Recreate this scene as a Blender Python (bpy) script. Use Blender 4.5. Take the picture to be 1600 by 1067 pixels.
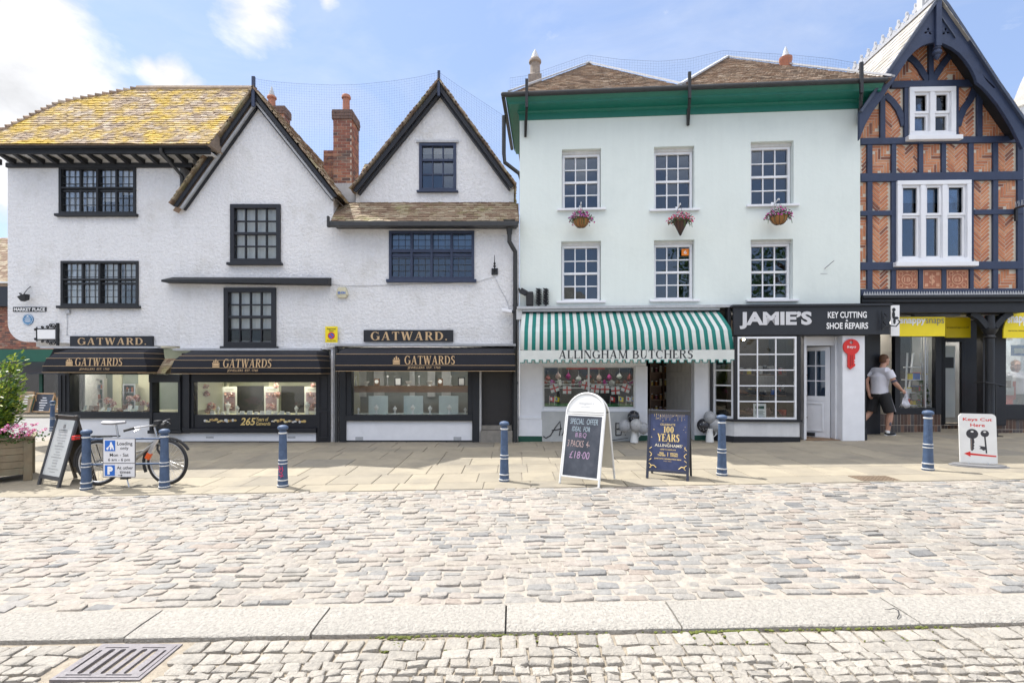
import bpy, bmesh, math, random
from mathutils import Vector, Matrix, Euler
from mathutils.geometry import tessellate_polygon
R = math.radians
random.seed(7)
for o in list(bpy.data.objects): bpy.data.objects.remove(o)
SC = bpy.context.scene
COL = SC.collection

# ------------------------------------------------------------------ camera
EYE, FPX, PCX, HOR = 1.6, 800.0, 800.0, 578.0     # eye height, focal length and horizon of the 1600 px photograph
cam_d = bpy.data.cameras.new("camera"); cam = bpy.data.objects.new("camera", cam_d); COL.objects.link(cam)
cam.location = (0, 0, EYE); cam.rotation_euler = (R(90), 0, 0)
cam_d.lens = 18; cam_d.sensor_width = 36; cam_d.sensor_fit = 'HORIZONTAL'
cam_d.shift_y = (HOR - 533.5) / 1600
cam_d.clip_start = .05; cam_d.clip_end = 3000
SC.camera = cam

# ------------------------------------------------------------------ light
SUN_EL, SUN_AZ = R(58), R(-56)                   # azimuth clockwise from +Y
SC.view_settings.view_transform = 'Standard'; SC.view_settings.look = 'None'
SC.view_settings.exposure = 1.27; SC.view_settings.gamma = 1; SC.view_settings.use_curve_mapping = False
sun_d = bpy.data.lights.new("sun", 'SUN'); sun_d.energy = 2.9; sun_d.angle = R(.5); sun_d.color = (1, .965, .905)
sun = bpy.data.objects.new("sun", sun_d); COL.objects.link(sun)
sdir = Vector((math.sin(SUN_AZ)*math.cos(SUN_EL), math.cos(SUN_AZ)*math.cos(SUN_EL), math.sin(SUN_EL)))
sun.rotation_euler = sdir.to_track_quat('Z', 'Y').to_euler()
sun.location = sdir*60
W = bpy.data.worlds.new("World"); SC.world = W; W.use_nodes = True
def build_world():
    nt = W.node_tree; N = nt.nodes; L = nt.links; N.clear()
    out = N.new('ShaderNodeOutputWorld'); bg = N.new('ShaderNodeBackground'); bg.inputs[1].default_value = .15
    sky = N.new('ShaderNodeTexSky'); sky.sky_type = 'NISHITA'; sky.sun_disc = False
    sky.sun_elevation = SUN_EL; sky.sun_rotation = SUN_AZ; sky.air_density = 1.0; sky.dust_density = .6; sky.ozone_density = 1.3
    tc = N.new('ShaderNodeTexCoord')
    def math_(op, a, b=None, c=None):
        n = N.new('ShaderNodeMath'); n.operation = op
        for i, x in enumerate((a, b, c)):
            if x is None: continue
            if isinstance(x, (int, float)): n.inputs[i].default_value = x
            else: L.new(x, n.inputs[i])
        return n.outputs[0]
    def noise(scale, det, rough, sz=1.0, dist=.0):
        mp = N.new('ShaderNodeMapping'); mp.inputs['Scale'].default_value = (1, 1, sz); L.new(tc.outputs['Generated'], mp.inputs[0])
        n = N.new('ShaderNodeTexNoise'); n.inputs['Scale'].default_value = scale; n.inputs['Detail'].default_value = det
        n.inputs['Roughness'].default_value = rough; n.inputs['Distortion'].default_value = dist; L.new(mp.outputs[0], n.inputs[0]); return n.outputs[0]
    n1 = noise(7.5, 9, .6, 1.7, .25); n2 = noise(2.6, 7, .6, 2.4, .8); n3 = noise(2.1, 6, .55, 2.0, .3)
    total = None
    def blob(px, py, rad, gain):
        d = Vector(((px-PCX)/FPX, 1, (HOR-py)/FPX)).normalized()
        vm = N.new('ShaderNodeVectorMath'); vm.operation = 'DISTANCE'; L.new(tc.outputs['Generated'], vm.inputs[0]); vm.inputs[1].default_value = d
        return math_('MULTIPLY', math_('SUBTRACT', 1.0, math_('MINIMUM', math_('DIVIDE', vm.outputs['Value'], rad), 1.0)), gain)
    for b in ((-20, 90, .17, 1.5), (70, 170, .15, 1.5), (10, 225, .16, 1.5), (60, 25, .09, 1.2), (265, 122, .05, 1.25), (300, 140, .035, 1.1), (235, 108, .03, 1.1), (400, 20, .085, .95),
              (10, 560, .2, 1.3), (510, 0, .025, .9), (1040, 20, .02, .3)):
        x = blob(*b); total = x if total is None else math_('MAXIMUM', total, x)
    # cumulus: blobs eaten into by noise;  an unseen bright cloud field added behind the photographer as fill light; plus thin cirrus veils
    cum = math_('SUBTRACT', math_('ADD', total, math_('MULTIPLY', math_('SUBTRACT', n1, .5), 1.9)), .42)
    cum = math_('MINIMUM', math_('MAXIMUM', math_('MULTIPLY', math_('ADD', cum, .14), 1.7), 0), 1)
    sep = N.new('ShaderNodeSeparateXYZ'); L.new(tc.outputs['Generated'], sep.inputs[0])
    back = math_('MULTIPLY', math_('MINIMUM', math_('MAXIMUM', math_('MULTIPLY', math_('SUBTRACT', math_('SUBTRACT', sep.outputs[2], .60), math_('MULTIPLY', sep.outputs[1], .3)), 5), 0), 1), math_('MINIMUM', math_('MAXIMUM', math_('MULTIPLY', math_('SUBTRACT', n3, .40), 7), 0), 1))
    veil = math_('MULTIPLY', math_('MINIMUM', math_('MAXIMUM', math_('MULTIPLY', math_('SUBTRACT', n2, .41), 2.0), 0), 1), .5)
    fac = math_('MAXIMUM', cum, veil)
    shade = N.new('ShaderNodeMapRange'); L.new(n1, shade.inputs[0]); shade.inputs[1].default_value = .3; shade.inputs[2].default_value = .62; shade.inputs[3].default_value = 2.2; shade.inputs[4].default_value = 3.1
    cc = N.new('ShaderNodeCombineColor')
    L.new(shade.outputs[0], cc.inputs[0]); L.new(math_('MULTIPLY', shade.outputs[0], 1.01), cc.inputs[1]); L.new(math_('MULTIPLY', shade.outputs[0], 1.04), cc.inputs[2])
    mix = N.new('ShaderNodeMix'); mix.data_type = 'RGBA'
    hz = N.new('ShaderNodeMix'); hz.data_type = 'RGBA'; hz.inputs['Factor'].default_value = .72   # bright milky summer air
    L.new(sky.outputs[0], hz.inputs['A']); hz.inputs['B'].default_value = (.98, 1.30, 2.12, 1)
    L.new(fac, mix.inputs['Factor']); L.new(hz.outputs['Result'], mix.inputs['A']); L.new(cc.outputs[0], mix.inputs['B'])
    mb_ = N.new('ShaderNodeMix'); mb_.data_type = 'RGBA'; L.new(back, mb_.inputs['Factor']); L.new(mix.outputs['Result'], mb_.inputs['A']); mb_.inputs['B'].default_value = (9.2, 8.9, 8.6, 1)   # extra-bright unseen clouds, added to fill the shaded house fronts
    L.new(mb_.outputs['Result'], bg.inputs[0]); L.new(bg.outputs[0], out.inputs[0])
build_world()
SC.cycles.max_bounces = 8; SC.cycles.transparent_max_bounces = 12; SC.cycles.caustics_reflective = False; SC.cycles.caustics_refractive = False

# ------------------------------------------------------------------ materials
MATS = {}
def M(name, col, rough=.6, var=.15, vscale=6., bump=0., bscale=60., island=0., metal=0., spec=.5, col2=None, c2scale=3., c2thr=.55, c2soft=.12, islcol=None, streak=0., bdet=4, coat=0., trans=0.):
    """procedural paint / stone / wood: base colour with noise, per-piece tone, patches of a second colour and bump"""
    if name in MATS: return MATS[name]
    m = bpy.data.materials.new(name); m.use_nodes = True; nt = m.node_tree; N = nt.nodes; L = nt.links
    b = N['Principled BSDF']; b.inputs['Roughness'].default_value = rough; b.inputs['Metallic'].default_value = metal
    b.inputs['Specular IOR Level'].default_value = spec
    if coat: b.inputs['Coat Weight'].default_value = coat; b.inputs['Coat Roughness'].default_value = .12
    tc = N.new('ShaderNodeTexCoord')
    def noise(sc, det=5, ro=.6, strech=None):
        n = N.new('ShaderNodeTexNoise'); n.inputs['Scale'].default_value = sc; n.inputs['Detail'].default_value = det; n.inputs['Roughness'].default_value = ro
        if strech:
            mp = N.new('ShaderNodeMapping'); mp.inputs['Scale'].default_value = strech; L.new(tc.outputs['Object'], mp.inputs[0]); L.new(mp.outputs[0], n.inputs[0])
        else: L.new(tc.outputs['Object'], n.inputs[0])
        return n.outputs[0]
    def rgb(c): return (c[0], c[1], c[2], 1)
    cur = None
    if islcol:                       # palette picked per mesh island
        g = N.new('ShaderNodeNewGeometry'); cr = N.new('ShaderNodeValToRGB'); cr.color_ramp.interpolation = 'CONSTANT'
        els = cr.color_ramp.elements
        while len(els) < len(islcol): els.new(.5)
        for i, (p, c) in enumerate(islcol): els[i].position = p; els[i].color = rgb(c)
        L.new(g.outputs['Random Per Island'], cr.inputs[0]); cur = cr.outputs[0]
    else:
        r = N.new('ShaderNodeRGB'); r.outputs[0].default_value = rgb(col); cur = r.outputs[0]
    if col2 is not None:
        mr = N.new('ShaderNodeMapRange'); L.new(noise(c2scale, 8, .65), mr.inputs[0]); mr.inputs[1].default_value = c2thr-c2soft; mr.inputs[2].default_value = c2thr+c2soft
        mx = N.new('ShaderNodeMix'); mx.data_type = 'RGBA'; L.new(mr.outputs[0], mx.inputs['Factor']); L.new(cur, mx.inputs['A']); mx.inputs['B'].default_value = rgb(col2); cur = mx.outputs['Result']
    def mult(cur, fac_out, lo, hi):
        mr = N.new('ShaderNodeMapRange'); L.new(fac_out, mr.inputs[0]); mr.inputs[1].default_value = .25; mr.inputs[2].default_value = .75; mr.inputs[3].default_value = lo; mr.inputs[4].default_value = hi
        mx = N.new('ShaderNodeMix'); mx.data_type = 'RGBA'; mx.blend_type = 'MULTIPLY'; mx.inputs['Factor'].default_value = 1
        L.new(cur, mx.inputs['A']); L.new(mr.outputs[0], mx.inputs['B']); return mx.outputs['Result']
    if var: cur = mult(cur, noise(vscale, 6, .62), 1-var, 1+var*.6)
    if streak: cur = mult(cur, noise(4, 5, .6, (2.2, 2.2, .22)), 1-streak, 1+streak*.3)
    if island:
        g = N.new('ShaderNodeNewGeometry'); mr = N.new('ShaderNodeMapRange'); L.new(g.outputs['Random Per Island'], mr.inputs[0]); mr.inputs[3].default_value = 1-island; mr.inputs[4].default_value = 1+island*.7
        mx = N.new('ShaderNodeMix'); mx.data_type = 'RGBA'; mx.blend_type = 'MULTIPLY'; mx.inputs['Factor'].default_value = 1; L.new(cur, mx.inputs['A']); L.new(mr.outputs[0], mx.inputs['B']); cur = mx.outputs['Result']
    L.new(cur, b.inputs['Base Color'])
    if bump:
        bp = N.new('ShaderNodeBump'); bp.inputs['Strength'].default_value = min(1, bump); bp.inputs['Distance'].default_value = .02*max(1, bump); L.new(noise(bscale, bdet, .6), bp.inputs['Height']); L.new(bp.outputs[0], b.inputs['Normal'])
    if trans:
        tr = N.new('ShaderNodeBsdfTranslucent'); L.new(cur, tr.inputs[0]); ms = N.new('ShaderNodeMixShader'); ms.inputs[0].default_value = trans
        L.new(b.outputs[0], ms.inputs[1]); L.new(tr.outputs[0], ms.inputs[2]); L.new(ms.outputs[0], N['Material Output'].inputs[0])
    MATS[name] = m; return m
def glass(name, tint=(1, 1, 1), refl=1.0, base=.05):
    if name in MATS: return MATS[name]
    m = bpy.data.materials.new(name); m.use_nodes = True; nt = m.node_tree; N = nt.nodes; L = nt.links; N.remove(N['Principled BSDF'])
    t = N.new('ShaderNodeBsdfTransparent'); t.inputs[0].default_value = (*tint, 1); g = N.new('ShaderNodeBsdfGlossy'); g.inputs['Roughness'].default_value = .01
    lw = N.new('ShaderNodeFresnel'); lw.inputs[0].default_value = 1.5; ad = N.new('ShaderNodeMath'); ad.operation = 'MULTIPLY_ADD'; L.new(lw.outputs[0], ad.inputs[0]); ad.inputs[1].default_value = refl; ad.inputs[2].default_value = base
    tc = N.new('ShaderNodeTexCoord'); nz = N.new('ShaderNodeTexNoise'); nz.inputs['Scale'].default_value = 2.2; L.new(tc.outputs['Object'], nz.inputs[0])
    bp = N.new('ShaderNodeBump'); bp.inputs['Strength'].default_value = .12; bp.inputs['Distance'].default_value = .02; L.new(nz.outputs[0], bp.inputs['Height']); L.new(bp.outputs[0], g.inputs['Normal'])
    ms = N.new('ShaderNodeMixShader'); L.new(ad.outputs[0], ms.inputs[0]); L.new(t.outputs[0], ms.inputs[1]); L.new(g.outputs[0], ms.inputs[2]); L.new(ms.outputs[0], N['Material Output'].inputs[0])
    MATS[name] = m; return m
def emit(name, col, s):
    m = bpy.data.materials.new(name); m.use_nodes = True; N = m.node_tree.nodes; b = N['Principled BSDF']
    b.inputs['Base Color'].default_value = (*col, 1); b.inputs['Emission Color'].default_value = (*col, 1); b.inputs['Emission Strength'].default_value = s; return m

# ------------------------------------------------------------------ mesh builder
class MB:
    def __init__(s): s.v = []; s.f = []; s.m = []; s.cm = 0; s.X = None
    def V(s, p):
        p = Vector(p)
        if s.X is not None: p = s.X @ p
        s.v.append(p); return len(s.v)-1
    def F(s, idx): s.f.append(tuple(idx)); s.m.append(s.cm)
    def quad(s, a, b, c, d): s.F([s.V(a), s.V(b), s.V(c), s.V(d)]); return s
    def poly(s, pts): s.F([s.V(p) for p in pts]); return s
    def hexa(s, p):
        i = [s.V(q) for q in p]
        for a in ((0, 1, 2, 3), (7, 6, 5, 4), (0, 4, 5, 1), (1, 5, 6, 2), (2, 6, 7, 3), (3, 7, 4, 0)): s.F([i[k] for k in a])
        return s
    def box(s, x0, x1, y0, y1, z0, z1):
        return s.hexa(((x0, y0, z0), (x1, y0, z0), (x1, y1, z0), (x0, y1, z0), (x0, y0, z1), (x1, y0, z1), (x1, y1, z1), (x0, y1, z1)))
    def prism(s, outer, y0, y1, holes=(), ax='xz'):
        """outline(s) in the x-z plane given thickness from y0 to y1 (ax='xy': outline in x-y, thickness in z; 'yz': thickness in x)"""
        def P(a, b, c): return {'xz': (a, c, b), 'xy': (a, b, c), 'yz': (c, a, b)}[ax]
        loops = [list(outer)]+[list(h) for h in holes]
        tri = tessellate_polygon([[Vector((a, b, 0)) for a, b in l] for l in loops])
        flat = [q for l in loops for q in l]
        A = [s.V(P(a, b, y0)) for a, b in flat]; B = [s.V(P(a, b, y1)) for a, b in flat]
        for t in tri: s.F([A[k] for k in t]); s.F([B[k] for k in reversed(t)])
        o = 0
        for l in loops:
            n = len(l)
            for k in range(n):
                a, b = o+k, o+(k+1) % n; s.F((A[a], A[b], B[b], B[a]))
            o += n
        return s
    def tube(s, pts, r, n=8, caps=True, closed=False):
        pts = [Vector(p) for p in pts]; N_ = len(pts); rs = r if isinstance(r, (list, tuple)) else [r]*N_
        rings = []; up = None
        for k in range(N_):
            if closed: t = (pts[(k+1) % N_]-pts[k-1])
            else: t = (pts[min(k+1, N_-1)]-pts[max(k-1, 0)])
            t.normalize()
            if up is None: up = Vector((0, 0, 1)) if abs(t.z) < .9 else Vector((1, 0, 0))
            a = t.cross(up)
            if a.length < 1e-4: a = t.orthogonal()
            a.normalize(); b = a.cross(t).normalized(); up = b
            rings.append([s.V(pts[k]+rs[k]*(a*math.cos(2*math.pi*j/n)+b*math.sin(2*math.pi*j/n))) for j in range(n)])
        for k in range(N_ if closed else N_-1):
            A, B = rings[k], rings[(k+1) % N_]
            for j in range(n): s.F((A[j], A[(j+1) % n], B[(j+1) % n], B[j]))
        if caps and not closed: s.F(rings[0][::-1]); s.F(rings[-1])
        return s
    def lathe(s, prof, n=20, c=(0, 0, 0), caps=True):
        rings = [[s.V((c[0]+r*math.cos(2*math.pi*j/n), c[1]+r*math.sin(2*math.pi*j/n), c[2]+z)) for j in range(n)] for r, z in prof]
        for A, B in zip(rings, rings[1:]):
            for j in range(n): s.F((A[j], A[(j+1) % n], B[(j+1) % n], B[j]))
        if caps: s.F(rings[0][::-1]); s.F(rings[-1])
        return s
    def ell(s, c, r, n=14, m=8):
        prof = [(max(1e-4, math.cos(t)), math.sin(t)) for t in [(-.5+k/m)*math.pi for k in range(m+1)]]
        rings = [[s.V((c[0]+r[0]*q*math.cos(2*math.pi*j/n), c[1]+r[1]*q*math.sin(2*math.pi*j/n), c[2]+r[2]*z)) for j in range(n)] for q, z in prof]
        for A, B in zip(rings, rings[1:]):
            for j in range(n): s.F((A[j], A[(j+1) % n], B[(j+1) % n], B[j]))
        s.F(rings[0][::-1]); s.F(rings[-1]); return s
    def bar(s, p0, p1, w, h=None, up=(0, 0, 1)):
        """rectangular bar from p0 to p1, w across, h along 'up'"""
        h = h or w; p0, p1 = Vector(p0), Vector(p1); t = (p1-p0).normalized(); a = t.cross(Vector(up))
        if a.length < 1e-4: a = t.orthogonal()
        a.normalize(); b = a.cross(t); a *= w/2; b *= h/2
        return s.hexa([p0-a-b, p0+a-b, p0+a+b, p0-a+b, p1-a-b, p1+a-b, p1+a+b, p1-a+b])
    def frame(s, x0, x1, z0, z1, w, y0, y1):
        """four butted members round a rectangle"""
        s.box(x0, x1, y0, y1, z1-w, z1); s.box(x0, x1, y0, y1, z0, z0+w)
        s.box(x0, x0+w, y0, y1, z0+w, z1-w); s.box(x1-w, x1, y0, y1, z0+w, z1-w); return s
    def build(s, name, mats, parent=None, off=(0, 0, 0), smooth=None, bevel=0, recalc=True, loc=None):
        me = bpy.data.meshes.new(name); off = Vector(off)
        me.from_pydata([tuple(p-off) for p in s.v], [], s.f)
        mats = mats if isinstance(mats, (list, tuple)) else [mats]
        for m in mats: me.materials.append(m)
        if len(mats) > 1: me.polygons.foreach_set('material_index', s.m)
        if recalc:
            bm = bmesh.new(); bm.from_mesh(me); bmesh.ops.recalc_face_normals(bm, faces=bm.faces); bm.to_mesh(me); bm.free()
        if smooth is not None:
            me.polygons.foreach_set('use_smooth', [True]*len(me.polygons)); me.set_sharp_from_angle(angle=R(smooth))
        me.update()
        o = bpy.data.objects.new(name, me); COL.objects.link(o)
        if parent is not None: o.parent = parent
        if loc is not None: o.location = loc
        if bevel:
            md = o.modifiers.new('bevel', 'BEVEL'); md.width = bevel; md.segments = 2; md.limit_method = 'ANGLE'; md.angle_limit = R(40)
        return o
def tag(o, label=None, cat=None, group=None, kind=None):
    if label: o['label'] = label
    if cat: o['category'] = cat
    if group: o['group'] = group
    if kind: o['kind'] = kind
    return o
def thing(name, label, cat, loc=(0, 0, 0), rz=0, group=None):
    o = bpy.data.objects.new(name, None); COL.objects.link(o); o.empty_display_size = .1
    o.location = loc; o.rotation_euler = (0, 0, rz); return tag(o, label, cat, group)
def copy_tree(o, parent=None):
    c = o.copy(); COL.objects.link(c); c.parent = parent
    for ch in o.children: copy_tree(ch, c)
    return c
def ray(px, py, Y):                      # world point seen at a photo pixel, at depth Y
    return Vector(((px-PCX)/FPX*Y, Y, EYE+(HOR-py)/FPX*Y))

# ground height: the square rises gently to the right; along the old shopfronts it is level
def sm(t): t = max(0, min(1, t)); return t*t*(3-2*t)
def G(x, y):
    xx = max(-9, min(13, x))
    return .018*xx*(1-sm((y-7)/4)) if xx < 0 else .018*xx
def gpx(px, py):                         # ground point seen at a photo pixel
    Y = 8.
    for _ in range(30): Y = max(.5, (EYE-G((px-PCX)/FPX*Y, Y))*FPX/(py-HOR))
    X = (px-PCX)/FPX*Y; return Vector((X, Y, G(X, Y)))

class Fac:
    """a facade plane: local x along it, local y into the building, z up"""
    def __init__(s, ox, oy, a=0.):
        s.o = Vector((ox, oy, 0)); s.a = a; s.u = Vector((math.cos(a), math.sin(a), 0)); s.n = Vector((-math.sin(a), math.cos(a), 0))
    def p(s, px, py, d=0.):
        D = Vector(((px-PCX)/FPX, 1, (HOR-py)/FPX)); C = Vector((0, 0, EYE))
        t = (-d-(C-s.o).dot(s.n))/D.dot(s.n); P = C+D*t
        return ((P-s.o).dot(s.u), P.z)
    def rect(s, px0, py0, px1, py1, d=0.):     # -> x0,x1,z0,z1
        a = s.p(px0, py0, d); b = s.p(px1, py1, d); c = s.p(px0, py1, d); e = s.p(px1, py0, d)
        return (a[0]+c[0])/2, (b[0]+e[0])/2, (b[1]+c[1])/2, (a[1]+e[1])/2
    def world(s, x, y, z): return s.o+s.u*x+s.n*y+Vector((0, 0, z))
    def thing(s, name, label, cat, x, y, z, group=None):
        t = thing(name, label, cat, s.world(x, y, z), s.a, group); return t, (x, y, z)
def rectl(x0, x1, z0, z1): return [(x0, z0), (x1, z0), (x1, z1), (x0, z1)]

# ------------------------------------------------------------------ lettering
def sans(text, x0, x1, z0, z1, y, bold=0., shear=0., depth=.004, mb=None, bez=None):
    """built-in sans lettering fitted to a box in the x-z plane, facing -y"""
    cu = bpy.data.curves.new('lettering', 'FONT'); cu.body = text; cu.size = 1; cu.offset = bold; cu.shear = shear; cu.align_x = 'CENTER'; cu.resolution_u = 3; cu.space_line = .95
    o = bpy.data.objects.new('lettering', cu); COL.objects.link(o); dg = bpy.context.evaluated_depsgraph_get(); dg.update()
    me = bpy.data.meshes.new_from_object(o.evaluated_get(dg)); bpy.data.objects.remove(o); bpy.data.curves.remove(cu)
    vs = [v.co.copy() for v in me.vertices]; fs = [tuple(p.vertices) for p in me.polygons]; bpy.data.meshes.remove(me)
    ax, bx = min(v.x for v in vs), max(v.x for v in vs); az, bz = min(v.y for v in vs), max(v.y for v in vs)
    mb = mb or MB(); base = len(mb.v)
    for v in vs: mb.V((x0+(v.x-ax)/(bx-ax)*(x1-x0), y-depth, z0+(v.y-az)/(bz-az)*(z1-z0)))
    for f in fs: mb.F([base+k for k in f])
    return mb
def serif(text, x0, x1, z0, z1, y, bold=1., shear=0., gap=.1, mb=None):
    """Roman capitals drawn from stems, bars, diagonals and bowls"""
    T, t, S, so = .17*bold, .06, .05, .07
    G_ = {}
    def ring(cx, cz, rx, rz, tx, tz, a0, a1, n=14):
        P = []
        for k in range(n+1):
            a = R(a0+(a1-a0)*k/n); P.append((cx+rx*math.cos(a), cz+rz*math.sin(a)))
        for k in range(n, -1, -1):
            a = R(a0+(a1-a0)*k/n); P.append((cx+(rx-tx)*math.cos(a), cz+(rz-tz)*math.sin(a)))
        return ('ring', P, n)
    def rc(a, b, c, d): return ('p', [(a, b), (c, b), (c, d), (a, d)])
    def dg(xb, xt, w, zb=0., zt=1.): return ('p', [(xb, zb), (xb+w, zb), (xt+w, zt), (xt, zt)])
    def stem(x, w=T, b=True, tp=True, z0=0., z1=1.):
        l = [rc(x, z0, x+w, z1)]
        if b: l.append(rc(x-so, z0, x+w+so, z0+S))
        if tp: l.append(rc(x-so, z1-S, x+w+so, z1))
        return l
    G_['I'] = (.33, stem(.08)); G_['L'] = (.72, stem(.08)+[rc(.08, 0, .7, t), rc(.65, 0, .7, .26)])
    G_['T'] = (.8, stem(.315, tp=False)+[rc(.02, 1-t, .78, 1), rc(.02, .76, .07, 1), rc(.73, .76, .78, 1)])
    G_['E'] = (.72, stem(.08)+[rc(.08, 0, .68, t), rc(.08, 1-t, .66, 1), rc(.08, .49, .5, .55), rc(.64, 0, .69, .26), rc(.62, .77, .67, 1), rc(.47, .4, .51, .64)])
    G_['H'] = (.95, stem(.08)+stem(.7)+[rc(.2, .48, .75, .54)])
    G_['N'] = (.95, stem(.1, t, tp=False)+stem(.8, t, b=False)+[dg(.69, .05, T+.04), rc(.0, 1-S, .2, 1)])
    G_['M'] = (1.15, stem(.1, t, tp=False)+stem(.88, T)+[dg(.5, .06, T), dg(.54, .86, t+.02), rc(.0, 1-S, .2, 1)])
    G_['A'] = (.98, [dg(.08, .44, t+.02), dg(.66, .4, T), rc(.25, .3, .75, .36), rc(0, 0, .24, S), rc(.58, 0, .95, S)])
    G_['W'] = (1.3, [dg(.3, .08, T), dg(.36, .6, t+.02), dg(.8, .55, T), dg(.88, 1.16, t+.02), rc(0, 1-S, .34, 1), rc(1.04, 1-S, 1.3, 1), rc(.48, 1-S, .8, 1)])
    G_['Y'] = (.9, [dg(.36, .08, T, .42, 1), dg(.42, .76, t+.02, .42, 1), rc(.36, 0, .36+T, .46), rc(.28, 0, .62, S), rc(0, 1-S, .34, 1), rc(.66, 1-S, .92, 1)])
    G_['V'] = (.92, [dg(.4, .08, T), dg(.44, .76, t+.02), rc(0, 1-S, .34, 1), rc(.66, 1-S, .92, 1)])
    G_['R'] = (.9, stem(.08)+[ring(.42, .745, .34, .255, T, t, -90, 90), rc(.2, 1-t, .43, 1), rc(.2, .49, .43, .55), dg(.66, .36, T, 0, .5), rc(.64, 0, .92, S)])
    G_['P'] = (.8, stem(.08)+[ring(.42, .745, .34, .255, T, t, -90, 90), rc(.2, 1-t, .43, 1), rc(.2, .49, .43, .55)])
    G_['B'] = (.84, stem(.08)+[ring(.4, .76, .32, .24, T, t, -90, 90), ring(.42, .28, .37, .28, T, t, -90, 90), rc(.2, 1-t, .41, 1), rc(.2, .5, .43, .56), rc(.2, 0, .43, t)])
    G_['D'] = (.95, stem(.08)+[ring(.4, .5, .5, .5, T, t, -90, 90, 20), rc(.2, 1-t, .41, 1), rc(.2, 0, .41, t)])
    G_['C'] = (.9, [ring(.5, .5, .48, .52, T, t, 48, 318, 24), rc(.8, .68, .85, .98)])
    G_['G'] = (1., [ring(.5, .5, .48, .52, T, t, 48, 318, 24), rc(.8, .7, .85, .98), rc(.74, .06, .74+T, .46), rc(.64, .42, 1., .46+.01)])
    G_['S'] = (.66, [ring(.32, .745, .28, .27, T, t+.01, 40, 255, 16), ring(.32, .27, .3, .29, T, t+.01, -145, 75, 16), dg(.36, .12, T+.02, .42, .6), rc(.53, .7, .57, .98), rc(.03, .03, .07, .3)])
    G_['U'] = (.92, stem(.1, T, b=False, z0=.3)+stem(.72, t, b=False, z0=.3)+[ring(.44, .32, .34, .34, T*.9, t, 180, 360, 18)])
    G_['.'] = (.25, [rc(.04, 0, .2, .16)]); G_[' '] = (.38, [])
    G_['1'] = (.5, stem(.18, T, tp=False)+[dg(.04, .22, .1, .8, 1)]); G_['0'] = (.72, [ring(.36, .5, .34, .52, T, t, 0, 360, 28)])
    w = sum(G_[c][0]+gap for c in text)-gap
    sx, sz = (x1-x0)/w, (z1-z0); mb = mb or MB(); cx = 0; k = 0
    def Q(a, b, yy): return (x0+(cx+a+shear*b)*sx, yy, z0+b*sz)
    for c in text:
        gw, ps = G_[c]
        for q in ps:
            yy = y-.0025-.0004*(k % 7); k += 1
            if q[0] == 'p': mb.poly([Q(a, b, yy) for a, b in q[1]])
            else:
                P, n = q[1], q[2]
                for i in range(n): mb.quad(*[Q(a, b, yy) for a, b in (P[i], P[i+1], P[2*n-i], P[2*n+1-i])])
        cx += gw+gap
    return mb
# ------------------------------------------------------------------ palette
m_render = M('white_roughcast', (.79, .79, .805), .85, .10, 16, 2.2, 17, streak=.05, bdet=7, col2=(.655, .645, .63), c2scale=1.1, c2thr=.62, c2soft=.1)
m_mint = M('mint_render', (.72, .78, .745), .75, .04, .9, .25, 9, streak=.03, col2=(.655, .715, .685), c2scale=.8, c2thr=.64)
m_whitepaint = M('white_paint', (.78, .79, .82), .5, .06, 5, .05, 40)
m_offwhite = M('old_white_paint', (.66, .66, .66), .6, .12, 4, .1, 50, streak=.12)
m_stall = M('grey_stallriser', (.46, .47, .46), .7, .12, 5, .2, 60)
m_black = M('black_paint', (.011, .012, .017), .45, .25, 9, .06, 60)
m_blackwood = M('black_timber', (.013, .015, .019), .6, .3, 7, .25, 45)
m_navy = M('navy_timber', (.028, .042, .088), .55, .22, 6, .2, 40)
m_green = M('green_paint', (.010, .155, .115), .4, .12, 5, .05, 40)
m_dkgreen = M('dark_green_paint', (.01, .075, .05), .4, .15, 5)
m_lead = M('lead', (.44, .45, .47), .55, .18, 8, .2, 30)
m_gutter = M('gutter_black', (.035, .036, .038), .5, .3, 10, .1, 30)
m_soot = M('sooty_brick', (.16, .10, .08), .9, .35, 8, .5, 40)
m_brick = M('brick', (.30, .115, .07), .85, .3, 10, .5, 50, col2=(.13, .085, .07), c2scale=3, c2thr=.6, islcol=[(0, (.30, .11, .07)), (.3, (.36, .15, .095)), (.5, (.22, .085, .06)), (.66, (.42, .21, .13)), (.8, (.13, .07, .06)), (.92, (.28, .17, .13))])
m_orangebrick = M('orange_brick', (.42, .15, .06), .8, .2, 12, .3, 60, islcol=[(0, (.52, .21, .105)), (.3, (.58, .27, .145)), (.5, (.44, .165, .085)), (.7, (.55, .225, .11)), (.86, (.22, .085, .055)), (.95, (.52, .25, .14))])
m_mortar = M('mortar', (.62, .56, .47), .9, .12, 12, .3, 80)
m_terra = M('terracotta', (.40, .16, .095), .7, .15, 8, .1, 40)
TILEPAL = [(0, (.31, .225, .165)), (.2, (.39, .28, .205)), (.4, (.25, .19, .145)), (.55, (.46, .36, .27)), (.72, (.35, .28, .225)), (.88, (.52, .43, .34))]
m_tile = M('clay_tile', (.25, .16, .11), .9, .25, 9, .5, 60, islcol=TILEPAL)
m_tilemoss = M('mossy_clay_tile', (.30, .19, .12), .9, .22, 9, .6, 60, islcol=[(0, (.36, .27, .19)), (.25, (.44, .34, .25)), (.5, (.28, .20, .14)), (.75, (.52, .43, .33))], col2=(.56, .385, .055), c2scale=2.1, c2thr=.515, c2soft=.09)
m_tilelichen = M('lichen_clay_tile', (.3, .24, .18), .9, .25, 9, .5, 60, islcol=[(0, (.27, .19, .13)), (.25, (.34, .26, .18)), (.5, (.23, .155, .105)), (.75, (.39, .32, .23))], col2=(.30, .28, .13), c2scale=2.2, c2thr=.62, c2soft=.1)
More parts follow.
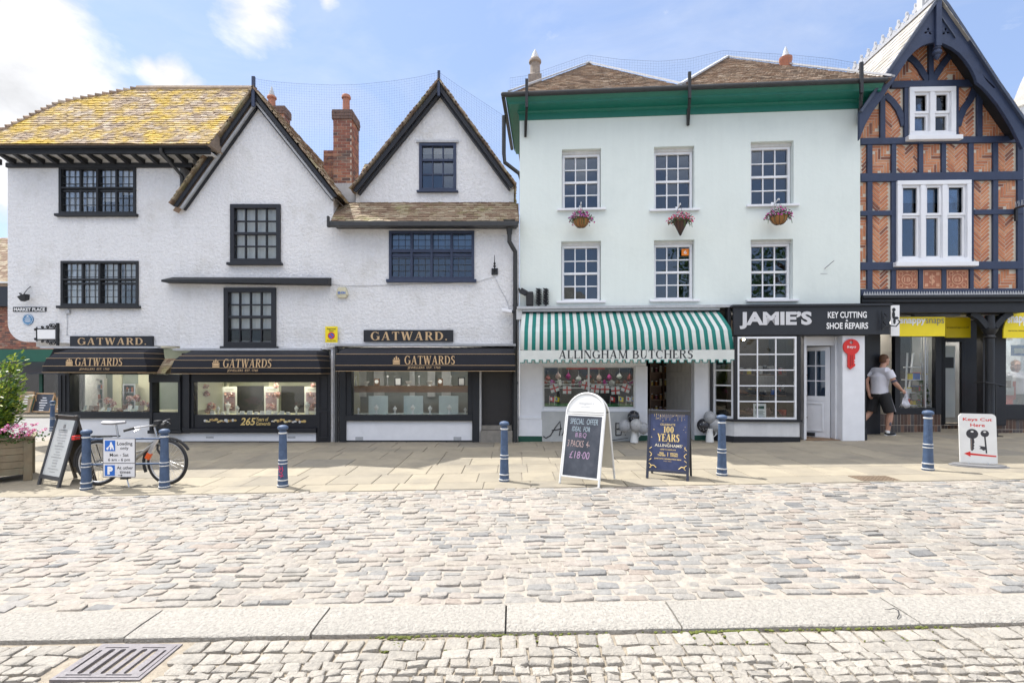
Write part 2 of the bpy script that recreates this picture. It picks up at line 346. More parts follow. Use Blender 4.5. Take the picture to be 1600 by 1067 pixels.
m_slate = M('slate', (.42, .40, .37), .75, .2, 5, .2, 30, island=.16, col2=(.33, .30, .25), c2scale=1.4)
m_navyfab = M('navy_fabric', (.009, .011, .019), .8, .2, 7, .25, 260)
m_gold = M('gold_lettering', (.58, .40, .22), .45, .05, 6)
m_goldbright = M('gold_print', (.78, .58, .22), .4, .05, 6)
m_stripeg = M('green_canvas', (.008, .20, .17), .7, .2, 4, .2, 14, trans=.12)
m_stripew = M('white_canvas', (.74, .77, .74), .75, .1, 4, .2, 14, trans=.2)
m_charcoal = M('charcoal_board', (.020, .022, .028), .4, .12, 3)
m_silver = M('silver_lettering', (.62, .62, .64), .4, .04, 5)
m_white = M('white_print', (.82, .82, .82), .5, 0)
m_ink = M('black_print', (.015, .016, .02), .5, 0)
m_red = M('red_print', (.62, .025, .02), .4, .05)
m_blue = M('blue_print', (.01, .13, .52), .4, 0)
m_yellow = M('yellow_print', (.86, .68, .01), .4, .04)
m_cream = M('cream_panel', (.66, .65, .50), .7, .08, 2)
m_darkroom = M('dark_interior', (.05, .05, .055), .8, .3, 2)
m_floorwood = M('wood_floor', (.22, .14, .08), .6, .3, 6)
m_iron = M('wrought_iron', (.014, .015, .018), .5, .2, 12)
m_bollard = M('bollard_paint', (.058, .098, .18), .55, .35, 14, .3, 60, col2=(.12, .155, .21), c2scale=7, c2thr=.64, c2soft=.06)
m_bollardw = M('bollard_white', (.66, .66, .64), .6, .25, 30, .2, 60)
m_wood = M('weathered_wood', (.30, .235, .15), .8, .25, 8, .3, 30, island=.25, streak=.2, col2=(.22, .22, .15), c2scale=4, c2thr=.6)
m_rubber = M('rubber', (.02, .02, .022), .7, .2, 20)
m_metal = M('brushed_metal', (.55, .55, .56), .3, .1, 20, metal=.9)
m_curtain = M('net_curtain', (.88, .88, .88), .9, .06, 12, .3, 30, trans=.12)
m_oldglass = glass('old_leaded_glass', (.975, .985, .98), .7, .07)
m_glass = glass('window_glass', (.97, .985, .978), .6, .01)
m_dkglass = glass('upper_window_glass', (.62, .74, .86), 1.25, .05)
m_board = M('chalkboard', (.045, .05, .062), .35, .3, 3, .05, 20, col2=(.085, .09, .105), c2scale=3.2, c2thr=.52)
m_granite = M('granite', (.375, .352, .315), .85, .3, 40, 1.3, 48, island=.07, col2=(.30, .28, .25), c2scale=45, c2thr=.6, c2soft=.05)
m_slab = M('york_slab', (.45, .40, .33), .85, .14, 2.5, .25, 45, islcol=[(0, (.285, .25, .19)), (.3, (.305, .268, .202)), (.55, (.262, .232, .18)), (.75, (.32, .28, .21)), (.9, (.235, .213, .174))], col2=(.20, .18, .148), c2scale=1.1, c2thr=.62, c2soft=.12)
m_settA = M('pale_sett', (.5, .46, .42), .8, .26, 22, .8, 55, col2=(.26, .24, .205), c2scale=.9, c2thr=.60, c2soft=.16, islcol=[(0, (0.343, 0.314, 0.278)), (.2, (0.319, 0.295, 0.268)), (.4, (0.351, 0.310, 0.268)), (.58, (0.295, 0.280, 0.261)), (.74, (0.335, 0.295, 0.261)), (.9, (0.263, 0.257, 0.245))])
m_settB = M('blue_grey_sett', (.4, .4, .4), .78, .26, 22, .8, 55, col2=(.235, .22, .195), c2scale=.9, c2thr=.60, c2soft=.16, islcol=[(0, (0.319, 0.287, 0.253)), (.2, (0.240, 0.237, 0.230)), (.36, (0.279, 0.268, 0.249)), (.52, (0.335, 0.295, 0.257)), (.66, (0.199, 0.199, 0.198)), (.76, (0.304, 0.257, 0.219)), (.86, (0.295, 0.276, 0.253)), (.96, (0.160, 0.161, 0.161))])
m_settC = M('granite_sett', (.375, .345, .30), .82, .26, 30, .9, 60, island=.13, col2=(.31, .29, .26), c2scale=9, c2thr=.58)
m_bed = M('sand_bed', (.365, .33, .285), .95, .28, 18, .8, 60)
m_bed2 = M('dark_bed', (.33, .285, .225), .95, .3, 20, .8, 60)
m_asphalt = M('asphalt', (.24, .235, .23), .9, .15, 3, .5, 120)
m_cast = M('cast_iron', (.19, .175, .185), .55, .25, 18, .3, 60)
m_void = M('drain_void', (.012, .011, .010), .9, 0)
m_moss = M('moss', (.13, .15, .03), .95, .35, 30, .8, 80)

# ------------------------------------------------------------------ ground
def sheet(name, mat, xs, ys, dz, kind='structure', fn=G):
    mb = MB(); idx = [[mb.V((x, y, fn(x, y)+dz)) for x in xs] for y in ys]
    for a, b in zip(idx, idx[1:]):
        for k in range(len(xs)-1): mb.F((a[k], a[k+1], b[k+1], b[k]))
    return tag(mb.build(name, mat, smooth=60), kind=kind)
def rng(a, b, n): return [a+(b-a)*k/n for k in range(n+1)]
sheet('ground', m_asphalt, [-900, -300, -100, -40]+rng(-24, 24, 48)+[40, 100, 300, 900], [-900, -300, -100, -40, -15]+rng(-4, 30, 34)+[45, 100, 300, 900], -.055)
sheet('sand_bed', m_bed, rng(-13, 13, 52), rng(3.5, 6.93, 12), -.0085)
sheet('joint_bed', m_bed2, rng(-13, 13, 52), rng(-3, 3.16, 12), -.031)
def sett(mb, x0, x1, y0, y1, dz, rnd=.22, jit=.012, top=.012, depth=.05, tilt=.006):
    cx, cy, hx, hy = (x0+x1)/2, (y0+y1)/2, (x1-x0)/2, (y1-y0)/2
    c = min(hx, hy)*rnd*2; rings = []
    tx, ty = random.uniform(-tilt, tilt)/hx, random.uniform(-tilt, tilt)/hy
    base = [(-hx, -hy+c), (-hx+c, -hy), (hx-c, -hy), (hx, -hy+c), (hx, hy-c), (hx-c, hy), (-hx+c, hy), (-hx, hy-c)]
    base = [(a+random.uniform(-jit, jit), b+random.uniform(-jit, jit)) for a, b in base]
    for s_, z in ((1., -depth), (1., -top*1.3), (.90, -top*.3), (.66, 0.)):
        rings.append([mb.V((cx+a*s_, cy+b*s_, G(cx+a*s_, cy+b*s_)+dz+z+tx*a+ty*b)) for a, b in base])
    for A, B in zip(rings, rings[1:]):
        for k in range(8): mb.F((A[k], A[(k+1) % 8], B[(k+1) % 8], B[k]))
    mb.F(rings[-1])
# main roadway: long worn setts in courses parallel to the shopfronts
mb = MB(); y = 3.545
while y < 6.88:
    w = random.uniform(.086, .118); x = -y*1.12-1.2-random.random()*.3
    while x < y*1.12+1.2:
        l = random.uniform(.12, .25); wob = .022*math.sin(x*1.7+y*3)+.012*math.sin(x*4.1)
        pb = .16+.6*sm((x+1.2)/4.5); mb.cm = 1 if random.random() < pb else 0
        worn = random.random()
        sett(mb, x+.008, x+l-.008, y+wob+.007, min(y+w-.007, 6.9)+wob, random.uniform(-.005, .005) if worn < .78 else random.choice((-.008, .009)), rnd=.14, jit=.009, top=.0045, tilt=.006)
        x += l
    y += w
tag(mb.build('cobbled_road', [m_settA, m_settB], smooth=50), kind='structure')
# granite channel kerb
mb = MB(); x = -5.
while x < 5.2:
    l = random.uniform(.9, 1.5)
    def gp(a, b, z): return (a, b, G(a, b)+z)
    x1 = x+l-.012; r1, r2 = random.uniform(-.006, .006), random.uniform(-.006, .006)
    n = 6; xs = rng(x, x1, n)
    prof = [(3.145+r1, -.1), (3.145+r1, -.006), (3.158+r1, .003), (3.3, .006), (3.5+r2, .003), (3.512+r2, -.004), (3.512+r2, -.1)]
    idx = [[mb.V(gp(a, b+random.uniform(-.004, .004), z+random.uniform(-.002, .002))) for b, z in prof] for a in xs]
    for A, B in zip(idx, idx[1:]):
        for k in range(len(prof)-1): mb.F((A[k], A[k+1], B[k+1], B[k]))
    mb.F(idx[0]); mb.F(idx[-1][::-1]); x += l
tag(mb.build('granite_kerb', m_granite, smooth=35), kind='structure')
# foreground gutter of split granite setts (a hole is left for the drain grate)
GRATE = (-2.46, -2.02, 2.767, 3.085)
mb = MB(); y = 3.115; row = 0
while y > 1.9:
    w = (.135, .105, .085)[row] if row < 3 else random.uniform(.062, .078); x = -4.-random.random()*.1
    while x < 4.2:
        l = random.uniform(.09, .135) if row != 1 else random.uniform(.13, .2)
        if row > 2: l = random.uniform(.075, .12)
        wob = .01*math.sin(x*2.3+row)
        gx0, gx1, gy0, gy1 = GRATE
        if not (x+l > gx0-.035 and x < gx1+.035 and y > gy0-.02 and y-w < gy1+.05):
            sett(mb, x+.006, x+l-.006, y-w+.007+wob, y-.006+wob, random.uniform(-.016, -.008), rnd=.08, jit=.008, top=.0045, tilt=.005)
        x += l
    y -= w; row += 1
tag(mb.build('gutter_setts', m_settC, smooth=40), kind='structure')
# moss in the gutter joints
mb = MB()
for k in range(420):
    x = random.choice((random.gauss(-.15, .35), random.gauss(1.6, .3), random.gauss(2.2, .35), random.gauss(1.25, .15), random.gauss(-.72, .05)))
    y = 3.128-abs(random.gauss(0, .012)) if random.random() < .72 else 3.12-random.random()*.16
    r = random.uniform(.004, .011); z = G(x, y)-.014-(0 if y > 3.1 else .008)
    mb.ell((x, y, z), (r*1.3, r, r*.8), 6, 4)
tag(mb.build('moss', m_moss, smooth=80), 'green moss growing in the joint along the granite kerb', 'moss', kind='stuff')
# drain grate
gx0, gx1, gy0, gy1 = GRATE
t = thing('drain_grate', 'square slotted iron drain grate set in the foreground setts', 'drain', ((gx0+gx1)/2, (gy0+gy1)/2, G(-2.2, 2.9)-.021))
mb = MB(); hx, hy = (gx1-gx0)/2, (gy1-gy0)/2
slots = []
for k in range(7):
    xx = -hx+.03+k*(2*hx-.06)/6; sx = .0165
    pts = [(xx-sx, -hy+.045), (xx+sx, -hy+.045), (xx+sx+.0, hy-.055), (xx-sx, hy-.055)]
    if k == 6 or k == 0: pts = [(xx-sx*.5, -hy+.06), (xx+sx*.5, -hy+.06), (xx+sx*.5, hy-.06), (xx-sx*.5, hy-.06)]
    # rounded slot ends
    pp = []
    (xa, ya), (xb, _), (_, yb), _ = pts
    rr = (xb-xa)/2
    for q in range(7): a = math.pi+math.pi*q/6; pp.append((xx+rr*math.cos(a), ya+rr*math.sin(a)))
    for q in range(7): a = math.pi*q/6; pp.append((xx+rr*math.cos(a), yb+rr*math.sin(a)))
    slots.append(pp)
for xx in (-.12, .1):
    slots.append(rectl(xx-.07, xx+.07, -hy+.014, -hy+.024)); slots.append(rectl(xx-.07, xx+.07, hy-.03, hy-.02))
mb.prism(rectl(-hx, hx, -hy, hy), -.022, .004, slots, ax='xy'); mb.build('grating', m_cast, t)
mb = MB(); w = .022
for a in ((-hx-w, hx+w, -hy-w, -hy-.004), (-hx-w, hx+w, hy+.004, hy+w), (-hx-w, -hx-.004, -hy-.004, hy+.004), (hx+.004, hx+w, -hy-.004, hy+.004)): mb.box(a[0], a[1], a[2], a[3], -.03, .002)
mb.build('frame', m_cast, t)
mb = MB(); mb.box(-hx-w, hx+w, -hy-w, hy+w, -.034, -.0305); mb.build('pit', m_void, t)
# mortar haunch around the grate
# pavement of sandstone slabs
mb = MB(); y = 6.95; row = 0
def slab(x0, x1, y0, y1, h=.0):
    z = random.uniform(-.002, .002)+h; g = .005
    P = [(x0+g, y0+g), (x1-g, y0+g), (x1-g, y1-g), (x0+g, y1-g)]
    c = .006
    Q = [(x0+g+c, y0+g+c), (x1-g-c, y0+g+c), (x1-g-c, y1-g-c), (x0+g+c, y1-g-c)]
    R0 = [mb.V((a, b, G(a, b)+z-.06)) for a, b in P]; R1 = [mb.V((a, b, G(a, b)+z-.005)) for a, b in P]; R2 = [mb.V((a, b, G(a, b)+z)) for a, b in Q]
    for A, B in ((R0, R1), (R1, R2)):
        for k in range(4): mb.F((A[k], A[(k+1) % 4], B[(k+1) % 4], B[k]))
    mb.F(R2)
rows = [.42, .62, .70, .62, .74, .60, .66, .7, .6, .7, .7]
for w in rows:
    x = -11.4-random.random()*.5
    lim0 = -11.3 if y < 10.6 else -10.6
    while x < 13.2:
        l = random.choice((.48, .56, .6, .66, .75, .9)); a, b = max(x, lim0), x+l
        if b-a > .12: slab(a, b, y, y+w)
        x += l
    y += w
tag(mb.build('pavement', m_slab), kind='structure')
sheet('pavement_bed', m_bed, rng(-11.3, 13.2, 49), rng(6.93, 13.2, 14), -.016)
# far pavement across the side street
mb = MB(); mb.box(-40, -13, 17.6, 20.5, -.2, .02); tag(mb.build('side_pavement', m_slab), kind='structure')
# manhole cover
p0 = gpx(1367, 747)
t = thing('manhole_cover', 'worn square iron cover set in the pavement between the bollard and the key sign', 'manhole cover', p0)
mb = MB(); mb.box(-.27, .27, -.16, .16, -.02, .004)
for k in range(9):
    for j in range(5): mb.box(-.235+k*.054, -.205+k*.054, -.135+j*.057, -.1+j*.057, .004, .008)
mb.build('cover', M('rusty_iron', (.17, .125, .085), .8, .3, 20, .3, 60), t)
# twig on the kerb
q = gpx(1402, 968); mb = MB()
mb.tube([(0, 0, .004), (.035, .03, .012), (.06, .07, .02), (.05, .095, .022), (.02, .1, .012), (.005, .115, .006)], [.003, .0035, .003, .0025, .002, .0015], 6)
tag(mb.build('twig', m_iron, loc=q+Vector((0, 0, .006))), 'small dark bent twig lying on the granite kerb', 'twig')
q = gpx(890, 1015); mb = MB(); mb.tube([(-.03, .03, .006), (.0, .0, .014), (.035, -.035, .012)], [.002, .003, .002], 6)
tag(mb.build('twig', m_iron, loc=q+Vector((0, 0, -.01))), 'short straight dark twig lying on the foreground gutter setts', 'twig')
# ------------------------------------------------------------------ building helpers
def off3(b): return Vector(b)
def tiles(mb, O, u, s, poly, tw=.165, gauge=.1, lift=.022, th=.014, jit=.004, overlap=1.35, holes=None):
    """courses of overlapping tiles filling a convex polygon given in (along eave, up slope) metres"""
    O, u, s = Vector(O), Vector(u).normalized(), Vector(s).normalized(); n = u.cross(s).normalized()
    if n.z < 0: n = -n
    smin = min(q[1] for q in poly); smax = max(q[1] for q in poly)
    def span(h):
        xs = []
        for (a, b), (c, d) in zip(poly, poly[1:]+poly[:1]):
            if (b-h)*(d-h) <= 0 and abs(b-d) > 1e-9: xs.append(a+(h-b)/(d-b)*(c-a))
        return (min(xs), max(xs)) if len(xs) > 1 else None
    k = 0; h = smin
    while h < smax:
        sp = span(min(max(h+gauge*.5, smin+.001), smax-.001))
        if sp:
            a = sp[0]-((k % 2)*.5+random.random()*.08)*tw
            while a < sp[1]:
                x0, x1 = max(a+.003, sp[0]), min(a+tw-.003, sp[1])
                if x1-x0 > .03:
                    j = [random.uniform(-jit, jit) for _ in range(6)]; hb = min(h+gauge*overlap, smax+.01)
                    l0 = lift+j[0]; l1 = lift+j[1]; d0 = h+j[2]*2; d1 = h+j[3]*2
                    def P(x, y, z): return O+u*x+s*y+n*z
                    mb.hexa((P(x0, d0, l0-th), P(x1, d1, l1-th), P(x1, hb, .002), P(x0, hb, .002), P(x0, d0, l0), P(x1, d1, l1), P(x1, hb, .002+th*.6), P(x0, hb, .002+th*.6)))
                a += tw
        h += gauge; k += 1
def slope(pts3, O, u, s):
    O, u, s = Vector(O), Vector(u).normalized(), Vector(s).normalized()
    return [((Vector(p)-O).dot(u), (Vector(p)-O).dot(s)) for p in pts3]
def glazed(root, off, r, cols, rows, fmat, y, fw, bw, fd=.08, name='window', pane=m_dkglass, meet=None, sill=None, sillmat=None, curtain=None, lead=None, mull=(), trans=(), label=None, silloh=.05, sillp=.06):
    """window filling rect r: frame with glazing bars, a pane, a sill and (where seen) a curtain; y = front of the frame"""
    x0, x1, z0, z1 = r; mb = MB(); mb.frame(x0, x1, z0, z1, fw, y, y+fd)
    ix0, ix1, iz0, iz1 = x0+fw, x1-fw, z0+fw, z1-fw
    for k in range(1, cols):
        if k in mull: continue
        c = ix0+(ix1-ix0)*k/cols; mb.box(c-bw/2, c+bw/2, y+fd*.3, y+fd*.75, iz0, iz1)
    for k in range(1, rows):
        c = iz0+(iz1-iz0)*k/rows; w = bw/2*(1.9 if meet == k else 1); mb.box(ix0, ix1, y+fd*(.12 if meet == k else .33), y+fd*.72, c-w, c+w)
    for k in mull:
        c = ix0+(ix1-ix0)*k/cols; w = fw*.45; mb.box(c-w, c+w, y+.002, y+fd*.98, iz0, iz1)
    for (f, w) in trans:
        c = iz0+(iz1-iz0)*f; mb.box(ix0, ix1, y+.006, y+fd*.95, c-w/2, c+w/2)
    w_ = mb.build(name, fmat, root, off, bevel=.004)
    if label: w_['label'] = label
    if lead:
        mb = MB(); nx, nz = lead
        for k in range(1, nx): c = ix0+(ix1-ix0)*k/nx; mb.box(c-.0045, c+.0045, y+fd*.42, y+fd*.52, iz0, iz1)
        for k in range(1, nz): c = iz0+(iz1-iz0)*k/nz; mb.box(ix0, ix1, y+fd*.43, y+fd*.51, c-.006, c+.006)
        mb.build('lead_lattice', m_gutter, w_, off)
    mb = MB(); nc, nr = (lead if lead else (cols, rows)); dx_, dz_ = (ix1-ix0)/nc, (iz1-iz0)/nr; yy = y+fd*.57
    for i in range(nc):                     # every light is its own slightly tilted piece of old glass
        for j in range(nr):
            a, b = random.uniform(-.009, .009)*dx_, random.uniform(-.009, .009)*dz_; xa_, xb_, za_, zb_ = ix0+dx_*i, ix0+dx_*(i+1), iz0+dz_*j, iz0+dz_*(j+1)
            c4 = [(xa_, yy-a-b, za_), (xb_, yy+a-b, za_), (xb_, yy+a+b, zb_), (xa_, yy-a+b, zb_)]; mb.hexa([Vector(p) for p in c4]+[Vector(p)+Vector((0, .003, 0)) for p in c4])
    mb.build('pane', pane, w_, off)
    if sill is not None:
        mb = MB(); mb.box(x0-silloh, x1+silloh, y-sillp, y+.05, z0-sill, z0-.002); mb.build('sill', sillmat or fmat, w_, off, bevel=.006)
    if curtain:
        mb = MB()
        for (a, b, c0, c1) in curtain:
            n = max(6, int((b-a)*(x1-x0)/.03)); xs = [x0+(x1-x0)*(a+(b-a)*k/n) for k in range(n+1)]
            A = [mb.V((x, y+fd+.035+.018*math.sin(k*1.5+a*9), z0+(z1-z0)*c0)) for k, x in enumerate(xs)]
            B = [mb.V((x, y+fd+.035+.012*math.sin(k*1.5+a*9), z0+(z1-z0)*c1)) for k, x in enumerate(xs)]
            for k in range(n): mb.F((A[k], A[k+1], B[k+1], B[k]))
        mb.build('curtain', m_curtain, w_, off, smooth=60)
    return w_
def body(mb, x0, x1, z0, z1, depth, th=.25, front=.25):
    mb.box(x0, x0+th, front, depth, z0, z1); mb.box(x1-th, x1, front, depth, z0, z1); mb.box(x0+th, x1-th, depth-th, depth, z0, z1)
def awning(name, label, F, pxs, d, prof, group, ins=.0, lines=(), seed=0, y0=-.03):
    """dark canopy: prof = [(out, z, inset)] from wall to front edge (local metres)"""
    x0, x1 = pxs
    t, off = F.thing(name, label, 'awning', (x0+x1)/2, y0, prof[-1][1], group)
    mb = MB(); n = 10; rows = []
    for (o, z, i) in prof:
        rows.append([mb.V((x0+i+(x1-x0-2*i)*k/n, y0-o+.006*math.sin(k*2.1+seed), z+.004*math.sin(k*1.3+seed))) for k in range(n+1)])
    for A, B in zip(rows, rows[1:]):
        for k in range(n): mb.F((A[k], A[k+1], B[k+1], B[k]))
    for e, sgn in ((0, 0), (n, 1)):
        W_ = [mb.V((x1-i*.2 if sgn else x0+i*.2, y0, z)) for (o, z, i) in prof]
        for k in range(len(prof)-1): mb.F((rows[k][e], rows[k+1][e], W_[k+1], W_[k]))
    o_ = mb.build('canopy', m_navyfab, t, off, smooth=30, recalc=True)
    sd = o_.modifiers.new('thickness', 'SOLIDIFY'); sd.thickness = .004
    mb = MB()
    for k in lines:
        o, z, i = prof[k]
        mb.tube([(x0+i*.2-.004, y0, z+.003), (x0+i-.004, y0-o-.004, z+.003), (x1-i+.004, y0-o-.004, z+.003), (x1-i*.2+.004, y0, z+.003)], .0042, 6)
    mb.build('piping', m_gold, t, off)
    return t, off
def crest(mb, cx, z, h, y):
    """small ornamental crest: three turrets over a shield"""
    w = h*.85
    mb.box(cx-w*.5, cx+w*.5, y-.003, y, z, z+h*.16); mb.box(cx-w*.38, cx+w*.38, y-.003, y, z+h*.2, z+h*.52)
    for k in (-1, 0, 1): mb.box(cx+k*w*.27-w*.09, cx+k*w*.27+w*.09, y-.003, y, z+h*.56, z+h*(.98 if k == 0 else .8))
    mb.box(cx-w*.5, cx-w*.42, y-.003, y, z+h*.2, z+h*.6); mb.box(cx+w*.42, cx+w*.5, y-.003, y, z+h*.2, z+h*.6)

FW = Fac(0, 11.43)                     # the three white houses share this frontage line
S = 1/70.                              # metres per photo pixel on it
def fx(px): return (px-800)/70.
def fz(py): return EYE+(HOR-py)/70.
GRP_AWN = 'black jeweller awnings'

# ================================================================== corner house (mossy roof)
XA0, XA1 = fx(12), fx(281)
A, oA = FW.thing('corner_house', 'white rendered corner house with a yellow lichened tile roof and jettied upper floor', 'house', fx(150), 0, 0)
w1 = FW.rect(93, 261, 213, 335); w2 = FW.rect(96, 408, 217, 478)
mb = MB()
zt = fz(258); zb = fz(541)
arc = [(XA0+.42*(1-math.cos(a)), fz(534)+.42*(1-math.sin(a))) for a in [R(90*k/8) for k in range(9)]]     # rounded jetty corner
out = [(XA1, zb), (XA1, zt), (XA0, zt)]+arc
mb.prism(out, 0, .25, [rectl(*w1), rectl(*w2)])
mb.box(XA0, XA0+.25, .25, 4.5, fz(534)+.42, zt); mb.box(XA0+.25, XA1-.25, 4.25, 4.5, zb, zt); mb.box(XA1-.25, XA1, .25, 4.5, zb, zt)
mb.box(XA0+.4, XA1-.0, .25, 4.25, zb+.002, zb+.2)     # jetty floor
# ground floor walls
mb.box(fx(95), fx(95)+.25, .35, 4.5, -.3, zb); mb.box(fx(95)+.25, XA1, 4.25, 4.5, -.3, zb-.002)
mb.box(XA0+.25, XA1-.25, .25, 4.25, zt-.25, zt-.002); mb.box(XA0+.25, XA1-.25, .25, 4.25, fz(385), fz(375))
mb.build('wall', m_render, A, oA)
glazed(A, oA, w1, 4, 2, m_blackwood, -.03, .055, .045, fd=.12, mull=(2,), trans=((.56, .04),), lead=(12, 6), pane=m_oldglass, sill=.06, curtain=[(.02, .25, .0, 1), (.28, .48, .2, 1), (.52, .72, .3, 1), (.76, .98, .45, 1)])
glazed(A, oA, w2, 4, 2, m_blackwood, -.03, .055, .045, fd=.12, mull=(2,), trans=((.6, .04),), lead=(12, 6), pane=m_oldglass, sill=.06, curtain=[(.02, .25, 0, 1), (.27, .47, 0, 1), (.53, .72, .1, 1), (.75, .98, .55, 1)])
# eaves
YE = .45
ez = FW.p(0, 226, YE)[1]; ezb = FW.p(0, 240, YE)[1]
xe0 = FW.p(-6, 230, YE)[0]; xe1 = FW.p(327, 230, YE)[0]
mb = MB(); mb.box(xe0, xe1, -YE, -YE+.07, ezb, ez); mb.box(xe0, xe1, -YE-.09, -YE-.002, ez-.1, ez-.02)
mb.box(XA0, XA1+.3, -.06, -.002, fz(263), fz(256)); mb.build('eaves_board', m_blackwood, A, oA, bevel=.008)
mb = MB(); mb.box(xe0, xe1, -YE+.07, .24, ezb+.04, ezb+.06); mb.box(XA0, XA1+.3, -.03, -.001, fz(256), ezb+.04); mb.build('soffit', m_offwhite, A, oA)
mb = MB()
for k in range(15):
    x = fx(3+k*22.3); mb.hexa(((x-.04, -YE+.07, ezb-.0), (x+.04, -YE+.07, ezb-.0), (x+.04, -.03, ezb-.09), (x-.04, -.03, ezb-.09), (x-.04, -YE+.07, ezb+.038), (x+.04, -YE+.07, ezb+.038), (x+.04, -.03, ezb+.038), (x-.04, -.03, ezb+.038))); mb.build('eaves_bracket', m_blackwood, A, oA, bevel=.005); mb = MB()
# roof: front slope, hipped at the left
PIT = R(50); ye = -YE-.07; u = Vector((1, 0, 0)); s_ = Vector((0, math.cos(PIT), math.sin(PIT)))
def onslope(px, py):
    D = Vector(((px-PCX)/FPX, 1, (HOR-py)/FPX)); n = Vector((0, -math.sin(PIT), math.cos(PIT))); O = Vector((0, 11.43+ye, ez+.02)); C = Vector((0, 0, EYE))
    t = (O-C).dot(n)/D.dot(n); P = C+D*t; return Vector((P.x, P.y-11.43, P.z))
P_ = [onslope(*q) for q in ((-6, 226), (327, 226), (396, 140), (215, 140), (92, 163), (0, 207))]
Oa = P_[0]; pol = slope(P_, Oa, u, s_)
mb = MB(); tiles(mb, Oa, u, s_, pol, tw=.16, gauge=.092, lift=.032, th=.016, jit=.007)
n_ = Vector((0, -math.sin(PIT), math.cos(PIT)))
roofA = mb.build('roof', m_tilemoss, A, oA)
mb = MB(); rb_ = Vector((0, 3.2, 0))
ridL, ridR = P_[3], P_[2]
bk = lambda p: Vector((p.x, 2*ridL.y-p.y+.4, p.z))
F_ = [p-n_*.012 for p in P_]
mb.poly(F_); mb.poly([bk(P_[1]), bk(P_[0]), P_[3], P_[2]])
for a, b in zip(P_[3:5], P_[4:6]): mb.quad(a, b, bk(b), bk(a))
mb.quad(P_[5], P_[0], bk(P_[0]), bk(P_[5])); mb.poly([P_[1], P_[2], bk(P_[1])]); mb.poly([P_[0], P_[1], bk(P_[1]), bk(P_[0])])
mb.build('roof_deck', m_tile, roofA, oA, recalc=False)
mb = MB()
mb.tube([P_[3]+Vector((0, 0, .02)), P_[2]+Vector((0, 0, .02))], .07, 8)
for a, b in ((P_[4], P_[3]), (P_[5], P_[4])):
    L_ = (b-a).length; n = int(L_/.15)
    for k in range(n):
        p, q = a+(b-a)*(k/n), a+(b-a)*((k+1.12)/n); mb.tube([p+Vector((0, 0, .05)), q+Vector((0, 0, .0))], [.055, .04], 8)
mb.build('ridge_tile', m_tile, roofA, oA, smooth=40)
mb = MB(); a = Vector((fx(275), -YE-.05, ez-.06))
mb.tube([a, a+Vector((0, .02, -.12)), Vector((fx(279), -.22, ez-.34)), Vector((fx(288), -.06, ez-.55)), Vector((fx(288), -.06, ez-.85))], .035, 8); mb.build('downpipe', m_gutter, A, oA, smooth=50)
# shopfront
mb = MB()
sw = FW.rect(113, 585, 240, 643)
mb.box(fx(95), fx(113), -.08, .3, fz(653), fz(560)); mb.box(fx(113), fx(240), -.05, .12, fz(585), fz(545)+.0); mb.box(fx(98), fx(243), -.1, .1, fz(653), fz(643)-.002)
mb.box(fx(99.5), fx(101.5), -.1, -.081, fz(650), fz(586)); mb.box(fx(106), fx(108), -.1, -.081, fz(650), fz(586))
sfA = mb.build('shopfront', m_blackwood, A, oA, bevel=.008)
mb = MB(); mb.box(sw[0], sw[1], .05, .056, sw[2], sw[3]+.02); mb.build('pane', m_glass, sfA, oA)
mb = MB(); mb.box(fx(97), fx(288), -.04, .25, -.3, fz(653)-.0); mb.build('plinth', m_whitepaint, A, oA)
mb = MB(); mb.box(fx(70), fx(252), -.12, -.002, fz(544.5), fz(541.5)); mb.build('lead_flashing', m_lead, A, oA)
# entrance porch between the two shop windows
mb = MB()
mb.box(fx(240), fx(288), -.16, .1, fz(597), fz(585)); mb.box(fx(240), fx(244.5), -.14, .1, fz(674), fz(597)); mb.box(fx(284), fx(288), -.14, .1, fz(674), fz(597)); mb.box(fx(244.5), fx(284), -.12, .1, fz(671), fz(644)); mb.box(fx(238), fx(290), -.16, .1, fz(676), fz(671)-.002)
pc = mb.build('porch', m_blackwood, A, oA, bevel=.006)
mb = MB(); mb.box(fx(244.5), fx(284), 0, .006, fz(644), fz(597)); mb.build('pane', m_glass, pc, oA)
mb = MB(); O = Vector((fx(229), -.3, fz(584))); sl = Vector((0, .5, .55)).normalized(); tiles(mb, O, (1, 0, 0), sl, [(0, 0), (.66, 0), (.66, .44), (.38, .44)], tw=.1, gauge=.075, lift=.03, th=.02)
mb.prism([(fx(231), fz(584.5)), (fx(270), fz(584.5)), (fx(270), fz(563)), (fx(252), fz(563))], -.02, .0); mb.build('porch_roof', m_tilelichen, pc, oA)

# ================================================================== first gabled house
XB0, XB1 = fx(281), fx(521)
B, oB = FW.thing('gabled_house', 'white gabled house with black bargeboards, two small paned sash windows and a pentice board', 'house', fx(400), 0, 0)
b1 = FW.rect(361, 320, 439, 411); b2 = FW.rect(351, 450, 432, 541)
mb = MB(); zb = fz(546)
mb.prism([(XB0+.002, zb), (XB1, zb), (XB1, fz(303)), (fx(397), fz(153)), (XB0+.002, fz(314))], 0, .25, [rectl(*b1), rectl(*b2)])
mb.box(XB0+.002, XB0+.25, .25, 5, zb, fz(320)); mb.box(XB1-.25, XB1, .25, 5, -.3, fz(310)); mb.box(XB0+.25, XB1-.25, 4.75, 5, -.3, fz(320)); mb.box(XB0+.25, XB1-.25, .25, 4.75, zb+.002, zb+.2); mb.box(fx(517), XB1-.002, 0, .25, -.3, zb-.002)
mb.box(XB0+.25, XB1-.25, .25, 4.75, fz(316), fz(306)); mb.box(XB0+.25, XB1-.25, .25, 4.75, fz(445), fz(435))
mb.build('wall', m_render, B, oB)
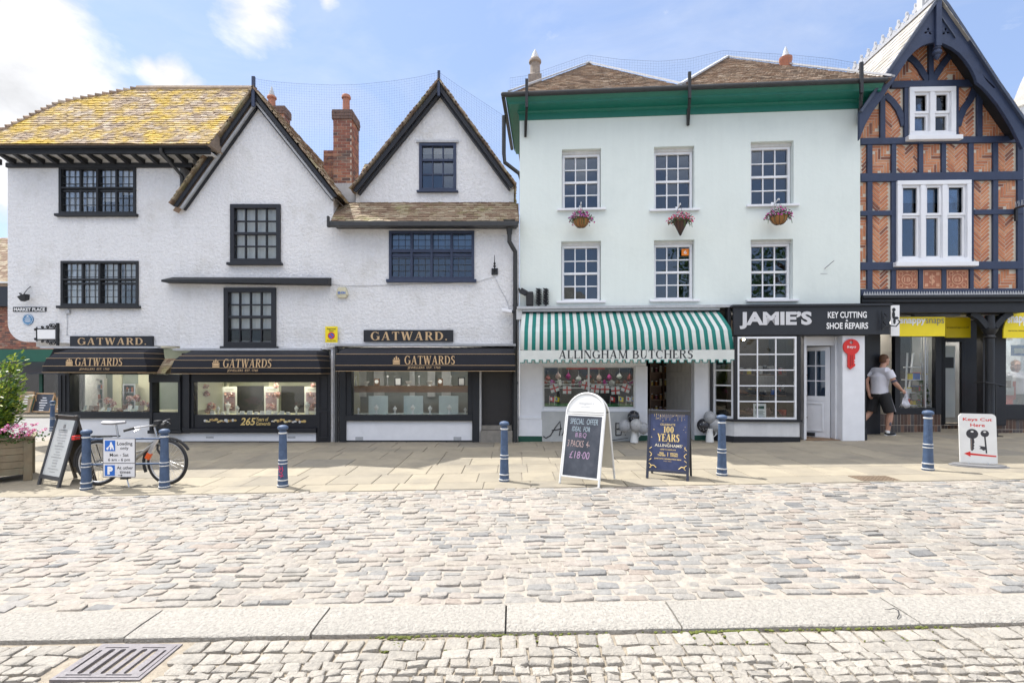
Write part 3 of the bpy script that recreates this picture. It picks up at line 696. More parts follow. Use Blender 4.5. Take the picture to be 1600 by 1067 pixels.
glazed(B, oB, b1, 4, 4, m_black, -.05, .09, .03, fd=.13, meet=2, sill=.06, curtain=[(.02, .98, 0, 1)], pane=m_glass)
glazed(B, oB, b2, 4, 4, m_black, -.05, .1, .032, fd=.13, meet=2, sill=.07, curtain=[(.04, .96, .3, 1)], pane=m_glass)
d_ = .2
ap = FW.p(397, 143, d_); lf = FW.p(270, 322, d_); rf = FW.p(527, 307, d_)
def rake(P, Q, w):                       # strip below the line P-Q (x,z), w wide measured vertically
    return [P, Q, (Q[0], Q[1]-w), (P[0], P[1]-w)]
mb = MB()
for Q, sg in ((lf, -1), (rf, 1)):
    mb.prism([ap, Q, (Q[0]-sg*.08, Q[1]-.02), (ap[0], ap[1]-.14)], -d_, -d_+.05)
    mb.prism([(ap[0], ap[1]-.24), (Q[0]-sg*.15, Q[1]-.05), (Q[0]-sg*.175, Q[1]-.04), (ap[0], ap[1]-.285)], -d_+.12, -.001)
mb.build('bargeboard', m_black, B, oB, bevel=.006)
mb = MB()
for Q, sg in ((lf, -1), (rf, 1)): mb.prism([(ap[0], ap[1]-.172), (Q[0]-sg*.102, Q[1]-.022), (Q[0]-sg*.15, Q[1]-.04), (ap[0], ap[1]-.238)], -d_+.06, -.0)
mb.build('verge_soffit', m_lead, B, oB)
mb = MB()
for Q, sg in ((lf, -1), (rf, 1)):
    dirx = Vector((Q[0]-ap[0], 0, Q[1]-ap[1])).normalized(); L_ = math.hypot(Q[0]-ap[0], Q[1]-ap[1])
    depth = 3.2 if sg < 0 else 5.
    O = Vector((Q[0], -d_-.07, Q[1]+.05))
    tiles(mb, O, (0, 1, 0), -dirx, [(0, -.05), (depth, -.05), (depth, L_+.02), (0, L_+.02)], tw=.17, gauge=.1, lift=.05, th=.045, jit=.01)
    nn = Vector((-dirx.z, 0, dirx.x)) if sg < 0 else Vector((dirx.z, 0, -dirx.x))
rfB = mb.build('roof', m_tilelichen, B, oB)
mb = MB()
for Q in (lf, rf):
    mb.quad((ap[0], -d_, ap[1]), (Q[0], -d_, Q[1]), (Q[0], 5, Q[1]), (ap[0], 5, ap[1])); mb.quad((ap[0], -d_, ap[1]-.1), (Q[0], -d_, Q[1]-.1), (Q[0], 5, Q[1]-.1), (ap[0], 5, ap[1]-.1))
mb.poly([(lf[0], 4.99, lf[1]-.1), (rf[0], 4.99, rf[1]-.1), (ap[0], 4.99, ap[1])])
mb.build('roof_deck', m_tile, rfB, oB, recalc=False)
mb = MB(); mb.box(ap[0]-.035, ap[0]+.035, -d_-.05, -d_-.001, ap[1]-.35, FW.p(397, 121, d_)[1]); mb.build('finial', m_navy, B, oB, bevel=.005)
# second small chimney behind the ridge
def brickstack(mb, x0, x1, y0, y1, z0, z1, bh=.075, bl=.215):
    k = 0; z = z0
    while z < z1-.01:
        h = min(bh, z1-z)-.010
        for (a, b, axis, fixed, sgn) in ((x0, x1, 'x', y0, -1), (y0, y1, 'y', x1, 1), (y0, y1, 'y', x0, -1)):
            t = a-(k % 2)*bl*.5
            while t < b:
                p, q = max(t, a), min(t+bl-.010, b)
                if q-p > .02:
                    e = random.uniform(.004, .009)
                    if axis == 'x': mb.box(p, q, fixed-e, fixed+.03, z, z+h)
                    else: mb.box(min(fixed, fixed+sgn*e)-(.03 if sgn > 0 else 0), max(fixed, fixed+sgn*e)+(.03 if sgn < 0 else 0), p+(.004 if p == a else 0), q, z, z+h)
                t += bl
        z += bh; k += 1
def chimney(root, off, x0, x1, y0, y1, z0, z1, pots, name='chimney', corbel=True):
    mb = MB(); mb.box(x0, x1, y0, y1, z0, z1); c = mb.build(name, m_mortar, root, off)
    mb = MB(); brickstack(mb, x0, x1, y0, y1, z0, z1-.1)
    if corbel: pass
    mb.build('brickwork', m_brick, c, off)
    mb = MB(); brickstack(mb, x0-.03, x1+.03, y0-.03, y1+.03, z1-.23, z1-.03); mb.box(x0-.026, x1+.026, y0-.026, y1+.026, z1-.235, z1+.0); mb.build('chimney_head', m_soot, c, off)
    for (px_, py_, h, r, hat) in pots:
        mb = MB(); mb.lathe([(r*1.02, z1-.02), (r*1.0, z1+.05), (r*.92, z1+.08), (r*.86, z1+h*.7), (r*.86, z1+h*.8), (r*1.15, z1+h*.84), (r*1.15, z1+h*.93), (r*.95, z1+h)], 14, (px_, py_, 0))
        p = mb.build('chimney_pot', m_terra, c, off, smooth=40)
        if hat: mb = MB(); mb.lathe([(r*.8, z1+h), (r*.75, z1+h+.04), (.01, z1+h+.3)], 10, (px_, py_, 0)); mb.build('cowl', m_lead, c, off, smooth=40)
q = lambda px, py, Y: ray(px, py, Y)-Vector((0, 11.43, 0))
a, b = q(421, 166, 15.2), q(444, 190, 15.2)
chimney(B, oB, a.x, b.x, a.y, a.y+.4, 6.2, a.z, [(q(416, 160, 15.4).x+.12, a.y+.3, .45, .12, True)])
# pentice board, shopfront
mb = MB(); mb.hexa([Vector(v) for v in ((fx(263), -.24, fz(443)), (fx(518), -.24, fz(447)), (fx(518), 0, fz(447)), (fx(263), 0, fz(443)), (fx(263), -.24, fz(440)), (fx(518), -.24, fz(437.5)), (fx(518), 0, fz(434)), (fx(270), 0, fz(433)))])
mb.build('pentice', m_blackwood, B, oB, bevel=.006)
sw = FW.rect(305, 597, 495, 648)
mb = MB()
mb.box(fx(288), fx(300), -.1, .1, fz(676), fz(552)); mb.box(fx(497), fx(517), -.08, .1, fz(690), fz(560)); mb.box(fx(300), fx(497), -.06, .1, fz(597), fz(552)); mb.box(fx(300), fx(305), -.06, .1, fz(668), fz(597)); mb.box(fx(495), fx(497), -.06, .1, fz(668), fz(597))
mb.box(fx(305), fx(495), -.04, .1, fz(668), fz(648)); mb.box(fx(290), fx(497), -.13, .1, fz(675), fz(668)-.002)
mb.frame(fx(500), fx(514), fz(638), fz(586), .03, -.1, -.081); mb.frame(fx(500), fx(514), fz(684), fz(642), .03, -.1, -.081)
sfB = mb.build('shopfront', m_black, B, oB, bevel=.006)
mb = MB(); mb.box(sw[0], sw[1], .0, .006, sw[2], sw[3]); mb.build('pane', m_glass, sfB, oB)
mb = sans('265', fx(377), fx(401), fz(664), fz(652), -.04, .02, .25); sans('Years of', fx(402), fx(421), fz(657.5), fz(651.5), -.04, .01, .2, mb=mb); sans('Gatwards', fx(401.5), fx(424), fz(664), fz(658.5), -.04, .01, .2, mb=mb); mb.build('lettering', m_goldbright, sfB, oB)
mb = MB()
for (pa, pb) in ((322, 370), (427, 478)):
    x = pa
    while x < pb: mb.ell((fx(x), -.043, fz(657+random.uniform(-2, 2))), (random.uniform(.02, .05), .004, random.uniform(.015, .035)), 7, 4); x += random.uniform(2, 4)
    mb.build('jewellery_print', M('print_mixed', (.5, .4, .25), .4, 0, islcol=[(0, (.6, .42, .15)), (.35, (.62, .62, .6)), (.6, (.35, .22, .1)), (.75, (.7, .6, .35))]), sfB, oB); mb = MB()
mb = MB(); mb.box(fx(288), fx(495), -.05, .24, -.3, fz(675)-.002); mb.build('plinth', m_whitepaint, B, oB)
mb = MB(); mb.box(fx(250), fx(517), -.07, -.0505, -.3, fz(688.5)); mb.build('plinth_base', m_black, B, oB)
mb = MB()
for c in (330, 457): mb = MB(); mb.box(fx(c-6), fx(c+6), -.056, -.0505, fz(684), fz(681)); mb.build('air_brick', m_lead, B, oB)
mb = MB(); mb.box(fx(275), fx(504), -.12, -.002, fz(548), fz(544.5)); mb.build('lead_flashing', m_lead, B, oB)

# ================================================================== second gabled house (tile skirt)
XC0, XC1 = fx(521), fx(811.5)
Cc, oC = FW.thing('gabled_house', 'white gabled house with a tiled skirt roof below one dark sash window', 'house', fx(660), 0, 0)
c1 = FW.rect(655, 224, 713, 299, -.5); c2 = FW.rect(608, 361, 741, 437)
YG = .5                                 # the gable stands back half a metre behind the lower wall
ga = FW.p(686, 138, -YG); gl = FW.p(556, 292, -YG); gr = FW.p(803, 287, -YG); gb = FW.p(600, 322, -YG)[1]
mb = MB(); zb = fz(541)
mb.prism([(XC0+.002, zb), (XC1, zb), (XC1, fz(349)), (XC0+.002, fz(349))], 0, .25, [rectl(*c2)])
mb.prism([(gl[0], gb-.3), (gr[0], gb-.3), gr, ga, gl], YG, YG+.25, [rectl(*c1)])
mb.box(XC0+.002, XC0+.25, .25, 5, zb, fz(330)); mb.box(XC1-.25, XC1, .25, 5, -.3, fz(330)); mb.box(XC0+.25, XC1-.25, 4.75, 5, -.3, fz(300)); mb.box(XC0+.25, XC1-.25, .25, 4.75, zb+.002, zb+.2)
mb.box(XC1-.12, XC1-.002, -.0, .25, -.3, zb-.002); mb.box(XC0+.02, fx(529), 0, .25, -.3, zb-.002)
mb.box(XC0+.25, XC1-.25, .26, 4.75, fz(355), fz(350))
mb.build('wall', m_render, Cc, oC)
glazed(Cc, oC, c1, 3, 3, m_navy, YG-.03, .07, .03, fd=.12, meet=2, sill=.04)
mb = MB(); mb.box(c1[0]-.06, c1[1]+.06, YG-.05, YG-.001, c1[3]+.002, c1[3]+.05); mb.build('lintel', m_lead, Cc, oC)
glazed(Cc, oC, c2, 4, 2, m_navy, -.03, .06, .07, fd=.12, mull=(1, 2, 3), trans=((.6, .07),), lead=(12, 7), sill=.07, curtain=[(.03, .98, .66, .98)])
d_ = -YG+.2
ap = FW.p(686, 131, d_); lf = FW.p(551, 298, d_); rf = FW.p(803, 291, d_)
mb = MB()
for Q, sg in ((lf, -1), (rf, 1)): mb.prism([ap, Q, (Q[0]-sg*.08, Q[1]-.04), (ap[0], ap[1]-.15)], -d_, -d_+.05)
for Q, sg in ((lf, -1), (rf, 1)): mb.prism([(ap[0], ap[1]-.155), (Q[0]-sg*.085, Q[1]-.045), (Q[0]-sg*.12, Q[1]-.05), (ap[0], ap[1]-.22)], -d_+.06, YG)
mb.build('bargeboard', m_black, Cc, oC, bevel=.005)
mb = MB()
for Q, sg in ((lf, -1), (rf, 1)):
    dirx = Vector((Q[0]-ap[0], 0, Q[1]-ap[1])).normalized(); L_ = math.hypot(Q[0]-ap[0], Q[1]-ap[1])
    tiles(mb, Vector((Q[0], -d_-.07, Q[1]+.05)), (0, 1, 0), -dirx, [(0, -.04), (4.6, -.04), (4.6, L_+.02), (0, L_+.02)], tw=.17, gauge=.1, lift=.05, th=.045, jit=.01)
rfC = mb.build('roof', m_tilelichen, Cc, oC)
mb = MB()
for Q in (lf, rf): mb.quad((ap[0], -d_, ap[1]), (Q[0], -d_, Q[1]), (Q[0], 5, Q[1]), (ap[0], 5, ap[1]))
mb.build('roof_deck', m_tile, rfC, oC, recalc=False)
mb = MB(); mb.box(ap[0]-.03, ap[0]+.03, -d_-.05, -d_-.001, ap[1]-.3, FW.p(686, 112, d_)[1]); mb.build('finial', m_navy, Cc, oC, bevel=.005)
# tiled skirt
e0 = FW.p(517, 347, .25); e1 = FW.p(811, 345, .25); t0 = FW.p(540, 318, -YG); t1 = FW.p(806, 317, -YG)
O = Vector((e0[0], -.25, e0[1])); tl = Vector((e0[0], YG, t0[1])); sl = (tl-O).normalized(); L_ = (tl-O).length
mb = MB(); tiles(mb, O, (1, 0, 0), sl, [(0, 0), (e1[0]-e0[0], 0), (t1[0]-e0[0], L_), (t0[0]-e0[0]-.15, L_)], tw=.165, gauge=.098, lift=.032, th=.018, jit=.007)
mb.poly([O, (e1[0], -.25, e0[1]), (e1[0], YG, t0[1]), tl]); mb.build('skirt_roof', m_tilelichen, Cc, oC)
mb = MB(); mb.box(e0[0]-.05, e1[0]-.02, -.36, -.22, e0[1]-.12, e0[1]-.01); mb.box(e0[0]-.05, e0[0]+.0, -.38, -.3, e0[1]-.14, e0[1]+.1); mb.box(e0[0]+.05, e1[0]-.05, -.22, -.002, e0[1]-.09, e0[1]-.06)
mb.build('gutter', m_gutter, Cc, oC, bevel=.03)
mb = MB(); xd = fx(796)
mb.hexa(((xd-.09, -.3, fz(357)), (xd+.09, -.3, fz(357)), (xd+.09, -.1, fz(357)), (xd-.09, -.1, fz(357)), (xd-.13, -.34, fz(350)), (xd+.13, -.34, fz(350)), (xd+.13, -.08, fz(350)), (xd-.13, -.08, fz(350))))
mb.lathe([(.09, 0), (.06, -.12), (.06, -.18)], 10, (xd, -.2, fz(357)))
mb.tube([(xd, -.2, fz(369)), (xd, -.2, fz(381)), (fx(801), -.14, fz(389)), (fx(805), -.1, fz(395)), (fx(805), -.08, fz(402)), (fx(805), -.08, fz(690))], .05, 10)
mb.tube([(fx(805), -.08, fz(480)), (fx(805), -.08, fz(476))], .06, 10); mb.tube([(fx(805), -.08, fz(600)), (fx(805), -.08, fz(596))], .06, 10)
mb.build('downpipe', m_gutter, Cc, oC, smooth=45)
mb = MB(); mb.tube([(fx(527), -.05, fz(541)), (fx(527), -.05, fz(692))], .04, 8); mb.build('downpipe', m_gutter, Cc, oC, smooth=45)
mb = MB(); mb.box(fx(526), fx(806), -.14, -.002, fz(541), fz(537.5)); mb.build('lead_flashing', m_lead, Cc, oC)
# shopfront C
sw = FW.rect(550, 578, 731, 648)
mb = MB(); mb.box(fx(532), fx(542), -.07, .15, fz(692), fz(545)); mb.box(fx(542), fx(550), -.05, .15, fz(657), fz(545)); mb.box(fx(731), fx(738), -.05, .15, fz(657), fz(545)); mb.box(fx(738), fx(749), -.07, .15, fz(692), fz(545))
mb.box(fx(550), fx(731), -.04, .15, fz(578), fz(545)); mb.box(fx(542), fx(738), -.1, .15, fz(657), fz(648)-.002); mb.box(fx(542), fx(738), -.04, .1, fz(693), fz(687.5))
mb.box(fx(800), fx(803.5), -.04, .25, fz(690), fz(545)); mb.box(fx(750), fx(800), -.0, .2, fz(579), fz(545))
sfC = mb.build('shopfront', m_blackwood, Cc, oC, bevel=.006)
mb = MB(); mb.box(sw[0], sw[1], .03, .036, sw[2], sw[3]); mb.build('pane', m_glass, sfC, oC)
mb = MB(); mb.box(fx(542), fx(738), -.03, .1, fz(687.5), fz(657)-.002); mb.build('stall_riser', m_whitepaint, Cc, oC)
mb = MB()
for c in (562, 715):
    mb = MB()
    mb.box(fx(c-6), fx(c+6), -.036, -.0305, fz(690), fz(682))
    for k in range(6):
        for j in range(4): mb.box(fx(c-5+k*1.8), fx(c-4+k*1.8), -.039, -.0365, fz(689-j*1.9), fz(688-j*1.9))
    mb.build('air_brick', m_lead, Cc, oC)
mb = MB(); mb.box(fx(749), fx(752), -.02, .3, fz(690), fz(580)); mb.build('door_jamb', m_offwhite, Cc, oC)
mb = MB(); mb.box(fx(752.2), fx(799.8), .2, .25, fz(665), fz(579)-.002)
for k in range(1, 6): mb.box(fx(752+k*8)-.004, fx(752+k*8)+.004, .195, .2, fz(664), fz(580))
mb.build('door', M('brown_black_door', (.035, .032, .032), .5, .2, 5, .1, 30), Cc, oC)
mb = MB(); mb.box(fx(752), fx(800), .02, .4, fz(672), fz(665)-.002); mb.box(fx(751), fx(801), -.08, .4, -.2, fz(672)-.002); mb.build('doorstep', M('worn_stone', (.26, .24, .21), .85, .25, 8, .4, 40), Cc, oC, bevel=.012)
# the tall chimney between the gables
a, b = q(521, 172, 12.7), q(549, 292, 12.7)
chimney(Cc, oC, a.x, b.x, a.y, a.y+.6, b.z-1.2, a.z, [(q(540, 170, 12.95).x, a.y+.3, .52, .1, False)])
mb = MB(); brickstack(mb, a.x-.28, a.x-.012, a.y+.1, a.y+.72, b.z-1., q(0, 232, 12.7).z); mb.box(a.x-.275, a.x-.012, a.y+.105, a.y+.7, b.z-1., q(0, 232, 12.7).z-.02); mb.build('chimney_shoulder', m_brick, Cc, oC)
mb = MB(); o0, o1 = q(520, 300, 12.6), q(560, 280, 12.6); mb.box(o0.x, o1.x+.1, .62, 1.3, o0.z-1.2, o1.z-.3); mb.build('valley_lead', m_lead, Cc, oC)
mb = MB(); e = q(561, 277, 14.2); tiles(mb, e, (1, 0, 0), (0, .7, .7), [(0, 0), (.55, 0), (.55, .8), (0, .8)], gauge=.1, lift=.03, th=.018); mb.build('rear_roof', m_tilelichen, Cc, oC)
# ================================================================== mint rendered building
FG = Fac(.07, 11.43, R(-4.12))
def gx(px, d=0.): return FG.p(px, 400, d)[0]
XG0, XG1 = FG.p(812, 400)[0], FG.p(1344, 400)[0]
D, oD = FG.thing('rendered_building', 'pale mint three storey building with white sash windows and a green cornice', 'building', (XG0+XG1)/2, 0, 0)
def gz(px, py, d=0.): return FG.p(px, py, d)[1]
ztop = gz(1075, 172)
wins = [(878, 233, 939, 326, 'a'), (1022, 229, 1085, 327, 'a'), (1173, 221, 1240, 320, 'a'), (877, 377, 939, 470, 'b'), (1022, 375, 1085, 468, 'b'), (1173, 374, 1239, 468, 'b')]
rects = [FG.rect(*w[:4]) for w in wins]
zgf = gz(1075, 482)
mb = MB()
mb.prism([(XG0, zgf), (XG1, zgf), (XG1, ztop), (XG0, ztop)], 0, .25, [rectl(*r) for r in rects])
body(mb, XG0, XG1, zgf, ztop, 6.5); mb.box(XG0+.25, XG1-.25, .25, 6.25, zgf+.002, zgf+.2); mb.box(XG0+.25, XG1-.25, .25, 6.25, (rects[0][2]+rects[3][3])/2-.1, (rects[0][2]+rects[3][3])/2+.1)
mb.box(XG0, XG0+.25, .3, 6.5, -.2, zgf-.002); mb.box(XG0+.25, XG1, 6.25, 6.5, -.2, zgf-.002)
mb.box(XG0+.25, XG1-.25, .25, 6.25, ztop-.2, ztop-.002)
mb.build('wall', m_mint, D, oD)
for (r, w) in zip(rects, wins):
    cur = None
    glazed(D, oD, (r[0]+.01, r[1]-.01, r[2]+.005, r[3]-.07), 3, 4, m_whitepaint, .13, .055, .026, fd=.1, meet=2, sill=None, curtain=cur)
    wn = [o for o in D.children if o.name.startswith('window')][-1]
    mb = MB(); mb.box(r[0], r[1], .1, .24, r[3]-.07, r[3]-.002); mb.build('window_head', m_offwhite, wn, oD)
    mb = MB(); mb.box(r[0]-.1, r[1]+.1, -.07, .0-.001, r[2]-.05, r[2]-.002); mb.box(r[0]+.002, r[1]-.002, -.001, .13, r[2]-.05, r[2]+.004); mb.build('sill', m_whitepaint, wn, oD, bevel=.005)
# cornice: moulded green profile with a return on the left, gutter above
cz = ztop-.05
prof = [(0., cz-.06), (-.02, cz-.06), (-.03, cz+.06), (-.07, cz+.08), (-.08, cz+.11), (-.30, cz+.125), (-.36, cz+.13), (-.37, cz+.17), (-.42, cz+.21), (-.44, cz+.235), (-.45, cz+.25), (-.0, cz+.25)]
xr = FG.p(1384, 130, .5)[0]
mb = MB(); rows = []
for (o, z) in prof:
    tl = .075*(0); rows.append([(XG0+o*.62, 2.2, z), (XG0+o*.62, o, z), (xr, o, z+.0)])
idx = [[mb.V(p) for p in r] for r in rows]
for A_, B_ in zip(idx, idx[1:]):
    for k in range(2): mb.F((A_[k], A_[k+1], B_[k+1], B_[k]))
mb.F([r[2] for r in idx]); mb.F([r[0] for r in idx][::-1])
mb.build('cornice', m_green, D, oD, smooth=30)
zc = cz+.25
mb = MB(); mb.box(XG0-.37, xr+.02, -.57, -.455, zc-.03, zc+.05); mb.box(XG0-.37, XG0-.29, -.455, 2.2, zc-.03, zc+.05)
mb.build('gutter', m_gutter, D, oD, bevel=.03)
mb = MB(); xx = XG0-.38
mb.tube([(xx, .3, zc-.04), (xx, .3, zc-.9), (xx+.02, .32, zc-1.1), (xx+.35, .35, zc-1.35), (xx+.40, .36, zc-1.5), (xx+.40, .36, zc-2.2)], .045, 8); mb.build('downpipe', m_gutter, D, oD, smooth=45)
# hipped roofs
def groof(pL, pk, pR, name_seed, mat):
    """front hip triangle of a roof running back: eave points and peak in photo pixels"""
    el = FG.p(pL, 150, .5)[0]; er = FG.p(pR, 150, .5)[0]; y0 = -.5; z0 = zc+.03
    D_ = Vector(((pk[0]-PCX)/FPX, 1, (HOR-pk[1])/FPX)); pit = R(36); sw_ = FG.u; 
    n = (FG.n*(-math.sin(pit))+Vector((0, 0, math.cos(pit)))); Ow = FG.world(el, y0, z0); C = Vector((0, 0, EYE)); t = (Ow-C).dot(n)/D_.dot(n); P = C+D_*t
    pl = Vector(((P-FG.o).dot(FG.u), (P-FG.o).dot(FG.n), P.z))
    O = Vector((el, y0, z0)); s = Vector((0, math.cos(pit), math.sin(pit))); mb = MB()
    tri = [(0, 0), (er-el, 0), (pl.x-el, (pl-O).dot(s))]
    tiles(mb, O, (1, 0, 0), s, tri, tw=.17, gauge=.085, lift=.028, th=.016, jit=.006); r = mb.build('roof', mat, D, oD)
    mb = MB(); E = Vector((er, y0, z0)); back = Vector((0, 4.5, 0)); n2 = Vector((0, math.sin(pit)*.01, -.012))
    mb.poly([O+n2, E+n2, pl+n2]); mb.quad(O, pl, pl+back, O+Vector((0, 4.5+pl.y, 0))); mb.quad(E, pl, pl+back, E+Vector((0, 4.5+pl.y, 0))); mb.poly([O+Vector((0, 4.5+pl.y, 0)), pl+back, E+Vector((0, 4.5+pl.y, 0))])
    mb.build('roof_deck', m_tile, r, oD, recalc=False)
    mb = MB(); up = Vector((0, -.03, .05))
    for a in (O, E): mb.bar(a+up, pl+up, .11, .035)
    mb.bar(pl+up, pl+back+up, .16, .04); mb.build('hip_lead', m_lead, r, oD)
    return O, pl, E, r
g1 = groof(797, (920, 101), 1068, 1, m_tile); g2 = groof(1062, (1136, 92), 1394, 2, m_tile)
# chimneys on this roof
mb = MB(); a = FG.p(836, 135, -1.8); x, z = a[0], FG.p(836, 122, -1.8)[1]; z1 = FG.p(836, 95, -1.8)[1]
mb.box(x-.17, x+.17, 1.65, 2., z-.8, z+.02); mb.lathe([(.17, z), (.15, z+.06), (.13, z+.1), (.125, z1-.08), (.16, z1-.05), (.16, z1), (.11, z1+.06)], 14, (x, 1.82, 0)); ch = mb.build('chimney', M('weathered_brick', (.28, .23, .19), .9, .3, 9, .5, 40), g1[3], oD, smooth=40)
mb = MB(); mb.lathe([(.11, z1+.06), (.1, z1+.1), (.01, z1+.3)], 10, (x, 1.82, 0)); mb.build('cowl', m_lead, g1[3], oD, smooth=40)
mb = MB(); a = FG.p(1232, 110, -1.6); x = a[0]; z, z1 = FG.p(1232, 125, -1.6)[1], FG.p(1232, 84, -1.6)[1]
mb.lathe([(.14, z-.3), (.135, z1-.12), (.15, z1-.1), (.15, z1-.02), (.11, z1)], 16, (x, 1.75, 0)); mb.build('chimney_pot', m_terra, g2[3], oD, smooth=40)
mb = MB(); mb.lathe([(.1, z1), (.09, z1+.03), (.01, z1+.26)], 10, (x, 1.75, 0)); mb.build('cowl', m_lead, g2[3], oD, smooth=40)
# butcher's shopfront ---------------------------------------------------------
zg = .0
def gr_(px0, py0, px1, py1, d=0.): return FG.rect(px0, py0, px1, py1, d)
r = gr_(848, 572, 993, 638); GB = -.15
mb = MB(); x_ = gx
mb.box(XG0, x_(848), 0, .3, GB, zgf-.002); mb.box(x_(848), x_(1010), .02, .25, r[3], zgf-.002); mb.box(x_(993), x_(1012), .01, .25, GB, r[3]-.002); mb.box(x_(1012), x_(1085), .05, .25, gz(1040, 552), zgf-.002); mb.box(x_(1085), x_(1112), .0, .3, GB, zgf-.002)
mb.box(x_(848), x_(993), .0, .2, r[2]-.07, r[2]-.0); mb.box(XG0-.02, x_(846), -.03, -.0005, gz(830, 655), gz(830, 651)); mb.box(XG0-.02, x_(847), -.022, -.0005, GB, gz(830, 655)-.002)
sfD = mb.build('shopfront', m_whitepaint, D, oD, bevel=.005)
mb = MB(); mb.box(x_(846), x_(998), -.02, .2, GB, r[2]-.072); mb.build('stall_riser', m_stall, D, oD)
mb = MB(); mb.frame(r[0], r[1], r[2], r[3], .035, .03, .1); mb.box((r[0]+r[1])/2-.02, (r[0]+r[1])/2+.02, .04, .09, r[2]+.035, r[3]-.035); wn = mb.build('shop_window', m_offwhite, D, oD)
mb = MB(); mb.box(r[0]+.03, r[1]-.03, .06, .066, r[2]+.03, r[3]-.03); mb.build('pane', m_glass, wn, oD)
mb = MB(); mb.box(XG0-.03, x_(847), -.028, -.0225, GB, gz(830, 681)); mb.box(x_(1085)+.0, x_(1113), -.008, -.0005, GB, gz(1100, 680)); mb.box(x_(998)+.002, x_(1013), -.008, .0095, GB, gz(1005, 680)); mb.build('plinth_base', m_dkgreen, D, oD)
mb = MB()                                  # painted script on the stall riser, mostly hidden by the board
def script(pts, rr=.012): mb.tube([(x_(a), -.026, gz(a, b)) for a, b in pts], rr, 6)
script([(849, 681), (853, 684), (860, 680), (868, 667), (875, 658), (876, 668), (874, 680)]); script([(862, 672), (870, 671), (878, 669)]); script([(878, 680), (883, 670), (886, 660), (884, 668), (884, 678), (889, 678), (893, 668), (895, 659), (892, 670), (893, 679), (899, 678)])
script([(962, 680), (962, 660)]); script([(962, 661), (969, 661), (968, 668), (963, 670), (971, 671), (970, 679), (962, 680)]); script([(976, 679), (977, 679)]); script([(920, 688), (950, 688), (981, 684)], .006)
mb.build('painted_script', m_ink, D, oD)
mb = MB(); mb.box(XG0-.05, x_(1140), -.2, -.002, gz(975, 483), gz(975, 479)); mb.build('lead_flashing', m_lead, D, oD)
mb = MB(); mb.box(XG0-.08, x_(816), -.12, -.002, gz(815, 500), gz(815, 484)); mb.build('bracket', m_offwhite, D, oD)
# open boarded door, doorway reveals
mb = MB(); xh = x_(1086)
mb.X = Matrix.Translation((xh, .26, 0)) @ Matrix.Rotation(R(180-62), 4, 'Z'); n = 6; dw = .78
for k in range(n): mb.box(.01+dw*k/n, .004+dw*(k+1)/n, 0, .04, .02, gz(1040, 552)-.02)
mb.box(.05, dw-.05, .04, .055, .35, .45); mb.box(.05, dw-.05, .04, .055, 1.45, 1.55)
mb.build('door', M('greige_door', (.38, .36, .33), .6, .15, 5), D, oD)
mb = MB(); mb.box(x_(1012), x_(1085), .0, 6., -.1, .06+.0); mb.build('doorstep', m_stall, D, oD)
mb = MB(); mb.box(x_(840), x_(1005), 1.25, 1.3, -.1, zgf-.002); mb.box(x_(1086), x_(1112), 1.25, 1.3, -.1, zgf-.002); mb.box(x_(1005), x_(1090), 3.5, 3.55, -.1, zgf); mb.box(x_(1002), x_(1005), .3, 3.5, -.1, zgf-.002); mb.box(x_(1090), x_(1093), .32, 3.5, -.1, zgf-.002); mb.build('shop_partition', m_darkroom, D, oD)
# cobbler's shopfront ----------------------------------------------------------
db = .38                                   # projection of the bay
br = gr_(1150, 526, 1245, 655, db); bl = (x_(1114), br[0])
mb = MB(); w = .05
def bay_frame(mb, P, Q, z0, z1, cols, rows, w, bw):
    """glazed frame on the vertical plane through P-Q (x,y)"""
    P, Q = Vector((*P, 0)), Vector((*Q, 0)); L_ = (Q-P).length; a = math.atan2(Q.y-P.y, Q.x-P.x)
    mb.X = Matrix.Translation(P) @ Matrix.Rotation(a, 4, 'Z'); mb.frame(0, L_, z0, z1, w, 0, .06)
    for k in range(1, cols): c = w+(L_-2*w)*k/cols; mb.box(c-bw/2, c+bw/2, .012, .05, z0+w, z1-w)
    for k in range(1, rows): c = z0+w+(z1-z0-2*w)*k/rows; mb.box(w, L_-w, .014, .048, c-bw/2, c+bw/2)
    X_ = mb.X.copy(); mb.X = None; return X_, L_
z0b, z1b = gz(1195, 655, db), gz(1195, 526, db)
PA, PB, PC, PD = (x_(1113), -.02), (br[0], -db), (br[1], -db), (br[1]+.03, -.02)
X1, L1 = bay_frame(mb, (PB[0]+.03, PB[1]), PC, z0b, z1b, 3, 5, .04, .024); X2, L2 = bay_frame(mb, PA, (PB[0]-.04, PB[1]+.03), z0b, z1b, 1, 5, .05, .03)
bay = mb.build('bay_window', m_whitepaint, D, oD, bevel=.003)
mb = MB(); mb.X = X1; mb.box(.03, L1-.03, .03, .034, z0b+.03, z1b-.03); mb.X = X2; mb.box(.03, L2-.03, .03, .034, z0b+.03, z1b-.03); mb.build('pane', m_glass, bay, oD)
mb = MB(); mb.box(PB[0]-.045, PB[0]+.028, -db-.015, -db+.07, z0b, z1b); mb.box(PC[0]+.002, PC[0]+.075, -db-.015, .1, z0b, z1b); mb.box(x_(1109), x_(1113), -.05, .1, GB, z1b)
mb.prism([(PA[0]-.03, 0), (PB[0]-.08, -db-.05), (PC[0]+.09, -db-.05), (PC[0]+.09, 0)], z0b-.05, z0b-.002, ax='xy'); mb.build('bay_trim', m_black, D, oD, bevel=.004)
mb = MB(); mb.prism([(PA[0], -.0), (PB[0]-.03, -db+.01), (PC[0]+.06, -db+.01), (PC[0]+.06, -.0)], GB, z0b-.052, ax='xy'); mb.build('bay_riser', m_offwhite, D, oD)
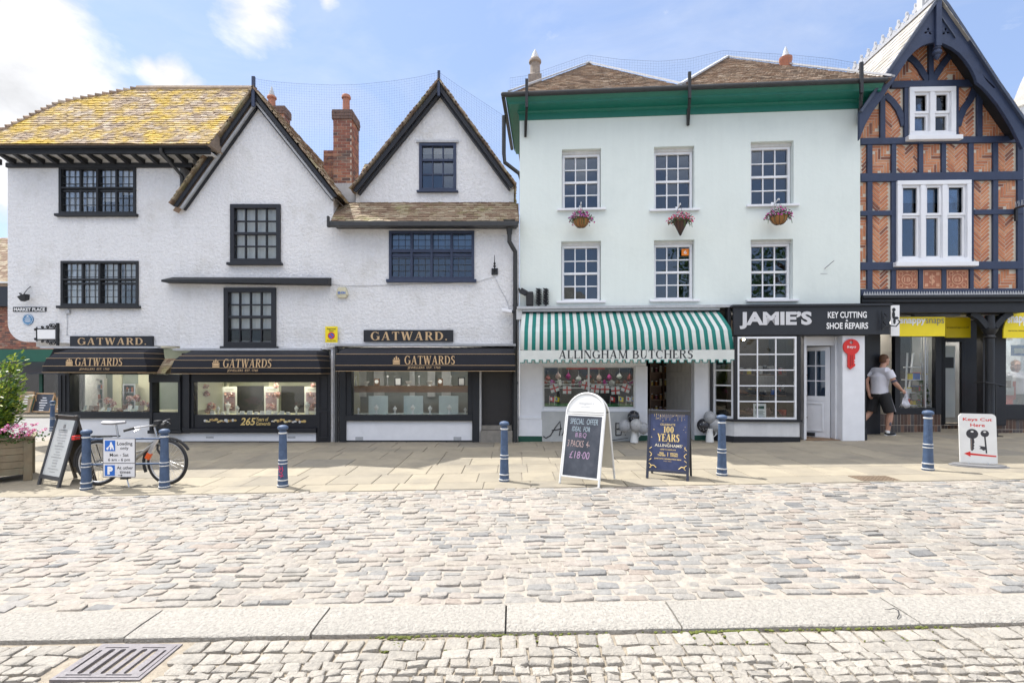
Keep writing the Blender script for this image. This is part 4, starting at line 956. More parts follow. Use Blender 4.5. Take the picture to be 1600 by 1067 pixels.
mb = MB(); mb.prism([(PA[0]-.01, -.0), (PB[0]-.04, -db-.003), (PC[0]+.07, -db-.003), (PC[0]+.07, -.0)], GB, gz(1195, 682, db), ax='xy'); mb.build('plinth_base', m_black, D, oD)
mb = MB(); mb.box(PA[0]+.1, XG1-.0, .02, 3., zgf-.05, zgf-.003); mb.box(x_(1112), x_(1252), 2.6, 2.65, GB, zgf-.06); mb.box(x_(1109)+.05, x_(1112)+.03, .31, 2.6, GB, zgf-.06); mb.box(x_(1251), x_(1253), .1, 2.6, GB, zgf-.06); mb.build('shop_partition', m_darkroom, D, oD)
# bright pillar and open doorway
r = gr_(1305, 524, 1340, 684, .0)
mb = MB(); mb.box(x_(1252)-.0, x_(1256), -.12, .1, GB, gz(1252, 524)); mb.box(x_(1256), x_(1305), .0, .1, gz(1280, 540), gz(1280, 524)); mb.box(x_(1306), x_(1340), -.25, .12, GB, gz(1320, 524, .25)); mb.box(x_(1303), x_(1306)-.002, -.05, 1.2, GB, gz(1300, 524)); mb.box(x_(1256), x_(1303)-.002, 1.22, 1.26, GB, 2.6)
mb.build('door_surround', m_whitepaint, D, oD, bevel=.006)
mb = MB(); mb.box(x_(1341), x_(1344), -.2, .1, GB, gz(1343, 524)); mb.box(x_(1340)+.002, x_(1345), -.22, -.1, GB, gz(1343, 668)); mb.build('corner_post', m_black, D, oD)
mb = MB(); dx = x_(1303); dz0, dz1 = .1, gz(1290, 541)
mb.X = Matrix.Translation((dx-.01, .12, 0)) @ Matrix.Rotation(R(180-38), 4, 'Z'); dw = .72
zp = dz0+(dz1-dz0)*.44
mb.frame(0, dw, dz0, dz1, .09, 0, .045); mb.box(.09, dw-.09, 0, .045, zp-.05, zp+.05); mb.box(.09, dw-.09, .012, .033, dz0+.09, zp-.05); mb.frame(.13, dw-.13, dz0+.16, zp-.1, .03, -.004, .05)
for k in (1, 2): c = .09+(dw-.18)*k/3; mb.box(c-.012, c+.012, .006, .04, zp+.05, dz1-.09)
for k in (1, 2): c = zp+.05+(dz1-.14-zp)*k/3; mb.box(.09, dw-.09, .007, .039, c-.012, c+.012)
X3 = mb.X.copy(); mb.X = None; dr = mb.build('door', m_whitepaint, D, oD, bevel=.004)
mb = MB(); mb.X = X3; mb.box(.08, dw-.08, .02, .024, zp+.04, dz1-.08); mb.build('pane', m_dkglass, dr, oD)
mb = MB(); mb.X = X3; mb.box(dw*.5-.08, dw*.5+.08, .048, .056, dz0+.05, dz0+.13); mb.build('letter_flap', m_ink, dr, oD); mb = MB(); mb.X = X3; mb.tube([(dw-.05, -.002, 1.0), (dw-.05, -.05, 1.0), (dw-.05, -.05, 1.15), (dw-.05, -.002, 1.15)], .01, 6); mb.build('handle', m_ink, dr, oD)
mb = MB(); mb.box(x_(1254), x_(1305), -.2, 1.2, GB, .135); mb.build('doorstep', m_floorwood, D, oD)
# fascia over the cobbler
df = .35
fr = gr_(1146, 479, 1391, 523, df)
mb = MB(); mb.box(fr[0], fr[1], -df, -df+.06, fr[2], fr[3]); mb.box(fr[0]-.02, fr[1]+.02, -df-.05, .0-.002, fr[3]+.002, fr[3]+.05); mb.box(fr[0], XG1+.0, -df+.06, -.002, fr[2]-.02, fr[2]+.02)
mb.box(x_(1132), fr[0]-.002, -df*.6, -.002, fr[2]+.0, fr[3]); mb.box(x_(1112), fr[0], -.1, -.002, z1b-.0, fr[2]); fb = mb.build('fascia', m_charcoal, D, oD, bevel=.004)
def gtext(fn, text, a, b, c, d_, y, **k):          # lettering fitted to photo pixels on this front
    rr = gr_(a, b, c, d_, -y); return fn(text, rr[0], rr[1], rr[2], rr[3], y, **k)
gtext(sans, "JAMIE’S", 1155, 487, 1268, 514, -df, bold=.045, depth=.015).build('lettering', m_silver, fb, oD)
mb = gtext(sans, "KEY CUTTING", 1293, 487, 1354, 497, -df, bold=.025, depth=.01); gtext(sans, "&", 1321, 499, 1325, 502.5, -df, bold=.02, depth=.01, mb=mb); gtext(sans, "SHOE REPAIRS", 1291, 504, 1356, 514, -df, bold=.025, depth=.01, mb=mb); mb.build('lettering', m_white, fb, oD)

# ================================================================== timber framed building
FT = Fac(7.44, 11.0, R(-2))
XT0 = 0.02
Tm, oT = FT.thing('timber_framed_building', 'tall timber framed building with herringbone brick panels and an arched bargeboard gable', 'building', 1.7, 0, 0)
def tp(px, py, d=0.): return FT.p(px, py, d)
def tx(px, d=0.): return FT.p(px, 300, d)[0]
def tz(py, d=0., px=1465): return FT.p(px, py, d)[1]
XT1 = tx(1596); zt0 = tz(462)
apx, apz = tp(1464, 22); 
wA = FT.rect(1398, 284, 1513, 411); wB = FT.rect(1417, 139, 1489, 216)
eL = (XT0, tz(190)); eR = (XT1, tz(215))
mb = MB(); mb.prism([(XT0, zt0), (XT1, zt0), eR, (apx, apz), eL], 0, .25, [rectl(*wA), rectl(*wB)])
mb.box(XT0, XT0+.25, .25, 6, zt0, eL[1]-.1); mb.box(XT1-.25, XT1, .25, 6, zt0, eR[1]-.1); mb.box(XT0+.25, XT1-.25, 5.75, 6, -.2, eL[1]); mb.box(XT0+.25, XT1-.25, .25, 5.75, zt0+.002, zt0+.2)
mb.box(XT0+.25, XT1-.25, .25, 5.75, tz(226), tz(216))
mb.build('wall', m_mortar, Tm, oT)
# herringbone infill
mb = MB(); BW = .06; BN = 4
def hbone(x0, x1, z0, z1, ang, test=None):
    c, s = math.cos(ang), math.sin(ang); cx, cz = (x0+x1)/2, (z0+z1)/2; R_ = math.hypot(x1-x0, z1-z0)/2+.3; n = int(R_/BW)+4; g = .013; ex = .03
    for i in range(-n, n+1):
        for j in range(-int(n/BN)-2, int(n/BN)+3):
            ox, oz = i*BW+j*BN*BW, i*BW-j*BN*BW
            for (a, b, w, h) in ((ox, oz, BN*BW, BW), (ox, oz+BW, BW, BN*BW)):
                mx, mz = a+w/2, b+h/2; X, Z = cx+mx*c-mz*s, cz+mx*s+mz*c
                if x0-ex < X < x1+ex and z0-ex < Z < z1+ex and (test is None or test(X, Z)):
                    e = random.uniform(.004, .009); P = []
                    for y in (-e, .005):
                        for (p, q_) in ((a+g/2, b+g/2), (a+w-g/2, b+g/2), (a+w-g/2, b+h-g/2), (a+g/2, b+h-g/2)):
                            U, V_ = cx+p*c-q_*s, cz+p*s+q_*c; U = min(max(U, x0-.05), x1+.05); V_ = min(max(V_, z0-.05), z1+.05); P.append((U, y, V_))
                    mb.hexa([P[0], P[1], P[5], P[4], P[3], P[2], P[6], P[7]])
cols_ = [(1343, 1353), (1361, 1391), (1398, 1433), (1440, 1469), (1476, 1511), (1519, 1549), (1557, 1587)]
colsr = [(1343, 1353), (1361, 1391), None, None, None, (1519, 1549), (1557, 1587)]
ang45, a0 = R(45), 0.
for k, (a, b) in enumerate(cols_): hbone(tx(a), tx(b), tz(271), tz(226), ang45 if k % 2 == 0 else a0)
for (ya, yb, sel, ph) in ((329, 284, (0, 1, 5, 6), 0), (410, 337, (0, 1, 5, 6), 0), (452, 422, (0, 1, 5, 6), 1)):
    for k in sel:
        a, b = cols_[k]; hbone(tx(a), tx(b), tz(ya), tz(yb), {0: a0, 1: ang45, 5: ang45, 6: a0 if ya != 410 else ang45}[k])
def inside(m): 
    return lambda X, Z: (Z < eL[1]+(X-eL[0])/(apx-eL[0])*(apz-eL[1])-.05) if X < apx else (Z < eR[1]+(X-eR[0])/(apx-eR[0])*(apz-eR[1])-.05)
for (a, b, an) in ((1343, 1373, a0), (1381, 1410, ang45), (1410, 1417, ang45), (1489, 1496, ang45), (1496, 1524, ang45), (1532, 1587, a0)): hbone(tx(a), tx(b), tz(217), tz(139), an, inside(0))
for (a, b, an) in ((1396, 1425, a0), (1425, 1449, ang45), (1456, 1482, ang45), (1482, 1530, a0)): hbone(tx(a), tx(b), tz(128), tz(45), an, inside(0))
mb.build('brick_infill', m_orangebrick, Tm, oT, recalc=False)
# oak frame: each member is laid 2 mm further out than the last so that no faces share a plane
mb = MB(); kk = [0]
def beam(x0, x1, z0, z1, p=.045):
    kk[0] += 1; mb.box(x0, x1, -p-.0011*(kk[0] % 9), .02, z0, z1)
for (ya, yb) in ((284, 271), (226, 216), (422, 410), (462, 452)): beam(XT0, XT1, tz(ya), tz(yb), .06)
beam(tx(1390), tx(1530), tz(138.5), tz(128), .06); beam(XT0, tx(1391), tz(337), tz(329.5), .05); beam(tx(1519), XT1, tz(337), tz(329.5), .05)
for (a, b) in ((1353, 1361), (1391, 1398), (1513, 1519), (1549, 1557), (1587, 1597)): beam(tx(a), tx(b), tz(452), tz(284), .045)
for (a, b) in ((1433, 1440), (1469, 1476), ): beam(tx(a), tx(b), tz(452), tz(422), .045)
for k in range(6): beam(tx(cols_[k][1]), tx(cols_[k+1][0]), tz(271), tz(226), .045)
beam(tx(1587), tx(1597), tz(271), tz(226), .045)
for (a, b, c, d__) in ((1373, 1381, 216, 150), (1410.5, 1417, 216, 138), (1489, 1495, 216, 138), (1524, 1532, 216, 138), (1448.5, 1456, 128, 62)): beam(tx(a), tx(b), tz(c), tz(d__), .05)
def brace(pts, w):                       # curved brace from photo pixels
    kk[0] += 1; y = -.042-.0011*(kk[0] % 9); P = [Vector((tp(a, b)[0], tp(a, b)[1])) for a, b in pts]
    Lp, Rp = [], []
    for k, p in enumerate(P):
        t = (P[min(k+1, len(P)-1)]-P[max(k-1, 0)]).normalized(); n = Vector((-t.y, t.x))*w/2; Lp.append(p+n); Rp.append(p-n)
    for k in range(len(P)-1):
        q4 = [Lp[k], Lp[k+1], Rp[k+1], Rp[k]]
        mb.hexa([(q_.x, y, q_.y) for q_ in q4]+[(q_.x, .02, q_.y) for q_ in q4])
brace([(1411, 198), (1408, 186), (1402, 172), (1393, 160), (1382, 150)], .13); brace([(1495, 198), (1498, 186), (1504, 172), (1514, 158), (1522, 140)], .13)
brace([(1450, 130), (1443, 120), (1436, 108), (1427, 97), (1417, 89)], .13); brace([(1455, 130), (1461, 119), (1469, 106), (1478, 94), (1490, 80)], .13)
mb.build('timber_frame', m_navy, Tm, oT, bevel=.006)
# dated terracotta tiles
for (a, b, tt) in ((1399, 1433, '18'), (1440, 1470, 'S'), (1477, 1512, '63')):
    mb = MB(); x0, x1, z0, z1 = tx(a), tx(b), tz(452), tz(422); mb.box(x0, x1, -.02, .0-.001, z0, z1); tl_ = mb.build('terracotta_tile', m_terra, Tm, oT, bevel=.008)
    mt = M('pale_terracotta', (.62, .34, .22), .8, .15, 9); mb = MB(); mb.frame(x0+.012, x1-.012, z0+.012, z1-.012, .014, -.028, -.0205)
    cx, cz, hw = (x0+x1)/2, (z0+z1)/2, (x1-x0)/2
    if tt == 'S':
        for sx in (-1, 1):
            for sz in (-1, 1): mb.box(cx+sx*hw*.6-.035, cx+sx*hw*.6+.035, -.027, -.0205, cz+sz*.12-.035, cz+sz*.12+.035)
        sans('S', cx-.06, cx+.06, cz-.09, cz+.09, -.0205, .03, mb=mb); mb.box(cx-.012, cx+.012, -.0275, -.0205, cz-.12, cz+.12)
    else:
        mb.tube([(cx+.11*math.cos(R(30*k)), -.022, cz+.11*math.sin(R(30*k))) for k in range(12)], .014, 6, closed=True)
        for k in range(4):
            an = R(45+90*k); ux, uz = cx+hw*.68*math.cos(an)*1.2, cz+.17*math.sin(an)*1.05
            mb.tube([(ux+.045*math.cos(R(60*j)), -.022, uz+.045*math.sin(R(60*j))) for j in range(6)], .01, 5, closed=True)
        for k in range(4): an = R(90*k); mb.ell((cx+hw*.75*math.cos(an), -.022, cz+.17*math.sin(an)), (.028, .012, .028), 8, 5)
        sans(tt, cx-.065, cx+.065, cz-.05, cz+.05, -.0205, .03, mb=mb)
    mb.build('relief', mt, tl_, oT)
# windows
def timberwin(r, cols, z_tr, fw):
    x0, x1, z0, z1 = r; mb = MB(); mb.frame(x0, x1, z0, z1, fw, -.09, .08)
    for k in range(1, cols): c = x0+fw+(x1-x0-2*fw)*k/cols; mb.box(c-.05, c+.05, -.08, .08, z0+fw, z1-fw)
    w_ = mb.build('window', m_whitepaint, Tm, oT, bevel=.008)
    mb = MB()
    for k in range(cols):
        a = x0+fw+(x1-x0-2*fw)*k/cols+(.052 if k else .002); b = x0+fw+(x1-x0-2*fw)*(k+1)/cols-(.052 if k < cols-1 else .002); zm = z0+fw+(z1-z0-2*fw)*z_tr
        mb.frame(a, b, zm-.02, z1-fw-.002, .05, -.045, .0); mb.frame(a, b, z0+fw+.002, zm-.022, .05, -.02, .03)
    mb.build('sash', m_whitepaint, w_, oT, bevel=.004)
    mb = MB(); mb.box(x0+fw, x1-fw, .032, .038, z0+fw, z1-fw); mb.build('pane', m_dkglass, w_, oT)
    mb = MB(); mb.box(x0-.08, x1+.08, -.17, -.002, z0-.1, z0-.002); mb.build('sill', m_whitepaint, w_, oT, bevel=.01)
    return w_
ww = timberwin(wA, 3, .6, .09); timberwin(wB, 2, .5, .1)
mb = MB(); mb.box(wA[0]+.1, wA[1]-.1, .1, .105, wA[3]-.42, wA[3]-.1); mb.build('blind', m_curtain, ww, oT)
# ornamental cresting strip and jetty mouldings
mb = MB()
for k in range(62):
    x = XT0+.02+k*(XT1-XT0-.04)/62; mb.prism([(x, tz(462)), (x+.055, tz(462)), (x+.0275, tz(456))], -.11, -.095)
mb.build('ornamental_strip', m_lead, Tm, oT)
mb = MB(); mb.box(XT0, XT1+.05, -.15, .3, tz(467), tz(462)-.002); mb.box(XT0, XT1+.05, -.1, .3, tz(473), tz(467)-.002); mb.box(XT0, XT1+.05, -.04, .4, tz(489), tz(473)-.002); mb.build('jetty_beam', m_blackwood, Tm, oT, bevel=.012)
# bargeboard with arched underside, pierced trefoils and pendant
db_ = .42
def tb(px, py): return FT.p(px, py, db_)
inner = [(1343, 219), (1352, 196), (1363, 176), (1375, 159), (1387, 141), (1399, 124), (1409, 108), (1420, 91), (1430, 80), (1441, 72), (1452, 68), (1464, 66.5), (1476, 69), (1488, 75), (1499, 83), (1509, 94), (1518, 107), (1524, 119), (1527, 129), (1537, 137), (1548, 149), (1560, 164), (1573, 184), (1583, 201), (1591, 218), (1598, 233)]
outer = [(1605, 228), (1606, 198), (1590, 176), (1558, 130), (1528, 84), (1502, 44), (1478, 8), (1466, -6), (1458, 6), (1441, 31), (1420, 62), (1396, 97), (1372, 132), (1343, 174)]
tre = []
for cx, cz, sg in ((1450.5, 50, -1), (1478, 50, 1)):
    for an in (90, 210+10*sg, 330+10*sg):
        d1 = (math.cos(R(an))*6.3, -math.sin(R(an))*6.3); nx, nz = -d1[1]*.3, d1[0]*.3
        b0 = (cx+d1[0]*.18, cz+d1[1]*.18); m0 = (cx+d1[0]*.6, cz+d1[1]*.6); e0_ = (cx+d1[0]*1.1, cz+d1[1]*1.1)
        tre.append([tb(*b0), tb(m0[0]+nx, m0[1]+nz), tb(*e0_), tb(m0[0]-nx, m0[1]-nz)])
slot = [tb(1537, 119), tb(1542, 127), tb(1553, 138), tb(1556, 137)]
mb = MB(); mb.prism([tb(*p) for p in inner+outer], -db_, -db_+.07, tre+[slot]); bbo = mb.build('bargeboard', m_navy, Tm, oT, bevel=.008)
mb = MB(); op = [tb(*p) for p in outer[1:]]
for (a, b) in zip(op, op[1:]): mb.bar((a[0], -db_-.03, a[1]-.03), (b[0], -db_-.03, b[1]-.03), .06, .055)
mb.bar((*tb(1470, 28)[:1], -db_-.015, tb(1470, 28)[1]), (tb(1492, 60)[0], -db_-.015, tb(1492, 60)[1]), .03, .02)
mb.build('barge_moulding', M('light_navy_paint', (.055, .07, .11), .5, .2, 8), bbo, oT)
mb = MB(); pxx, _ = tb(1464, 40); z_a, z_b = tb(1464, 4)[1], tb(1464, 74)[1]; mb.box(pxx-.055, pxx+.055, -db_-.06, -db_-.001, z_b, z_a)
mb.lathe([(.05, 0), (.075, -.03), (.05, -.06), (.085, -.1), (.085, -.14), (.05, -.17), (.06, -.2), (.03, -.25), (.005, -.27)], 12, (pxx, -db_-.0, z_b)); mb.build('pendant', m_navy, bbo, oT, smooth=40)
mb = MB()                                # soffit boards between barge and wall
ap_ = tb(1464, 0)
lb = tb(1343, 178); rb2 = tb(1606, 200)
tc_ = (.02-lb[0])/(ap_[0]-lb[0]); lq = (.02, lb[1]+tc_*(ap_[1]-lb[1])); dcut = tc_*math.hypot(ap_[0]-lb[0], ap_[1]-lb[1])
for Q in (lq, rb2): mb.quad((ap_[0], -db_+.07, ap_[1]-.1), (Q[0], -db_+.07, Q[1]-.1), (Q[0], 6, Q[1]-.1), (ap_[0], 6, ap_[1]-.1))
mb.build('roof_soffit', m_blackwood, Tm, oT, recalc=False)
# slate roof
mb = MB()
for Q, dep in ((lb, 6.3), (rb2, 6.3)):
    dirx = Vector((Q[0]-ap_[0], 0, Q[1]-ap_[1])).normalized(); ext = 1.9 if Q is lb else .05; Qx = Vector((ap_[0], 0, ap_[1]))+dirx*(math.hypot(Q[0]-ap_[0], Q[1]-ap_[1])+ext)
    L_ = (Qx-Vector((ap_[0], 0, ap_[1]))).length
    tiles(mb, Vector((Qx.x, -db_-.06, Qx.z+.02)), (0, 1, 0), -dirx, [(0, 0), (dep, 0), (dep, L_), (0, L_)] if Q is rb2 else [(2.0, 0), (dep, 0), (dep, L_), (0, L_), (0, ext+dcut+.11), (2.0, ext+dcut+.1)], tw=.3, gauge=.2, lift=.018, th=.01, jit=.003)
rT = mb.build('roof', m_slate, Tm, oT)
mb = MB(); rz = ap_[1]+.03; mb.bar((ap_[0], -db_-.05, rz), (ap_[0], 6, rz), .14, .08)
mb.build('ridge', m_lead, rT, oT)
mb = MB(); k = 0
while k < 24:
    y = -.1+k*.26; w_ = .1; x = ap_[0]
    mb.prism([(y-w_*.25, rz+.02), (y+w_*.25, rz+.02), (y+w_*.2, rz+.1), (y+w_*.75, rz+.13), (y+w_*.75, rz+.19), (y+w_*.25, rz+.2), (y+w_*.2, rz+.27), (y, rz+.31), (y-w_*.2, rz+.27), (y-w_*.25, rz+.2), (y-w_*.75, rz+.19), (y-w_*.75, rz+.13), (y-w_*.2, rz+.1)], x-.025, x+.025, ax='yz')
    y2 = y+.13; mb.prism([(y2-.03, rz+.02), (y2+.03, rz+.02), (y2+.05, rz+.1), (y2, rz+.16), (y2-.05, rz+.1)], x-.02, x+.02, ax='yz'); k += 1
mb.build('ridge_cresting', m_lead, rT, oT)
mb = MB(); mb.box(ap_[0]-.06, ap_[0]+.06, -.1, .05, rz+.05, rz+.9); mb.build('finial', m_offwhite, rT, oT)
# ground floor of the timber building: recessed photo shop
ys = .9; ZG = .12
def sp(px, py, y=ys): return FT.p(px, py, -y)
def sr(px0, py0, px1, py1, y=ys): return FT.rect(px0, py0, px1, py1, -y)
m_blk = m_black
mb = MB()
r = sr(1406, 526, 1461, 637)
mb.box(sp(1340, 600)[0], sp(1362, 600)[0], ys-.3, ys+.1, ZG, tz(489)); mb.box(sp(1362, 600)[0], r[0]-.12, ys+.5, ys+.55, ZG, tz(489))
mb.box(r[0]-.12, r[0], ys-.02, ys+.1, r[2]-.15, tz(489)); mb.box(r[1], r[1]+.13, ys-.02, ys+.1, r[2]-.15, tz(489)); mb.box(r[0], r[1], ys, ys+.1, r[3], tz(489)); mb.box(r[0], r[1], ys-.01, ys+.1, r[2]-.15, r[2])
sfT = mb.build('shopfront', m_blk, Tm, oT, bevel=.006)
mb = MB(); mb.box(r[0], r[1], ys+.04, ys+.046, r[2], r[3]); xm = r[0]+(r[1]-r[0])*.75; mb.build('pane', m_glass, sfT, oT)
mb = MB(); mb.box(xm-.015, xm+.015, ys+.02, ys+.07, r[2], r[3]); mb.box(xm+.12, xm+.14, ys+.3, ys+.32, r[2], r[3]); mb.box(xm+.25, xm+.27, ys+.3, ys+.32, r[2], r[3]); mb.build('mullion', m_metal, sfT, oT)
def brickwall(mb, x0, x1, y, z0, z1, soldier=True):
    x = x0
    while x < x1-.02:
        w_ = min(.075, x1-x); mb.box(x+.004, x+w_-.004, y-random.uniform(.003, .008), y+.05, (z0+z1)/2+.006, z1); mb.box(x+.004, x+w_-.004, y-random.uniform(.003, .008), y+.05, z0, (z0+z1)/2-.004); x += .075
m_dbrick = M('glazed_dark_brick', (.12, .07, .055), .35, .3, 12, .2, 50, island=.4, islcol=[(0, (.13, .07, .05)), (.35, (.08, .055, .05)), (.6, (.17, .095, .065)), (.85, (.07, .06, .06))])
mb = MB(); zr = r[2]-.152; mb.box(sp(1345, 600)[0], r[1]+.13, ys+.0, ys+.08, ZG-.1, zr); mb.build('stall_riser', m_mortar, Tm, oT)
mb = MB(); brickwall(mb, sp(1345, 600)[0], r[1]+.14, ys-.0, ZG-.05, zr); mb.build('riser_brickwork', m_dbrick, Tm, oT, recalc=False)
mb = MB(); mb.box(sp(1345, 600)[0], r[1]+.16, ys+.5, ys+.55, .0, ZG+.0); mb.box(XT0-.5, XT1+1.2, 3.6, 3.65, .0, tz(489)); mb.box(XT0-.3, XT0-.25, ys+.1, 3.6, 0, tz(489)); mb.build('rear_wall', m_darkroom, Tm, oT)
mb = MB(); mb.box(XT0-.3, XT1+1, .4, 3.6, tz(489)+.0, tz(489)+.05); mb.build('shop_ceiling', m_offwhite, Tm, oT)
m_lampT = emit('ceiling_lamp', (1, .95, .88), 9.)
for a_ in (.5, 3.6): mb = MB(); mb.box(a_, a_+1.5, 1.9, 2.2, tz(489)-.06, tz(489)-.002); mb.build('ceiling_light', m_lampT, Tm, oT)
mb = MB(); mb.box(x_(860), x_(985), .6, .66, zgf-.06, zgf-.004); mb.build('ceiling_light', m_lampT, D, oD)
mb = MB(); mb.box(x_(1165), x_(1235), .7, .76, zgf-.11, zgf-.054); mb.build('ceiling_light', m_lampT, D, oD)
# doorway
yd = 1.7; dr = sr(1470, 528, 1508, 668, yd)
mb = MB(); mb.box(sp(1461, 600, yd)[0], dr[0], yd-.1, yd+.05, ZG, tz(489)); mb.box(dr[1], sp(1530, 600, yd)[0]+.3, yd-.0, yd+.08, ZG, tz(489)); mb.box(dr[0], dr[1], yd, yd+.08, dr[3], tz(489))
wd = (dr[1]-dr[0])
mb.frame(dr[0], dr[1], dr[2], dr[3], .1, yd-.02, yd+.05); dd = mb.build('door', m_blk, Tm, oT, bevel=.005)
gd = sr(1472, 540, 1493, 655, yd); mb = MB(); mb.box(gd[0], gd[1], yd+.01, yd+.016, gd[2]+.05, gd[3]); mb.build('pane', M('frosted_door_glass', (.62, .66, .64), .15, .08, 2), dd, oT)
mb = MB(); mb.box(gd[0]+.03, gd[0]+.28, yd-.0, yd+.008, sp(1480, 575, yd)[1], sp(1480, 558, yd)[1]); mb.build('door_notice', m_ink, dd, oT)
mb = MB(); xa, xb = sp(1461, 600, yd)[0]-.05, sp(1530, 600, yd)[0]+.3; mb.box(xa, xb, yd-.25, yd+.3, ZG-.1, ZG+.14); mb.build('doorstep', m_mortar, Tm, oT)
mb = MB(); brickwall(mb, xa, xb, yd-.25, ZG-.05, ZG+.145); mb.build('step_brickwork', m_dbrick, Tm, oT, recalc=False)
# right bay and column
yr = .55; rr = sr(1569, 527, 1640, 632, yr)
mb = MB(); mb.box(sp(1533, 600, yr)[0], rr[0]-.0, yr-.05, yr+.12, ZG+.25, tz(489)); mb.box(rr[0], rr[1], yr, yr+.1, rr[3], tz(489)); mb.box(rr[0], rr[1], yr-.04, yr+.1, sp(1590, 655, yr)[1], rr[2]); mb.box(rr[1], rr[1]+.2, yr-.04, yr+.1, ZG, tz(489)); sfT2 = mb.build('shopfront', m_blk, Tm, oT, bevel=.006)
mb = MB(); mb.box(rr[0], rr[1], yr+.03, yr+.036, rr[2], rr[3]); mb.build('pane', glass('clear_shop_glass', (.95, .97, .96), .7, .0), sfT2, oT)
mb = MB(); zr2 = sp(1590, 655, yr)[1]; mb.box(sp(1533, 600, yr)[0], rr[1]+.3, yr+.0, yr+.15, 0, zr2-.002); mb.build('stall_riser', m_mortar, Tm, oT)
mb = MB(); brickwall(mb, sp(1533, 600, yr)[0], rr[1]+.3, yr, .05, zr2-.004); mb.build('riser_brickwork', m_dbrick, Tm, oT, recalc=False)
mb = MB(); cx, zb_, yc = tx(1553), .2, .1
zc1 = tz(520); mb.lathe([(.13, zb_), (.13, zb_+.12), (.1, zb_+.16), (.085, zb_+.2), (.075, zc1-.9), (.08, zc1-.12), (.11, zc1-.09), (.08, zc1-.04), (.13, zc1+.04), (.14, zc1+.08), (.09, zc1+.1), (.085, tz(492))], 14, (cx, yc, 0)); mb.box(cx-.15, cx+.15, yc-.15, yc+.15, zb_-.15, zb_-.0)
mb.build('column', m_iron, Tm, oT, smooth=35)
mb = MB()                                 # curved jetty bracket
for sg in (1, -1):
    pts = [(cx+sg*.08, zc1+.12), (cx+sg*.14, zc1+.2), (cx+sg*.25, zc1+.33), (cx+sg*.42, zc1+.43)]
    for a, b in zip(pts, pts[1:]): mb.bar((a[0], yc, a[1]), (b[0], yc, b[1]), .12, .12)
mb.build('jetty_bracket', m_blackwood, Tm, oT)
mb = MB(); mb.tube([(tx(1536), .2, tz(598)), (tx(1537), -.05, tz(597)), (tx(1552), -.06, tz(600)), (tx(1566), -.05, tz(603)), (tx(1569), .1, tz(603))], .015, 8); mb.tube([(tx(1552), -.06, tz(600)), (tx(1552), -.06, tz(655))], .012, 8); mb.build('handrail', m_iron, Tm, oT, smooth=45)
# ------------------------------------------------------------------ neighbours in the background
Sp = thing('neighbouring_building', 'pale building at the far right edge with a conical slate turret', 'building', ray(1640, 600, 17)*1.0)
ofs = Sp.location.copy(); Sp.location.z = 0; ofs.z = 0
P0 = ray(1592, 300, 16.); mb = MB(); mb.box(P0.x+.05, P0.x+5, 16, 22, 0, ray(0, 170, 16).z); mb.build('wall', m_offwhite, Sp, ofs)
mb = MB()
for k in range(4): mb.box(P0.x+.25+k*1.1, P0.x+.85+k*1.1, 15.97, 16-.002, ray(0, 330, 16).z, ray(0, 215, 16).z); mb.box(P0.x+.25+k*1.1, P0.x+.85+k*1.1, 15.97, 16-.002, ray(0, 460, 16).z, ray(0, 370, 16).z)
mb.build('window', m_dkglass, Sp, ofs)
mb = MB(); c = ray(1606, 300, 17.2); zA, zB = ray(0, 165, 17.2).z, ray(0, 96, 17.2).z; mb.lathe([(.62, zA-.1), (.52, zA+.1), (.3, zA+.8), (.03, zB)], 12, (c.x+.15, 17.2, 0)); mb.tube([(c.x+.15, 17.2, zB-.1), (c.x+.15, 17.2, zB+.7)], .015, 6); mb.build('turret_roof', m_slate, Sp, ofs)
mb = MB(); mb.lathe([(.5, ray(0, 250, 17.2).z), (.5, zA-.08)], 12, (c.x+.15, 17.2, 0)); mb.build('turret', m_offwhite, Sp, ofs)
# brick shop across the side street (far left)
Yb = 20.
BK = thing('brick_building', 'red brick building with a green shopfront across the side street', 'building', (-20, Yb, 0))
def bq(px, py): p = ray(px, py, Yb); return p.x+20, p.z
mb = MB(); xa, xb = -12, 5; zt_ = bq(0, 480)[1]; mb.box(xa, xb, 0, 6, -.1, zt_+.9)
mb.build('wall', m_mortar, BK)
mb = MB(); z = bq(0, 570)[1]; k = 0
while z < zt_+.8:
    x = -1.2-(k % 2)*.11
    while x < 4.6: mb.box(x, x+.205, -.012, .05, z, z+.062); x += .215
    z += .072; k += 1
mb.build('brickwork', m_brick, BK, recalc=False)
mb = MB(); mb.box(xa, xb, -.3, -.001, zt_, zt_+.75); mb.build('fascia_band', m_charcoal, BK)
mb = MB(); O = Vector((-6, -.35, zt_+.92)); tiles(mb, O, (1, 0, 0), (0, .7, .7), [(0, 0), (10.5, 0), (10.5, 3.2), (0, 3.2)], tw=.2, gauge=.14, lift=.03, th=.02); mb.box(-6, 4.5, -.3, 0, zt_+.76, zt_+.9); mb.build('roof', m_tilelichen, BK)
mb = MB(); zf = bq(0, 572)[1]; mb.box(-3, 4.5, -.1, -.013, zf, bq(0, 560)[1]+.35)
x = -2.6
while x < 4.4: mb.box(x, x+.12, -.08, -.013, 0, zf); x += 1.05
mb.box(-3, 4.5, -.07, -.013, 0, .5); mb.build('shopfront', M('dark_green_shop', (.012, .10, .06), .45, .15, 4), BK)
mb = MB(); mb.box(-3, 4.5, -.045, -.04, .5, zf); mb.build('pane', glass('far_glass', (.2, .22, .22), 1., .08), BK)
mb = MB(); mb.box(-3, 4.5, -.03, -.02, .3, zf); mb.build('shop_interior', m_darkroom, BK)
